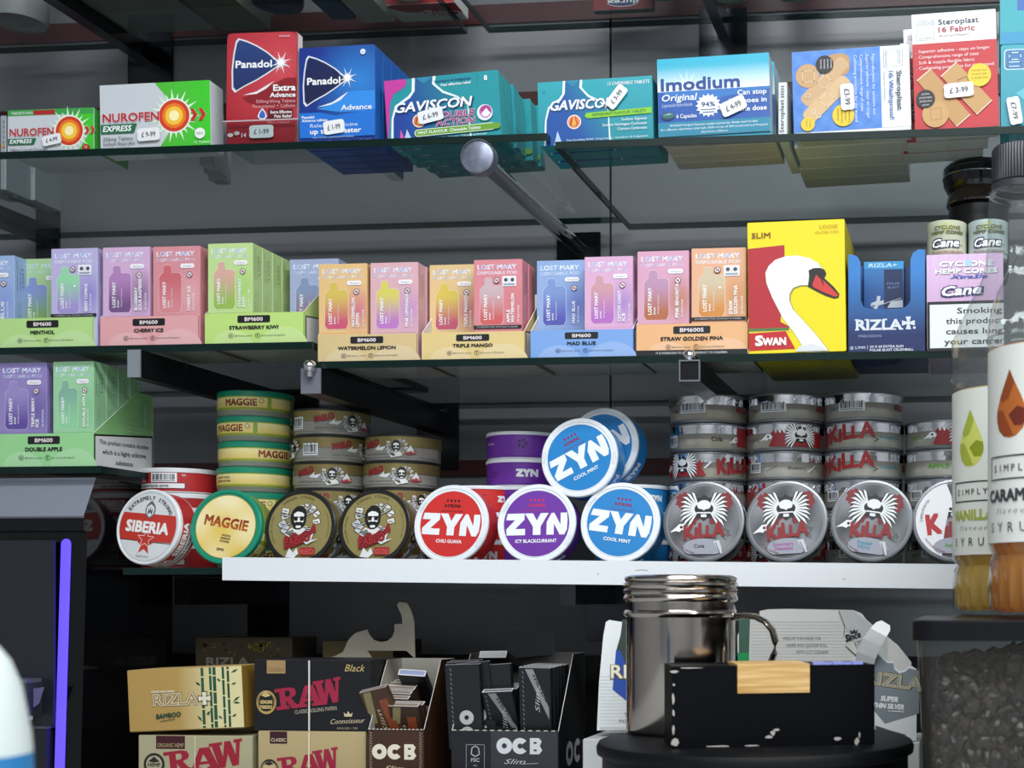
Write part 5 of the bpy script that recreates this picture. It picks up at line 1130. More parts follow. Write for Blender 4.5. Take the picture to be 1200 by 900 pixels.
def side_killa(t, r, h, var, flav='Cola', fcol='#2e2a26'):
    H = h*1000; p = flip(wrapper(r-.00035), H)
    if var == 'bar': p.barcode(-20, 7, 4, 16.5, 20, '#dfe3e8'); p.text(flav, -31, 15.5, 3, fcol, w=8, bold=.02); p.text('KILLA', 34, 15, 5, '#8f2026', w=16, bold=.05)
    elif var == 'flav': p.rect(-45, 3, -27, 20, '#3d7fa6', ml=4); p.barcode(-40, 10, -26, 20, 12, '#dfe3e8'); p.text(flav, 8, 16, 4, fcol, w=10, bold=.03); bird(p, 30, 15.5, 6); p.rect(33, 3, 46, 20, '#8f2026', ml=4)
    elif var == 'skull': p.poly([(-42, 2.2), (-2, 2.2), (2, 8), (0, 14), (4, 21), (-44, 21)], '#8f2026', ml=4); skull_wings(p, -19, 10.5, 13.5, False); bird(p, -39, 14, 6); killa_word(p, 14, 19, 12, 34, 3); p.line([(3, 14), (8, 9)], 1.4, '#e8e8e8')
    elif var == 'skullr': p.poly([(-12, 2.2), (44, 2.2), (44, 21), (-10, 21), (-6, 12)], '#8f2026', ml=4); skull_wings(p, 19, 10.5, 13.5, False); bird(p, -12, 14, 6.5); p.text(flav, -34, 16, 2.6, fcol, w=14, bold=.02)
    elif var == 'word': p.rect(-46, 3, -37, 21, '#8f2026', ml=4); killa_word(p, -33, 18, 12, 44, 6); p.text(flav, 17, 15.5, 3, fcol, w=20, bold=.02); p.line([(10, 14), (15, 16), (11, 18)], .8, '#303236')
    elif var == 'barl': p.barcode(-34, 9, -20, 18, 14, '#dfe3e8'); p.text(flav, 6, 15.8, 2.8, fcol, w=16, bold=.02); p.line([(-14, 17), (-4, 13)], .7, '#6a6c70'); p.line([(24, 18), (32, 12)], .9, '#d8dade')
    elif var == 'foil': p.barcode(14, 9, 24, 18.5, 9, '#dfe3e8'); p.text(flav, -14, 16, 3.8, fcol, w=19, bold=.04)
    p.build('side_print', t)
ORD = ['top', 'second', 'third', 'fourth', 'fifth', 'sixth', 'seventh']
def place(t, x, y, z): t.location = (x, y, z); return t
def stack(n, h, px_, Y, make, sname):
    """tins piled flat; make(i) gives a finished tin, i counted from the top"""
    for i in range(n):
        t = make(i); c = Pt(px_, 700, Y); rr = random.Random(px_+i)
        place(t, c.x+rr.uniform(-.0009, .0009), Y+rr.uniform(-.0006, .0006), Z3+.0002+(n-1-i)*(h+.00025)); t.rotation_euler = (0, 0, 0)
YS = 1.212
def sib(i):
    t = make_tin('siberia', .0335, .0230, label='red and white tin, %s of the short stack at the left' % ORD[i], group='tins stacked behind the red and white tin'); side_siberia(t, .0335, .0230, ('bar', 'word', 'word', 'bar')[i]); return t
stack(4, .0230, 211, YS, sib, '')
def mag(i):
    t = make_tin('maggie', .0335, .0230, label='green lidded yellow tin, %s from the top of the tallest left stack' % (ORD[i] if i else 'first'), group='green lidded tins in a stack'); side_maggie(t, .0335, .0230, (-12, -24, 18, None, -4, -14, 8)[i]); return t
stack(7, .0230, 300, YS, mag, '')
def pab(n_, lb, offs):
    def f(i):
        t = make_tin('pablo', .0338, .0240, label='olive and grey tin, %s from the top of the %s' % (ORD[i] if i else 'first', lb), group=lb); side_pablo(t, .0338, .0240, offs[i]); return t
    return f
stack(6, .0240, 389, YS, pab(6, 'taller olive stack', (0, 16, -18, -4, -10, 6)), '')
stack(5, .0240, 472, YS, pab(5, 'shorter olive stack', (-26, -20, -2, -12, 4)), '')
def zy(col, nm, variants):
    def f(i):
        t = make_tin('zyn', .034, .0245, face=col, label='%s tin, %s from the top of the %s stack' % (nm, ORD[i] if i else 'first', nm), group='%s tins in a stack' % nm); side_zyn(t, .034, .0245, variants[i]); return t
    return f
RZ, PZ, BZ = '#cf2f2c', '#6a2c9c', '#1f82c6'
stack(3, .0245, 568, YS, zy(RZ, 'red', ('text', 'text', 'word')), '')
stack(5, .0245, 615, YS+.012, zy(PZ, 'purple', ('icons', 'word', 'text', 'icons', 'word')), '')
stack(3, .0245, 741, YS, zy(BZ, 'blue', ('text', 'icons', 'word')), '')
def kil(lb, vs):
    def f(i):
        v, fl, fc = vs[i]; t = make_tin('killa', .0356, .0252, label='silver tin, %s from the top of the %s' % (ORD[i] if i else 'first', lb), group=lb, side='#e2dcc8' if fl == 'Cola' else '#dcdcda'); side_killa(t, .0356, .0252, v, fl, fc); return t
    return f
DKB = '#2e2a26'
stack(6, .0252, 831, YS, kil('silver cola stack', [('bar', 'Cola', DKB), ('flav', 'Cola', DKB), ('skull', 'Cola', DKB), ('barl', 'Cola', DKB), ('word', 'Cola', DKB), ('skull', 'Cola', DKB)]), '')
stack(6, .0252, 921, YS+.002, kil('silver blueberry stack', [('bar', 'Blueberry', '#5a4a50'), ('skullr', 'Blueberry', '#5a4a50'), ('barl', 'Blueberry', '#4a3a3c'), ('word', 'Blueberry', '#5a4a50'), ('bar', 'Blueberry', '#5a4a50'), ('skull', 'Blueberry', '#5a4a50')]), '')
stack(6, .0252, 1012, YS, kil('silver frosted mint stack', [('bar', 'Frosted Mint', '#2a7f92'), ('word', 'Frosted Mint', '#2a7f92'), ('word', 'Frosted Mint', '#2a7f92'), ('barl', 'Frosted Mint', '#2a7f92'), ('skull', 'Frosted Mint', '#2a7f92'), ('bar', 'Frosted Mint', '#2a7f92')]), '')
stack(5, .0252, 1107, YS, kil('silver apple stack behind the bottles', [('skullr', 'Apple', '#4f8a1e'), ('foil', 'APPLE', '#4f8a1e'), ('barl', 'Apple', '#4f8a1e'), ('word', 'Apple', '#4f8a1e'), ('bar', 'Apple', '#4f8a1e')]), '')
# ---- tins standing on edge in front, leaning on the stacks
def stand(t, r, h, px_, Yf, tilt=8, yaw=0, spn=0, zbase=None, py=None):
    """face towards the room; Yf = plane of the lowest point of the face"""
    M = Matrix.Rotation(R(yaw), 4, 'Z')@Matrix.Rotation(R(90-tilt), 4, 'X')@Matrix.Rotation(R(spn), 4, 'Z')
    n = (M@Vector((0, 0, 1))).normalized()
    up = (M@Vector((0, 1, 0)))if spn == 0 else (Matrix.Rotation(R(yaw), 4, 'Z')@Matrix.Rotation(R(90-tilt), 4, 'X')@Vector((0, 1, 0)))
    zlow = Z3+.0003 if zbase is None else zbase
    # lowest point: back rim for a tin leaning back, the base disc sits lower
    cz_face = None
    low_off = min(-up.z*r, -n.z*h-up.z*r)              # relative to the face centre
    cz = zlow-low_off if py is None else Pt(px_, py, Yf).z
    c = Pt(px_, 700, Yf); fc = Vector((c.x, Yf, cz))
    t.matrix_world = Matrix.Translation(fc-n*h)@M
    return t
def mk(kind, r, h, label, **k): return make_tin(kind, r, h, label=label, **k)
YFc = 1.146
t = mk('siberia', .0338, .0230, 'leftmost standing tin, white with a red band and a star'); side_siberia(t, .0338, .0230, 'rim'); face_siberia(t, .0338, .0230); stand(t, .0338, .0230, 173, 1.139, 7, -10, -6)
t = mk('maggie', .0336, .0230, 'standing green rimmed tin with a cream face beside the red and white one'); face_maggie(t, .0336, .0230); side_maggie(t, .0336, .0230, 4); stand(t, .0336, .0230, 264, YFc-.004, 8, -2, -9)
t = mk('pablo', .0330, .0240, 'standing black rimmed olive tin, left one, with a red block at its foot'); face_pablo(t, .0330, .0240, 'RED'); side_pablo(t, .0330, .0240, 10); stand(t, .0330, .0240, 351.5, YFc, 8, -3, 0)
t = mk('pablo', .0330, .0240, 'standing black rimmed olive tin, right one, reading ice cold'); face_pablo(t, .0330, .0240, 'ICE COLD'); side_pablo(t, .0330, .0240, 10); stand(t, .0330, .0240, 438.5, YFc, 8, -3, 0)
t = mk('zyn', .0346, .0245, 'standing red tin in a white ring reading chili guava', face=RZ); face_zyn(t, .0346, .0245, RZ, 'CHILI GUAVA', 24); side_zyn(t, .0346, .0245, 'word'); stand(t, .0346, .0245, 528, YFc-.004, 8, -6, -3)
t = mk('zyn', .0346, .0245, 'standing purple tin in a white ring reading icy blackcurrant', face=PZ); face_zyn(t, .0346, .0245, PZ, 'ICY BLACKCURRANT', 36, dk='#c2265a'); side_zyn(t, .0346, .0245, 'word'); stand(t, .0346, .0245, 628.5, YFc-.004, 8, 0, 1)
t = mk('zyn', .0350, .0245, 'standing blue tin in a white ring, lower one, reading cool mint', face=BZ); face_zyn(t, .0350, .0245, BZ, 'COOL MINT', 24, dk='#8a2352'); side_zyn(t, .0350, .0245, 'word'); stand(t, .0350, .0245, 726.5, YFc-.004, 8, -2, -8)
t = mk('zyn', .0346, .0245, 'tilted blue tin balanced on top of the purple and blue standing tins', face=BZ); face_zyn(t, .0346, .0245, BZ, 'COOL MINT', 24, dk='#8a2352'); side_zyn(t, .0346, .0245, 'word'); stand(t, .0346, .0245, 678.5, YFc+.002, 6, -5, 27, py=536)
t = mk('zyn', .0346, .0245, 'blue tin standing behind the tilted one above the blue stack', face=BZ); face_zyn(t, .0346, .0245, BZ, 'COOL MINT', 24, dk='#8a2352'); side_zyn(t, .0346, .0245, 'word'); stand(t, .0346, .0245, 705, YFc+.034, 6, -10, 27, py=523)
for i, (px_, fl, fc, fw, sp, lab) in enumerate(((824.5, 'Cola', '#26221e', 9, 0, 'standing silver tin with a winged skull reading cola'), (921.5, 'Strawberry/Cheesecake', '#a85a9a', 18, 3, 'standing silver tin with a winged skull and pink lettering'), (1021.5, 'Frosted/Mint', '#2a8fa8', 12, -8, 'standing silver tin with a winged skull and teal lettering'))):
    t = mk('killa', .0352, .0250, lab, side='#8a8d90'); face_killa(t, .0352, .0250, fl, fc, fw); side_killa(t, .0352, .0250, 'barl'); stand(t, .0352, .0250, px_, YFc-.004, 8, -1, sp)
t = mk('killa', .0352, .0250, 'standing silver tin with a peeling white sticker half behind the bottles', side='#8a8d90')
face_killa(t, .0352, .0250, 'Apple', '#4f8a1e', 9)
p = fprint(.0352, .0250, .0006); p.poly([(32*math.cos(R(a)), 32*math.sin(R(a))) for a in range(100, 261, 8)]+[(-6, -30), (-2, -20), (-8, 10), (-10, 30)], '#e6e6e8'); p.text('K', -21, 12, 17, '#b3262c', w=11, bold=.05, rot=8); p.arctext('20MG/POUCH', 0, 0, 26, 2.4, '#3a3b40', a_mid=162, spread=38)
p.build('sticker', t); stand(t, .0352, .0250, 1118, YFc-.004, 8, -1, 0)
# ================================================================== TERMINAL AT THE LEFT
XK = Pt(87, 700, 1.095).x
t = thing('payment_terminal', (XK-.15, 1.17, 0), 'black terminal with a silver sloping top and a purple light strip at the left', 'terminal')
def kx(o): o.parent = t; o.matrix_parent_inverse = Matrix.Translation(-Vector(t.location)); return o
KB = mat('terminal_black', '#050609', rough=.10, spec=.35)
zt = CAMZ+.1045
prof = [(1.240, zt), (1.1245, zt), (1.1075, CAMZ+.0700), (1.1075, CAMZ+.0575), (1.1125, CAMZ+.0565), (1.103, CAMZ-.16), (1.103, .9), (1.24, .9)]
b = MB(); b.prism(prof, XK-.32, XK, '#ffffff', ax='x'); kx(b.build('housing', KB))
b = MB(); e = .0012
b.face([(XK-.32, 1.1245-e, zt+.0002), (XK+.0008, 1.1245-e, zt+.0002), (XK+.0008, 1.1075-e, CAMZ+.0700), (XK-.32, 1.1075-e, CAMZ+.0700)], '#ffffff'); b.face([(XK-.32, 1.1075-e, CAMZ+.0700), (XK+.0008, 1.1075-e, CAMZ+.0700), (XK+.0008, 1.1075, CAMZ+.0685), (XK-.32, 1.1075, CAMZ+.0685)], '#ffffff')
b.face([(XK-.32, 1.1245-e, zt+.0002), (XK-.32, 1.1400, zt+.0003), (XK+.0008, 1.1400, zt+.0003), (XK+.0008, 1.1245-e, zt+.0002)], '#ffffff')
kx(b.build('sloping_top_panel', mat('silver_panel', '#9aa0ae', rough=.45, metal=.5, var=.04)))
b = MB(); b.box(XK-.32, XK-.0235, 1.1015, 1.1045, CAMZ-.112, CAMZ+.0490, '#ffffff'); kx(b.build('screen', mat('dark_screen', '#1d2128', rough=.3, var=.1, bscale=8)))
sl = lambda z: 1.1125-(CAMZ+.0565-z)*.044
b = MB(); q0 = Pt(74, 628, sl(CAMZ+.05)); 
xs0 = Pt(80.5, 700, 1.108).x; xs1 = Pt(68.5, 700, 1.108).x; n = 24
def strip_pt(x, z): return (x, sl(z)-.0007, z)
ztop, zbot = CAMZ+.0508, CAMZ-.2
pts = [(xs1, zbot), (xs0, zbot)]+[((xs0+xs1)/2+(xs0-xs1)/2*math.cos(R(a)), ztop-(xs0-xs1)/2+(xs0-xs1)/2*math.sin(R(a))) for a in range(0, 181, 15)]
for tr in tessellate_polygon([[Vector((a, c, 0)) for a, c in pts]]): b.face([strip_pt(*pts[i]) for i in tr], '#ffffff')
kx(b.build('light_strip', mat('purple_light', '#5a48ff', emit=('#5b48ff', 1.0))))
# receipt slot
def kbox(nm, x0, x1, z0, z1, y0, y1, m): b = MB(); b.box(Pt(x0, 700, 1.09).x, Pt(x1, 700, 1.09).x, y0, y1, CAMZ+(700-z1)*.00073, CAMZ+(700-z0)*.00073, '#ffffff'); return kx(b.build(nm, m))
kbox('slot_lip', -60, 38, 795, 799.5, 1.083, 1.104, mat('slot_grey', '#6c6f78', rough=.3, metal=.4))
kbox('slot_cover', -60, 38.5, 799.5, 838, 1.0835, 1.104, mat('slot_dark', '#33343b', rough=.35, var=.1))
kbox('slot_foot', 35, 38.5, 836, 843, 1.084, 1.09, mat('slot_pale', '#a4a6ae', rough=.4))
b = MB(); f = lambda x, y: Pt(x, y, 1.0875); b.face([f(39, 807), f(52, 805), f(46, 824), (f(41, 828)), f(39, 829)], '#ffffff'); kx(b.build('paper_end', mat('lilac_paper', '#5c5680', rough=.6)))
kbox('lower_panel', -60, 49, 854, 960, 1.096, 1.104, mat('lower_dark', '#191c22', rough=.3))
kbox('lower_trim', -60, 50, 851.5, 854, 1.095, 1.104, mat('lower_trim', '#454951', rough=.3))

# ================================================================== LOWER SHELF: PAPER CARTONS
def raw_word(p, x, y, h, w, col):
    """three slab letters climbing to the right"""
    def rot(pts, ang, ox, oy): c, s_ = math.cos(R(ang)), math.sin(R(ang)); return [(ox+a*c+b2*s_, oy-a*s_+b2*c) for a, b2 in pts]
    A = 7
    g = [[(0, 0), (0, -.16), (.07, -.16), (.07, -.84), (0, -.84), (0, -1), (.24, -1), (.31, -.93), (.33, -.74), (.31, -.6), (.24, -.5), (.31, -.2), (.36, -.16), (.36, 0), (.24, 0), (.16, -.42), (.16, -.16), (.2, -.16), (.2, 0)]]
    g += [[(.31, 0), (.31, -.13), (.35, -.13), (.47, -1), (.60, -1), (.69, -.13), (.72, -.13), (.72, 0), (.55, 0), (.55, -.13), (.585, -.13), (.575, -.25), (.45, -.25), (.44, -.13), (.475, -.13), (.475, 0)]]
    g += [[(.60, -1.0), (.60, -1.14), (.77, -1.16), (.77, -1.02), (.735, -1.02), (.765, -.48), (.80, -1.16), (.88, -1.17), (.93, -.52), (.95, -1.06), (.92, -1.06), (.92, -1.2), (1.03, -1.22), (1.03, -1.08), (1.0, -1.08), (.955, -.06), (.87, -.03), (.83, -.6), (.78, .0), (.70, 0), (.635, -1.0)]]
    for k, q in enumerate(g):
        P2 = [(a*w, b2*h) for a, b2 in q]; p.poly(rot(P2, A, x, y), col)
    hole = [[(.16, -.86), (.22, -.86), (.24, -.74), (.22, -.6), (.16, -.58)], [(.47, -.38), (.515, -.72), (.56, -.38)]]
    return [rot([(a*w, b2*h) for a, b2 in q], A, x, y) for q in hole]
def raw_face(base, top, tag_c, tag_txt, tag_bg, script, edge):
    def dr(p):
        p.rect(0.5, .5, 142.5, 83.5, base, ml=40)
        for q in raw_word(p, 28, 59.5, 25, 80, '#9e2140'): p.poly(q, base, up=False)
        p.L += 1
        p.rect(16, 0.5, 39, 16, tag_bg); p.text(tag_txt, 27.5, 13.5, 4.6, tag_c, al='c', w=20, bold=.01)
        gd = '#b79a5c' if script else '#26221e'
        p.disc(15.5, 50, 12.3, gd, ry=14); p.disc(15.5, 50, 9.4, '#15161a' if script else '#cbb98c', ry=10.8); p.ring(15.5, 50, 10.3, 10.8, '#2a2620' if script else '#b79a5c')
        tc_ = '#d0b676' if script else '#26221e'
        for k in range(2): p.text(('GENUINE', 'FIBERS')[k], 15.5, 51.5+k*6, 4, tc_, al='c', w=15, bold=.04)
        p.poly([(9, 42), (15, 37), (21, 42), (15, 44)], tc_); p.arctext('AUTHENTIC UNREFINED', 15.5, 50.3, 10.4, 1.4, '#2a2620' if script else '#d8c898', spread=150)
        p.text('CLASSIC ROLLING PAPERS', 51, 63.5, 4.6, '#a9a08c' if script else '#4a4436', w=52, rot=6, bold=.01)
        p.rect(67.5, .5, 69.6, 83.5, edge, ml=30)
        if script:
            p.text('Black', 112, 13, 8.6, '#c4ab72', w=25, shear=.35); p.text('Connoisseur', 95, 75, 6, '#cbb99a', w=42, shear=.35, rot=3); p.text('KING SIZE + TIPS', 103, 81, 2.6, '#a89a80', w=25)
            p.poly([(112, 66), (111, 61), (114, 63.5), (116.5, 59.5), (119, 63.5), (122, 61), (121, 66)], '#cbb99a')
    return dr
def lcarton(name, x0, x1, yt, Y, depth, col, label, draw=None, z=None, rotz=0, roll=0, cols=None, unit=143, uh=84, hpx=None):
    z = ZB if z is None else z
    k = mpp((x0+x1)/2, Y); top = Pt((x0+x1)/2, yt, Y).z; H = top-z if hpx is None else hpx*k; W = (x1-x0)*k
    t = thing(name, (Pt((x0+x1)/2, 700, Y).x, Y, z), label, 'papers carton', None, rotz)
    if roll: t.rotation_euler = (0, roll, rotz)
    link('carton', bevel_box_mesh('carton', W, depth, H, col, CARD, cols, .0006), t); t['_h'] = H; t['_w'] = W
    if draw:
        s_ = W/unit; p = Pr(lambda x, y, l: (-W/2+x*s_, -.0001-EPS*l, H-y*s_)); draw(p); p.build('front_print', t)
    return t
YL = 1.125
rc = lcarton('rolling_paper_carton', 299.5, 431, 857, YL, .055, '#b8a578', 'tan rolling paper carton with red slab letters, under the black one', raw_face('#b8a578', '', '#dcc9ae', 'CLASSIC', '#3a1420', False, '#e6dabb'), cols={'right': '#a5946c'})
rb = lcarton('rolling_paper_carton', 294.5, 437, 773.5, YL+.001, .055, '#17191f', 'black rolling paper carton with red slab letters on the tan one', raw_face('#0f1116', '', '#7c6440', 'CLASSIC', '#a5875c', True, '#d8d3c6'), z=rc.location.z+rc['_h']+.0003, cols={'right': '#0e0f13', 'top': '#2a2b30'})
def hemp(p):
    p.rect(.5, .5, 141, 80, '#b0a988', ml=40)
    p.rect(22, .5, 58, 16, '#42161c'); p.text('ORGANIC HEMP', 40, 14, 5, '#b8a878', al='c', w=33)
    for q in raw_word(p, 34, 46, 26, 96, '#9e1f33'): p.poly(q, '#b0a988', up=False)
    p.L += 1; p.rect(70, .5, 71, 80, '#e2dcc0'); p.disc(20, 34, 13, '#1f2420', ry=13); p.disc(20, 34, 10, '#b0a988', ry=10); p.text('HEMP', 20, 37, 4.4, '#1f2420', al='c', w=15, bold=.04); p.text('PAPERS', 20, 43, 4, '#1f2420', al='c', w=15, bold=.04); p.poly([(13, 31), (20, 25), (27, 31), (20, 32)], '#1f2420')
    p.text('ROLLING PAPERS ORIGINAL', 90, 46, 3.6, '#5a5240', w=50, rot=5)
rh = lcarton('rolling_paper_carton', 158.5, 299, 862, YL, .055, '#b0a988', 'cream rolling paper carton with red slab letters under the gold bamboo carton', hemp, cols={'right': '#9e9878'}, unit=141)
def bamboo(p):
    gold = lambda x, y: mixc('#b59352', '#dfd4a0', (x-62)/50 if x > 62 else 0)
    p.rect(.5, .5, 143, 72.5, gold, ml=8)
    GR = '#20523a'
    for x, w_ in ((94, 3.4), (104, 3), (109, 4), (120, 3), (126, 3)):
        L = p.L; p.rect(x-w_/2, .8, x+w_/2, 72, GR)
        for k in range(4): p.L = L+1; yy = (x*7+k*19) % 72+1; p.rect(x-w_/2-1, yy, x+w_/2+1, yy+1.3, '#e2d79c')
        p.L = L
    p.L += 3
    for x, y, dx, dy in ((92, 22, -7, -5), (92, 64, -6, -7), (101, 56, -1, 1), (117, 18, -5, -4), (117, 62, -5, -4), (130, 8, 9, -4), (130, 22, 6, -2), (131, 42, 9, -6), (131, 43, 9, 1), (129, 60, 6, -3), (97, 57, 6, -5)):
        l_ = math.hypot(dx, dy); nx, ny = -dy/l_*1.4, dx/l_*1.4
        p.poly([(x, y), (x+dx*.5+nx, y+dy*.5+ny), (x+dx, y+dy), (x+dx*.5-nx, y+dy*.5-ny)], GR); p.L -= 1
    p.L += 1
    for c, bo in (('#4a4438', .10), ('#e3dcc4', .065), ('#a98c54', .012)): p.text('RIZLA', 32, 43, 13.5, c, w=55, bold=bo)
    for c, d in (('#4a4438', 1), ('#e3dcc4', 0)):
        for a in (0, 90):
            ca, sa = math.cos(R(a)), math.sin(R(a)); T = lambda u, v: (96+u*ca-v*sa, 37+u*sa+v*ca); q = 7.5+d; w0 = 1.6+d; w1 = 3+d
            p.poly([T(-q, -w1), T(0, -w0), T(q, -w1), T(q, w1), T(0, w0), T(-q, w1)], c)
    p.text('STRONG AND DURABLE', 30, 28, 2.4, '#f0ead0', w=29, bold=.03); p.text('BAMBOO', 35, 59, 5.6, '#1f4a34', w=31, bold=.04, rot=4, shear=.1); p.line([(40, 62), (58, 60)], .8, '#1f4a34')
bm_ = lcarton('rolling_paper_carton', 148, 289.5, 788, YL-.002, .05, '#b59352', 'gold rolling paper carton with green bamboo stems, at the left', bamboo, z=rh.location.z+rh['_h']+.0048, roll=R(-2.7), cols={'right': '#8a6a2a', 'top': '#d2b478', 'left': '#e2dccc'}, unit=143, hpx=73)
# dark carton with leaves behind
def leafy(p):
    rr = random.Random(4); p.rect(.5, .5, 119, 39, '#4a3d2c', ml=20)
    for k in range(26):
        x, y, a, l_ = rr.uniform(4, 112), rr.uniform(3, 22), rr.uniform(0, 180), rr.uniform(4, 9); dx, dy = l_*math.cos(R(a)), l_*math.sin(R(a))*.6; nx, ny = -dy*.2, dx*.2
        x = min(max(x, 12), 104); y = min(max(y, 8), 30)
        p.poly([(x-dx*.5, y-dy*.5), (x+nx, y+ny), (x+dx*.5, y+dy*.5), (x-nx, y-ny)], '#181511' if k % 3 else '#6a5a28'); p.L -= 1
    for k in range(90): a, q = rr.uniform(0, 360), rr.uniform(0, 12); p.disc(80+q*1.3*math.cos(R(a)), 10+q*.55*math.sin(R(a)), 1.1, ('#8a7a1e', '#a8902a', '#6d6214')[k % 3], n=6); p.L -= 1
    p.L += 1; p.text('RIZLA', 14, 33, 9.6, '#8c8678', w=52, bold=.05)
lcarton('rolling_paper_carton', 226, 345, 747, 1.255, .05, '#4a3d2c', 'dark brown leaf patterned papers carton at the back behind the gold one', leafy, unit=119, cols={'top': '#33291d'})
lcarton('rolling_paper_carton', 376, 462, 751, 1.262, .07, '#6d5c38', 'plain olive brown carton at the back behind the black carton', cols={'top': '#3d3422', 'right': '#2f2818'})
# torn card flap
def slab(name, outline, Y, th, col, label=None, cat=None, parent=None, m=None, side=None, back=None):
    xs = [Pt(a, c, Y) for a, c in outline]; z0 = min(q.z for q in xs); x0 = sum(q.x for q in xs)/len(xs)
    b = MB(); b.prism([(q.x-x0, q.z-z0) for q in xs], 0, th, col, side=side)
    o = b.build(name, m or CARD, parent, loc=(x0, Y, z0))
    if label: tag(o, label, cat)
    return o, x0, z0
o, _, _ = slab('torn_card_flap', [(372, 774), (392, 769), (402, 764), (408, 750), (416, 742), (430, 737.5), (433, 744), (438, 750), (446, 752.5), (454, 751), (460, 746), (462.5, 738), (462, 731.5), (471.5, 731), (471, 722), (465, 709), (468, 705.5), (477, 706.5), (482, 716), (485.5, 729), (486.5, 772), (476, 762.5), (430, 762.5), (438, 774)], 1.196, .0008, '#9c9485', 'torn grey brown card flap standing up behind the black carton', 'card flap')
b = MB()
# brown and black papers displays
def ocb_display(x0, x1, yfront, yback, Y, col, label, draw, depth=.07, inner='#a09a90'):
    xm = (x0+x1)/2; k = mpp(xm, Y); W = (x1-x0)*k; H = Pt(xm, yfront, Y).z-ZB; HB = Pt(xm, yback, Y+depth).z-ZB; th = .0006
    t = thing('paper_display_box', (Pt(xm, 700, Y).x, Y, ZB), label, 'display box')
    b = MB(); b.box(-W/2, W/2, 0, th, 0, H, col, cols={'top': '#d8d4cc', 'back': inner}); b.box(-W/2, W/2, th, depth-th, 0, th, inner)
    b.box(-W/2, W/2, depth-th, depth, 0, HB, inner, cols={'back': col, 'top': '#d8d4cc'})
    for s in (-1, 1):
        xa = s*W/2-(th if s > 0 else 0); pr = [(th, 0), (depth-th, 0), (depth-th, HB), (depth*.55, HB), (th, H)]
        b.prism(pr, xa, xa+th, inner if s < 0 else col, side='#cfcac0', ax='x')
    b.build('box_body', CARD, t)
    p = Pr(lambda x, y, l: ((x-xm)*k, -.0001-EPS*l, H-(y-yfront)*k)); draw(p); p.build('front_print', t)
    n = 14
    b = MB()
    for q in range(n): b.box(-W/2+W*(q+.1)/n, -W/2+W*(q+.6)/n, -.0003, .0004, H, H+.0006, '#e0dcd2')
    o = b.build('torn_perforation', CARD, t); o['kind'] = 'stuff'
    p = Pr(lambda x, y, l: (W/2+.0001+EPS*l, x, H-y)); 
    if col == '#15161a':
        p.ring(.032, .022, .005, .0105, '#a9aaac'); p.ring(.056, .022, .005, .0105, '#a9aaac', a0=40, a1=320)
        p.build('side_print', t)
    return t, k, W, H
def ocb_word(p, x0, y, h, w, col, hole):
    cw = w*.33; r = h/2
    for cx in (x0+cw*.45, x0+cw*1.5): p.ring(cx, y-r, r*.32, r, col, n=24, k=1.0) if cx < x0+cw else p.ring(cx, y-r, r*.32, r, col, n=24, a0=38, a1=322)
    bx = x0+cw*2.15; p.poly([(bx, y-h), (bx+cw*.6, y-h), (bx+cw*.78, y-h*.8), (bx+cw*.66, y-h*.52), (bx+cw*.82, y-h*.25), (bx+cw*.62, y), (bx, y)], col)
    for q in (.68, .22): p.rect(bx+cw*.25, y-h*(q+.08), bx+cw*.45, y-h*(q-.03), hole); p.L -= 1
    p.L += 1
def ob(p):
    p.rect(431, 855.5, 497, 940, '#3a2215', ml=30)
    for k in range(26):
        yy = 858+k*3.1
        for xx in (433.5, 494): p.line([(xx-1.5, yy), (xx+1.5, yy+2)], .6, '#b9a184'); p.L -= 1
    p.L += 1; p.rect(437, 858, 490.5, 930, '#402616', ml=30); ocb_word(p, 436, 890, 18, 54, '#e6dcc6', '#402616'); p.text('Slim', 450, 903, 6, '#d8c8a4', w=24, shear=.4)
bd, kb_, Wb, Hb = ocb_display(430, 498, 855, 771, 1.118, '#3b2214', 'brown papers display box with cream letters', ob)
def ok(p):
    p.rect(528, 857, 575, 940, '#14161c', ml=30); p.rect(575, 857, 655, 940, '#34343a', ml=30)
    p.line([(545, 873), (567, 873), (567, 905), (545, 905)], .7, '#8c8f98', closed=True); p.line([(551, 884), (552, 877), (556, 874.5), (560, 877), (561, 884), (556, 887)], 1.2, '#b8bac0', closed=True); p.text('FSC', 556, 893, 4.4, '#aeb0b8', al='c', w=10, bold=.03); p.text('MIX', 556, 898.5, 2, '#aeb0b8', al='c')
    ocb_word(p, 583, 883.5, 19, 55, '#d3d5d8', '#34343a'); p.text('Slim', 591, 895, 6, '#c2c4c8', w=26, shear=.4); p.line([(612, 895), (632, 894)], .6, '#c2c4c8')
kd, kk_, Wk, Hk = ocb_display(527, 656, 856.5, 764, 1.118, '#15161a', 'black papers display box with silver letters', ok, depth=.08, inner='#4a4844')
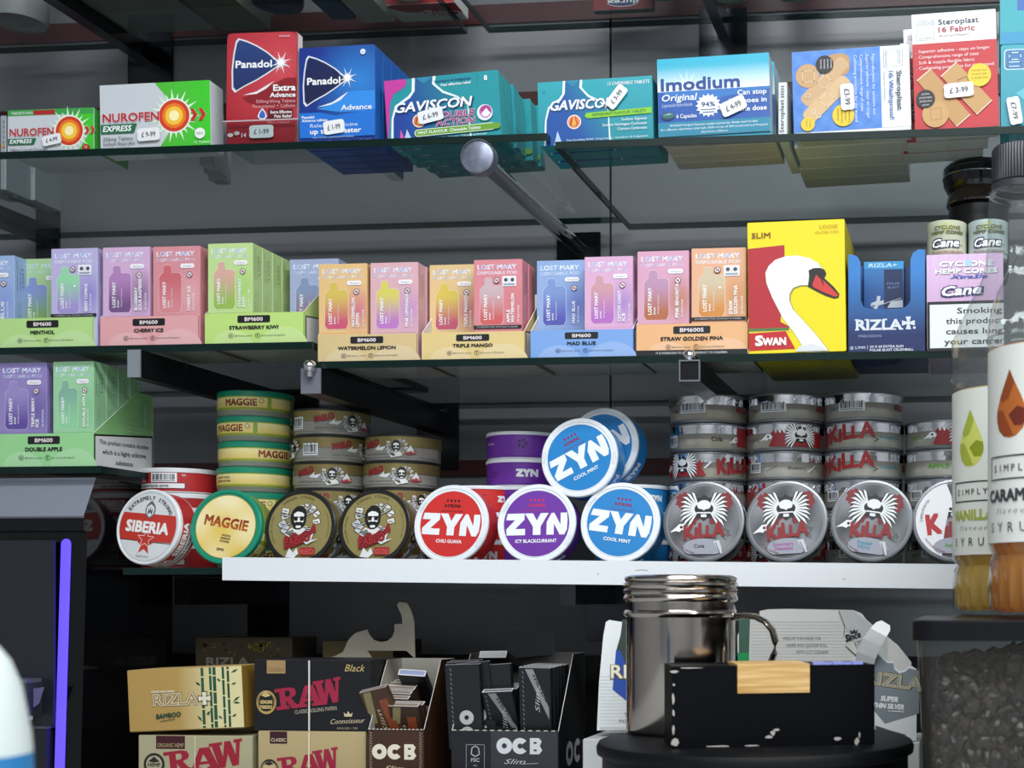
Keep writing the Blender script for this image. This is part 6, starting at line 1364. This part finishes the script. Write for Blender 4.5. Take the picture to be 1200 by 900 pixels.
def pack(px_, ytop, Y, w_, th, col, label, roll=0, tilt=0, yaw=0, top='#8c7a6c', deco=None, h=.075, zb=None):
    c = Pt(px_, ytop, Y); zb = ZB+.0012 if zb is None else zb
    t = thing('slim_paper_pack', (c.x, Y, c.z-h), label, 'paper pack')
    M = Matrix.Rotation(R(yaw), 4, 'Z')@Matrix.Rotation(R(tilt), 4, 'X')@Matrix.Rotation(R(roll), 4, 'Y')
    t.matrix_world = Matrix.Translation(c)@M@Matrix.Translation((0, 0, -h))
    link('sleeve', bevel_box_mesh('sleeve', w_, th, h, col, CARD, {'top': top}, .0004), t)
    p = Pr(lambda x, y, l: (x/1000, th/2+y/1000, h+.0001+EPS*l)); w2 = w_*500; t2 = th*500
    p.line([(-w2+.5, -t2+.5), (w2-.5, -t2+.5), (w2-.5, t2-.5), (-w2+.5, t2-.5)], .8, '#e2e2e0', closed=True); p.build('lid_edge', t)
    if deco: p = Pr(lambda x, y, l: (x/1000, -.0001-EPS*l, h-y/1000)); deco(p); p.build('front_print', t)
    return t
def dbr(p): p.poly([(-9, 1), (-2, 1), (-7, 30), (-13, 30)], '#8a8058'); p.rect(2, 10, 10, 60, '#8a4526'); p.text('Slim', 0, 40, 4, '#c2b48c', rot=90, w=22, shear=.3)
BN = ['front left brown slim pack leaning out of the brown display', 'front right brown slim pack in the brown display', 'second brown slim pack at the right of the brown display', 'third brown slim pack, behind the front right one', 'fourth brown slim pack, middle of the brown display', 'fifth brown slim pack towards the back of the brown display', 'sixth brown slim pack near the back panel of the brown display', 'rearmost brown slim pack in the brown display']
pack(436, 809, 1.1185, .025, .0068, '#4a3222', BN[0], roll=-14, tilt=20, deco=dbr, h=.048)
for i, (px_, yt, Y, w_, rl) in enumerate(((472, 828, 1.1225, .0265, 1), (478, 826, 1.1300, .0265, 1), (461, 819, 1.1375, .026, 2), (464, 813, 1.1445, .026, 3), (468, 808, 1.1515, .026, 3), (471, 804, 1.1585, .026, 4), (475, 801, 1.1650, .022, 4))):
    pack(px_, yt, Y, w_, .0066, '#3a261a', BN[i+1], roll=rl, tilt=24, deco=dbr, h=.046 if i < 3 else .040)
pack(482, 792, 1.150, .024, .0065, '#1a1c26', 'navy slim pack resting on top of the brown packs', roll=6, tilt=52, top='#8c93b4', h=.05)
def dk(fl=None, circ_=True):
    def f(p):
        for k in range(14): p.line([(-10.5, 3+k*4), (-9.5, 5+k*4)], .5, '#8a8c92'); p.L -= 1
        p.L += 1
        if fl: p.poly([(-8, 1), (-1, 1), (12, 34), (12, 44)], '#8d8d8c'); p.text('+FILTERS', -2.6, 6, 3.4, '#202124', rot=-62, w=27, bold=.03)
        if circ_: p.ring(2, 45, 2, 6.2, '#b4b4b0'); p.ring(2, 59, 2, 6.2, '#b4b4b0', a0=30, a1=330)
        p.text('Slim', 4, 38, 4, '#b8babf', rot=90, w=20, shear=.3) if fl else None
    return f
KN = [(541, 779, 1.1195, .030, 2, dk()), (552, 777, 1.127, .030, 6, dk()), (580, 779, 1.129, .026, 4, dk(None, False)), (582, 811, 1.1195, .0265, 3, dk(1, False)), (589, 808, 1.135, .0255, 2, None), (592, 805, 1.143, .0255, 2, None), (626, 783, 1.1195, .0275, -1, dk(1, False)), (631, 782, 1.1275, .0275, -1, None), (635, 781, 1.1345, .0275, -1, None), (639, 780, 1.1425, .0275, -1, None), (643, 779.5, 1.1505, .0275, -1, None), (646, 779, 1.1585, .0275, -1, None), (541, 776, 1.140, .028, 2, None), (545, 774, 1.150, .028, 2, None)]
KL = ['leftmost', 'second from left', 'plain middle', 'front middle, with a grey filters band,', 'behind the front middle', 'far middle', 'front right, with a grey filters band,', 'second right', 'third right', 'fourth right', 'fifth right', 'sixth right', 'left, third back,', 'left, fourth back,']
for (px_, yt, Y, w_, rl, de), nm in zip(KN, KL): pack(px_, yt, Y, w_, .0064, '#0e1016', nm+' black slim pack in the black display', roll=-rl, tilt=8 if rl < 0 else (22 if yt > 800 else 3), deco=de, h=.072 if yt < 800 else .05, top='#77787e')
pack(577, 771, 1.165, .027, .0066, '#121318', 'black slim pack lying crosswise on top of the black packs', roll=-3, tilt=66, yaw=-8, h=.03, top='#c9cacc')
slab('black_card_flap', [(594.5, 737), (649, 737), (648.5, 767), (595, 772)], 1.187, .0008, '#0d0e13', 'upright black card flap behind the black display', 'card flap', side='#7a7c80')
# ================================================================== FOREGROUND COUNTER
CM = mat('pale_counter', '#b3b6b8', rough=.35, var=.1)
o = sbox('counter', -.62, .75, .22, 1.098, ZC-.03, ZC, CM, kind=False); tag(o, 'pale grey counter top under the coffee jar and round stand', 'counter')
o = sbox('cabinet', -.60, .73, .26, 1.07, 0, ZC-.0302, CM, kind=False); tag(o, 'pale grey cabinet carrying the counter top', 'cabinet')
# round black stand
q = Pt(886, 700, .908)
t = thing('round_stand', (q.x, .908, ZC+.0002), 'round black stand carrying the metal canister and the black box', 'stand')
b = MB(); h = .0555-.0004; b.lathe([(0, 0), (.100, 0), (.102, .004), (.102, h-.010), (.1055, h-.008), (.106, h-.004), (.1045, h-.0008), (.102, h), (0, h)], '#ffffff', 96); b.build('stand_body', mat('black_rubber', '#08090c', rough=.5, var=.2, bscale=30, spec=.2), t, smooth=True)
ZD = ZC+.0002+h
# metal canister
q = Pt(798, 700, .945); fk = .945/.987/FP
t = thing('metal_canister', (q.x, .945, ZD+.0002), 'tall polished metal canister with a ringed top and a loop handle', 'canister')
r0 = 63.5*fk; H = Pt(798, 679.5, .945).z-ZD
zz = lambda py: (866-py)*fk*.985
prof = [(0, 0), (r0-.0015, 0), (r0-.0004, .0012), (r0, .003), (r0, zz(729)), (r0+.0014, zz(727)), (r0+.0022, zz(724.5)), (r0+.0018, zz(722)), (r0+.0004, zz(720.5)), (r0+.0006, zz(711)), (r0+.0018, zz(709)), (r0+.0022, zz(706.5)), (r0+.0012, zz(704)), (r0+.0010, zz(702.5)), (r0+.0022, zz(700)), (r0+.0022, zz(697.5)), (r0+.0010, zz(695.5)), (r0+.0012, zz(694)), (r0+.0024, zz(691.5)), (r0+.0022, zz(689)), (r0+.0008, zz(687)), (r0+.0008, zz(686)), (r0+.0016, zz(684)), (r0+.0008, zz(681.5)), (r0-.003, zz(679.5)), (r0-.005, zz(679.3)), (0, zz(679.3))]
b = MB(); b.lathe(prof, '#ffffff', 96); b.build('canister_body', mat('polished_steel', '#b4aca4', rough=.13, metal=1.0, bump=.03, bscale=12), t, smooth=True)
hp = [(862, 724), (872, 722), (886, 723), (898, 729), (906, 739), (909.5, 752), (908.5, 766), (903, 780), (895, 792), (884, 800), (870, 804), (861, 805)]
pts = []
for a, c in hp: v = Pt(a, c, .945); pts.append((v.x-q.x-.0005, 0, v.z-ZD))
b = MB(); b.tube(pts, .002, '#ffffff', 12, flat=(.0065, .0023)); b.build('handle', mat('steel_handle', '#9a9188', rough=.14, metal=1.0), t, smooth=True)
# black box with a wooden block
q = Pt(787, 700, .838)
t = thing('black_box', (q.x, .838, ZD+.0002), 'chipped black leatherette box with a pale wooden block in its front', 'box', None, R(18))
kk = .838/.98/FP; Wb_ = 236*kk/math.cos(R(18))*.985; Db = .047; Hb_ = 96*kk
b = MB()
WX0, WX1 = Wb_*.315, Wb_*.675; WZ = Hb_*.655
b.prism([(0, 0), (Wb_, 0), (Wb_, Hb_), (WX1, Hb_), (WX1, WZ), (WX0, WZ), (WX0, Hb_), (0, Hb_)], 0, .003, '#ffffff')
b.box(0, .003, .003, Db, 0, Hb_, '#fff000'); b.box(Wb_-.003, Wb_, .003, Db, 0, Hb_, '#fff000'); b.box(.003, Wb_-.003, Db-.003, Db, 0, Hb_, '#fff000'); b.box(.003, Wb_-.003, .003, Db-.003, 0, .003, '#fff000'); b.box(.003, WX0-.001, .003, Db-.003, Hb_-.004, Hb_-.0004, '#fff000'); b.box(WX1+.001, Wb_-.003, .003, Db-.003, Hb_-.004, Hb_-.0004, '#fff000')
me = b.mesh('box_body', mat('black_leatherette', '#030408', rough=.45, bump=.08, bscale=500, spec=.12), merge=True)
link('box_body', me, t)
WOOD = mat('pale_wood', '#c9a060', rough=.5)
nt = WOOD.node_tree; tcn = nt.nodes.new('ShaderNodeTexCoord'); mp = nt.nodes.new('ShaderNodeMapping'); mp.inputs['Scale'].default_value = (12, 60, 260); wv = nt.nodes.new('ShaderNodeTexNoise'); wv.inputs['Scale'].default_value = 1.5; cr = nt.nodes.new('ShaderNodeValToRGB')
cr.color_ramp.elements[0].position = .35; cr.color_ramp.elements[0].color = (*hx('#b88c4c'), 1); cr.color_ramp.elements[1].position = .65; cr.color_ramp.elements[1].color = (*hx('#d8b57a'), 1)
nt.links.new(tcn.outputs['Object'], mp.inputs[0]); nt.links.new(mp.outputs[0], wv.inputs['Vector']); nt.links.new(wv.outputs['Fac'], cr.inputs[0]); nt.links.new(cr.outputs[0], nt.nodes['Principled BSDF'].inputs['Base Color'])
b = MB(); b.box(WX0+.0003, WX1-.0003, -.0006, Db-.004, WZ+.0003, Hb_+.001, '#ffffff'); b.build('wooden_block', WOOD, t)
b = MB(); rr = random.Random(11)
def chip(x, z, w, h_, y=-.0002):
    n = 7; b.face([(x+w*math.cos(R(a))*rr.uniform(.6, 1.1), y, z+h_*math.sin(R(a))*rr.uniform(.6, 1.1)) for a in range(0, 360, 51)], '#a9a49c')
for x, z, w, h_ in ((.002, .004, .003, .003), (.001, .012, .0009, .004), (.0012, .022, .0008, .0025), (.001, .031, .0009, .005), (.0015, .04, .0012, .001), (.0015, .048, .003, .0011), (.03, .0009, .009, .0006), (.05, .0008, .006, .0005), (.062, .006, .0032, .0012), (.064, .0085, .002, .0016), (.0665, .0105, .0022, .0009), (.106, .004, .003, .0013), (.119, .002, .002, .0028), (.1205, .006, .0008, .002), (Wb_*.55, Hb_-.0008, .003, .0006), (.012, Hb_-.0007, .008, .0006)): chip(min(x, Wb_-.002), min(z, Hb_-.001), w, h_)
o = b.build('worn_chips', PAPER, t); o['kind'] = 'stuff'
b = MB()
for k in range(5): x = Wb_*.70+k*.0065; b.box(x, x+.007, .006+.002*(k % 2), .012, Hb_-.0003, Hb_+.0016-.0003*(k % 2), ('#8d94d6', '#a9aee2', '#6a74c8')[k % 3])
b.build('lilac_wrapper', mat('lilac_foil', '#8f97dc', rough=.3), t)
# ---- white carton lying behind, opened paper cartons on it
ZW = CAMZ-.1080
xl_, xr_ = Pt(684, 700, 1.02).x, Pt(1078, 700, 1.02).x
t = thing('white_carton', ((xl_+xr_)/2, 1.017, ZC+.0002), 'low white carton lying behind the round stand', 'carton')
link('carton', bevel_box_mesh('carton', xr_-xl_, .074, ZW-ZC-.0002, '#c9cac8', CARD, None, .0008), t)
b = MB(); w2 = (xr_-xl_)/2; b.prism([(-w2, 0), (-w2+.012, 0), (-w2+.014, .006), (-w2+.002, .016), (-w2, .015)], .073, .0738, '#bcb9b0'); o = b.build('open_flap', CARD, t, loc=(0, 0, ZW-ZC-.0002))
WHC = mat('ribbed_white_card', attr=True, rough=.5)
def ribs(p, x0, y0, x1, y1, n, col='#dfe1e0'):
    for k in range(n): y = y0+(y1-y0)*k/n; p.rect(x0, y, x1, y+(y1-y0)/n*.35, col); p.L -= 1
    p.L += 1
# left one
Y = 1.035; t = thing('opened_papers_carton', (Pt(745, 700, Y).x, Y, ZW+.0002), 'white papers carton with a blue diamond, standing behind the metal canister', 'papers carton')
def lslab(t, nm, outline, Y, th, col, side='#d8d8d4', dy=0.0):
    b = MB(); b.prism([(Pt(a, 700, Y).x-t.location.x, Pt(a, c, Y).z-t.location.z) for a, c in outline], Y-t.location.y, Y-t.location.y+th, col, side=side); return b.build(nm, CARD, t)
zb_ = 700+(CAMZ-ZW-.0004)/mpp(699, 1.08)
out = [(699.5, zb_), (702, 800), (707, 745), (710, 729), (714, 726.5), (729, 729), (727, 745), (722, 762), (724, 782), (734, 790), (790, 790), (790, zb_)]
lslab(t, 'front_panel', out, Y, .0008, '#e6e8e8')
def fpr(t, Y): return Pr(lambda x, y, l: (Pt(x, 700, Y).x-t.location.x, Y-t.location.y-.0001-EPS*l, Pt(x, y, Y).z-t.location.z))
p = fpr(t, Y); ribs(p, 703, 792, 735, 855, 16, '#d9dcdb'); p.L += 1; p.poly([(722, 762), (727, 762), (735, 782), (790, 790), (790, 800), (757, 840), (718, 808), (720, 785)], '#2b4da6')
p.text('RIZLA', 716.5, 795, 16, '#3c3422', w=66, bold=.08); p.text('RIZLA', 716.5, 794.5, 16, '#d6c48c', w=65, bold=.04); p.text('RIZLA', 716.5, 794.5, 16, '#eceae0', w=65, bold=.0); p.text('THIN', 731, 839, 4, '#6b6c70', w=20); p.text('FOR A SLIM ROLL', 726, 847, 4, '#6b6c70', w=60); p.build('front_print', t)
lslab(t, 'back_panel', [(712, zb_), (712, 738), (730, 726), (790, 724), (790, zb_)], Y+.045, .0008, '#36413c'); lslab(t, 'bottom_band', [(703, zb_), (703, zb_-3), (790, zb_-3), (790, zb_)], Y-.0015, .001, '#c9cbca')
# right one
Y = 1.04; t = thing('opened_papers_carton', (Pt(960, 700, Y).x, Y, ZW+.0002), 'torn open white papers carton with a grey diamond beside the coffee jar', 'papers carton')
zb_ = 700+(CAMZ-ZW-.0004)/mpp(864, 1.09)
out = [(866, zb_), (864, 745), (872, 728), (890, 722), (890, 716), (900, 714), (925, 713.5), (1000, 715), (1010, 719), (1016, 727), (1030, 738), (1052, 756), (1068, 776), (1068, zb_)]
lslab(t, 'back_panel', out, Y+.05, .0008, '#c4c3be', side='#ecece8')
p = fpr(t, Y+.05); ribs(p, 880, 728, 998, 784, 15, '#b9b8b3'); p.L += 1
p.poly([(866, 726), (879, 726), (877.5, 775), (866, 775)], '#3d5a4c'); p.poly([(864.5, 765), (878, 765), (878, 776), (864.5, 776)], '#1f8a4e')
for k, s in enumerate(('MEDIUM THIN PAPER FOR', 'EASIER AND QUICKER ROLL', 'WITH CUT CORNERS')): p.text(s, 940+k*6, 750+k*8, 4, '#77777a', w=(44, 48, 38)[k], al='c')
p.poly([(983, 715.5), (1000, 715.5), (1016, 728), (1040, 748), (1040, 790), (1020, 790), (990, 732)], '#aeb0ae')
p.text('Since', 992, 752, 8, '#1f2023', w=18, bold=.05, rot=18, shear=.2); p.text('1796', 1003, 757, 5, '#1f2023', w=12, rot=18); p.line([(991, 757), (1003, 768), (1010, 754)], 1, '#1f2023'); p.poly([(997, 743), (996, 738), (999, 740), (1001, 737), (1003, 740), (1005, 737.5), (1005, 742)], '#1f2023'); p.line([(983, 716), (990, 734), (989, 745)], .8, '#5f605e'); p.build('back_print', t)
zb_ = 700+(CAMZ-ZW-.0004)/mpp(1000, 1.022)
fo = [(1012, zb_), (1012, 783), (1022, 770), (1028, 764), (1032, 769), (1040, 775), (1047, 775), (1048, 782), (1054, 787), (1061, 785), (1064, 781), (1069, 781), (1074, 784), (1074, zb_)]
lslab(t, 'front_panel', fo, Y-.02, .0008, '#e0e2e2', side='#f4f4f2')
p = fpr(t, Y-.02); p.poly([(1012, 787), (1022, 772), (1028, 767), (1040, 777), (1047, 777), (1048, 784), (1054, 789), (1061, 787), (1065, 783), (1077, 786), (1077, 836), (1037, 848), (1012, 818)], '#7c858b')
for c, bo, w_ in (('#4d4a3c', .09, 68), ('#cdbb86', .05, 67), ('#8e959a', .0, 66)): p.text('RIZLA', 1013, 800, 15, c, w=w_, bold=bo, rot=-8)
p.text('SUPER', 1032, 821, 6, '#f0f1f2', w=20, bold=.04, shear=.2, rot=-5); p.text('THIN SILVER', 1023, 829, 6, '#f0f1f2', w=36, bold=.04, shear=.2, rot=-4); p.line([(1041, 833), (1059, 834)], .9, '#f0f1f2')
p.poly([(1026, 850), (1044, 856), (1062, 861), (1060, 864), (1026, 866)], '#4c4c4c'); p.text('10 BOOKLETS', 1034, 860, 3, '#4a4a4c', w=30, rot=-12); p.build('front_print', t)
b = MB(); L3 = []
for (x1_, y1_), (x2_, y2_), yy in (((1001, 782), (1022, 790), Y-.02), ((1004, 764), (1026, 772), Y-.026), ((1011, 748), (1033, 757), Y-.030), ((1020, 736), (1039, 746), Y-.032), ((1027, 729), (1043, 739), Y-.030), ((1033, 727), (1043, 733), Y-.026)):
    L3.append((Pt(x1_, y1_, yy), Pt(x2_, y2_, yy)))
T0 = Vector(t.location)
for i in range(len(L3)-1):
    a, c = L3[i]; d, e2 = L3[i+1]; off = Vector((0, .0009, 0))
    b.face([a-T0, c-T0, e2-T0, d-T0], '#e6e8e8'); b.face([a-T0+off, d-T0+off, e2-T0+off, c-T0+off], '#b5b3aa'); b.face([a-T0, d-T0, d-T0+off, a-T0+off], '#c9c4b4'); b.face([c-T0, e2-T0, e2-T0+off, c-T0+off], '#c9c4b4')
b.build('curled_flap', CARD, t, smooth=False)
# torn scrap at the foot
q = Pt(1040, 884, .99); b = MB(); f = lambda x, y, Y2: Pt(x, y, Y2)-Vector(Pt(1035, 872, .985))
a_, c_, d_, e_ = f(1022, 876, .986), f(1060, 862, .987), f(1052, 872, .980), f(1026, 879, .979); off = Vector((0, .0008, -.0009))
b.face([a_, c_, d_, e_], '#5e5a54'); b.face([v+off for v in (e_, d_, c_, a_)], '#5e5a54'); 
for u, v in ((a_, c_), (c_, d_), (d_, e_), (e_, a_)): b.face([u, v, v+off, u+off], '#8a857c')
o = b.build('card_scrap', CARD, None, loc=Pt(1035, 872, .985)); tag(o, 'torn grey card scrap at the foot of the opened white carton', 'card scrap')
# ---- coffee bean container
XJ0 = Pt(1067, 700, .80).x; XJ1 = XJ0+.19; YJ0, YJ1 = .80, 1.045; ZL1 = CAMZ-.0134; ZL0 = ZL1-.0120
t = thing('bean_container', ((XJ0+XJ1)/2, .92, ZC+.0002), 'clear square container of dark coffee beans with a black lid', 'container')
cxj, cyj = (XJ0+XJ1)/2, (YJ0+YJ1)/2; wj, dj = (XJ1-XJ0)/2, (YJ1-YJ0)/2; HJ = ZL0-ZC-.0002
def rr_poly(w_, d_, r): return [(a, c) for a, c in rrect(-w_, -d_, w_, d_, r, 6)]
T0 = Vector((cxj, cyj-.92, 0))
T0.x = 0; T0.y = cyj-.92
def ringwall(b, P1, z1, P2, z2, col):
    n = len(P1)
    for i in range(n):
        j = (i+1) % n; b.face([(P1[i][0], P1[i][1]+T0.y, z1), (P1[j][0], P1[j][1]+T0.y, z1), (P2[j][0], P2[j][1]+T0.y, z2), (P2[i][0], P2[i][1]+T0.y, z2)], col)
b = MB(); A = rr_poly(wj-.009, dj-.009, .018); B = rr_poly(wj-.003, dj-.003, .018); ringwall(b, A, 0, B, HJ, '#ffffff'); b.face([(x, y+T0.y, 0) for x, y in A][::-1], '#ffffff')
b.build('container_body', clear('hazy_plastic', '#dfe2e0', refl=1.33, rough=.05, diff=.07, dcol='#c4bfb4'), t, smooth=True)
b = MB(); L0_ = rr_poly(wj, dj, .015); L1_ = rr_poly(wj-.0012, dj-.0012, .014); h0, h1 = HJ, ZL1-ZC-.0002
ringwall(b, L0_, h0, L0_, h1-.0012, '#ffffff'); ringwall(b, L0_, h1-.0012, L1_, h1, '#ffffff'); b.face([(x, y+T0.y, h1) for x, y in L1_], '#ffffff'); b.face([(x, y+T0.y, h0) for x, y in L0_][::-1], '#ffffff')
b.build('lid', mat('black_lid', '#08090d', rough=.35, bump=.03, spec=.25), t, smooth=True)
# beans heaped towards the right
b = MB(); rr = random.Random(21)
ico = []
for la in (-60, -20, 20, 60):
    for k in range(7): ico.append((math.cos(R(la))*math.cos(R(k*360/7)), math.cos(R(la))*math.sin(R(k*360/7)), math.sin(R(la))))
def bean(x, y, z):
    M = Euler((rr.uniform(0, 6.3), rr.uniform(0, 6.3), rr.uniform(0, 6.3))).to_matrix(); s = rr.uniform(.85, 1.15)
    v = [M@Vector((a*.0058*s, c*.0042*s, d*.0036*s if d > 0 else d*.0018*s))+Vector((x, y, z)) for a, c, d in ico]
    g_ = rr.random(); col = mixc('#150f0b', '#40322a', g_*g_)
    for r_ in range(3):
        for k in range(7): b.face([v[r_*7+k], v[r_*7+(k+1) % 7], v[(r_+1)*7+(k+1) % 7], v[(r_+1)*7+k]], col)
    b.face(v[21:28], col); b.face(v[0:7][::-1], col)
def surf(x, y): return .092+(x+wj)*.34+.004*math.sin(x*60+y*40)
for _ in range(2600):
    x = rr.uniform(-wj+.016, wj-.02); side = rr.random()
    hs = min(surf(x, 0), HJ-.012)
    if side < .5: y = T0.y-dj+.0145+rr.uniform(0, .006); z = rr.uniform(.005, hs)
    elif side < .7: y = rr.uniform(T0.y-dj+.014, T0.y+dj-.02); x = -wj+.0150+rr.uniform(0, .005); z = rr.uniform(.005, surf(x, 0))
    else: y = rr.uniform(T0.y-dj+.014, T0.y+dj-.02); z = min(surf(x, 0), HJ-.012)+rr.uniform(-.004, .003)
    bean(x, y, z)
o = b.build('coffee_beans', mat('roasted_bean', attr=True, rough=.35), t, smooth=True); o['kind'] = 'stuff'
# ---- syrup bottles
def flute(b, rows, col, nfl=26, seg=156):
    for i in range(len(rows)-1):
        (r0_, z0_, a0_), (r1_, z1_, a1_) = rows[i], rows[i+1]
        for k in range(seg):
            t0, t1 = 2*math.pi*k/seg, 2*math.pi*(k+1)/seg
            R_ = lambda r, a, t_: r*(1+a*math.cos(nfl*t_))
            b.face([(R_(r, a, tt)*math.cos(tt), R_(r, a, tt)*math.sin(tt), z) for r, a, z, tt in ((r0_, a0_, z0_, t0), (r0_, a0_, z0_, t1), (r1_, a1_, z1_, t1), (r1_, a1_, z1_, t0))], col)
PET = clear('clear_bottle', '#eef1f1', refl=1.55, rough=.05, diff=.07, dcol='#dfe2e4')
def bottle(px_, Y, k, rb_, base_y, lab_b, lab_t, sh, label, lcol, liquid, name, drop_col, acc, ang, nw, lt=None):
    q = Pt(px_, 700, Y); t = thing('syrup_bottle', (q.x, Y, ZL1+.0003), label, 'bottle', 'syrup bottles on the bean container')
    H_ = lambda y: (base_y-y)*k
    zl, zt2 = H_(lab_b), H_(lab_t)
    rows = [(rb_*.80, 0, 0), (rb_*.93, .0015, 0), (rb_*.965, .006, .014), (rb_*.965, zl-.022, .018), (rb_*.97, zl-.014, 0), (rb_*.955, zl-.010, 0), (rb_*.925, zl-.0075, 0), (rb_*.93, zl-.006, 0), (rb_*.985, zl-.002, 0), (rb_*.985, zt2, 0), (rb_*.99, zt2+.003, 0), (rb_*.965, zt2+.006, 0), (rb_, zt2+.009, .004)]
    rows += [(r_*k, H_(y), .004) for r_, y in sh]
    b = MB(); flute(b, rows, '#ffffff'); b.build('bottle_body', PET, t, smooth=True)
    b = MB(); lr = [(0, .004, 0), (rb_*.86, .004, 0), (rb_*.90, .007, .03), (rb_*.925, zl-.022, .035), (rb_*.93, zl-.014, 0), (rb_*.885, zl-.0075, 0), (rb_*.94, zl-.002, 0), (rb_*.94, zt2+.0012, 0), (0, zt2+.0012, 0)]
    flute(b, lr, '#ffffff'); b.build('syrup', liquid, t, smooth=True)
    # paper label
    b = MB(); seg = 90; ra = rb_*.988
    for k2 in range(seg):
        t0, t1 = 2*math.pi*k2/seg, 2*math.pi*(k2+1)/seg; b.face([(ra*math.cos(t0), ra*math.sin(t0), zl), (ra*math.cos(t1), ra*math.sin(t1), zl), (ra*math.cos(t1), ra*math.sin(t1), zt2), (ra*math.cos(t0), ra*math.sin(t0), zt2)], lcol)
    lo = b.build('paper_wrap', PAPER, t, smooth=True)
    hh = (zt2-zl)*1000; rr_ = ra+.0001
    def fn(x, y, l): a = x/1000/rr_+R(ang); return ((rr_+EPS*l)*math.sin(a), -(rr_+EPS*l)*math.cos(a), zt2-y/1000)
    p = Pr(fn, maxlen=5); s = hh/121
    dp = [(0, 15), (4, 23), (9, 32), (12, 39), (12.5, 46), (10, 52), (5, 56), (0, 57), (-5, 56), (-10, 52), (-12.5, 46), (-12, 39), (-9, 32), (-4, 23)]
    p.poly([(a*s, c*s) for a, c in dp], drop_col[0]); p.poly([(a*s, c*s) for a, c in [(-12.5, 44), (-12, 39), (-6, 40), (0, 50), (3, 56), (-5, 56), (-10, 52)]], drop_col[1], up=False); p.poly([(a*s, c*s) for a, c in [(12.5, 44), (12, 40), (6, 38), (-1, 43), (4, 50), (10, 50), (12.3, 47)]], drop_col[2]); p.poly([(a*s, c*s) for a, c in [(0, 15), (4, 23), (-1, 33), (-7, 35), (-9, 32), (-4, 23)]], drop_col[1])
    p.line([(-20*s, 68*s), (20*s, 68*s), (20*s, 82*s), (-20*s, 82*s)], .9, '#2f3236', closed=True)
    for i, ch in enumerate('SIMPLY'): p.text(ch, (-14+i*5.6)*s, 77.5*s, 4.6*s, '#3a3d42', al='c', bold=.01); p.L -= 1
    p.L += 1; p.text(name, 0, 95.5*s, 7.4*s, acc, w=nw*s, al='c', bold=.05)
    p.text('f l a v o u r', 2*s, 103*s, 3.6*s, '#8f9294', w=28*s, al='c', shear=.3)
    for i, ch in enumerate('SYRUP'): p.text(ch, (-18+i*9.5)*s, 114.5*s-.0, 6.2*s, '#44474c', al='c'); p.L -= 1
    p.L += 1; p.build('label_print', t)
    return t, rows, zl, zt2, hh, fn
VN = clear('vanilla_syrup', '#f2da78', refl=1.2, rough=.1, diff=.72, dcol='#ffd75c')
CR_ = clear('caramel_syrup', '#f0a53a', refl=1.2, rough=.1, diff=.74, dcol='#f7ab1e')
def cap_(t, r_, z0_, z1_, zring):
    b = MB(); rows = [(r_*.5, z0_, 0), (r_, z0_, .02), (r_, z1_-.002, .02), (r_*.95, z1_, 0), (0, z1_, 0)]; flute(b, rows, '#ffffff', 60, 180); b.build('cap', mat('grey_black_cap', '#2a2b30', rough=.35), t, smooth=True)
    b = MB(); b.lathe([(r_*.9, z0_-.0062), (r_*1.02, z0_-.006), (r_*1.03, z0_-.0014), (r_*.9, z0_-.001)], '#ffffff', 48); b.build('tamper_ring', mat('dark_ring', '#3a3b40', rough=.3), t, smooth=True)
    b = MB(); b.lathe([(r_*.95, zring-.002), (r_*1.12, zring-.001), (r_*1.12, zring+.001), (r_*.95, zring+.002)], '#ffffff', 48); b.build('neck_ring', PET, t, smooth=True)
vt, *_ = bottle(1195, .985, .985/1.009/FP, 80*.985/1.009/FP, 722, 652, 463, [(80, 420), (79, 402), (74, 388), (66, 372), (57, 352), (47, 334), (41, 315), (38, 290), (36.5, 250), (35.5, 232), (30, 226), (27, 222), (27, 205)], 'tall clear syrup bottle with a cream label and pale green drop, left one', '#e3e6dc', VN, 'VANILLA', ('#d5d96a', '#a9b53c', '#8f9c1f'), '#a9b23a', -47, 42)
kv = .985/1.009/FP; cap_(vt, 32*kv, (722-216)*kv, (722-175)*kv, (722-229)*kv)
ct, *_ = bottle(1243, .868, .868/1.012/FP, 86*.868/1.012/FP, 724, 637, 413, [(86, 400), (84, 380), (80, 360), (76, 345), (66, 325), (55, 305), (43, 288), (38, 270), (36, 240), (35, 220), (30, 214), (27, 210), (27, 190)], 'nearer syrup bottle with a cream label and amber drop, cut by the right edge', '#dfe1da', CR_, 'CARAMEL', ('#b5652a', '#8f431c', '#6d2a1c'), '#3a3d40', -46, 44)
kc = .868/1.012/FP; cap_(ct, 32*kc, (724-204)*kc, (724-160)*kc, (724-217)*kc)
# ---- blurred white object in the near left corner
q = Pt(-80, 700, .40)
t = thing('white_bottle', (q.x, .40, ZC+.0002), 'blurred white rounded bottle with a blue base at the lower left corner', 'bottle')
k = mpp(-68, .40); r_ = 105*k; zt_ = lambda y: Pt(-68, y, .40).z-ZC-.0002
b = MB(); b.lathe([(0, 0), (r_*.95, 0), (r_, .004), (r_, zt_(940)), (r_*.985, zt_(885))], '#2f7fb8', 64); b.build('blue_base', PLAST, t, smooth=True)
b = MB(); b.lathe([(r_*.985, zt_(885)), (r_*.97, zt_(865)), (r_*.93, zt_(840)), (r_*.87, zt_(805)), (r_*.76, zt_(775)), (r_*.62, zt_(755)), (r_*.4, zt_(742)), (r_*.3, zt_(738)), (r_*.3, zt_(715)), (0, zt_(715))], '#d5dedb', 64); b.build('white_shoulder', PLAST, t, smooth=True)
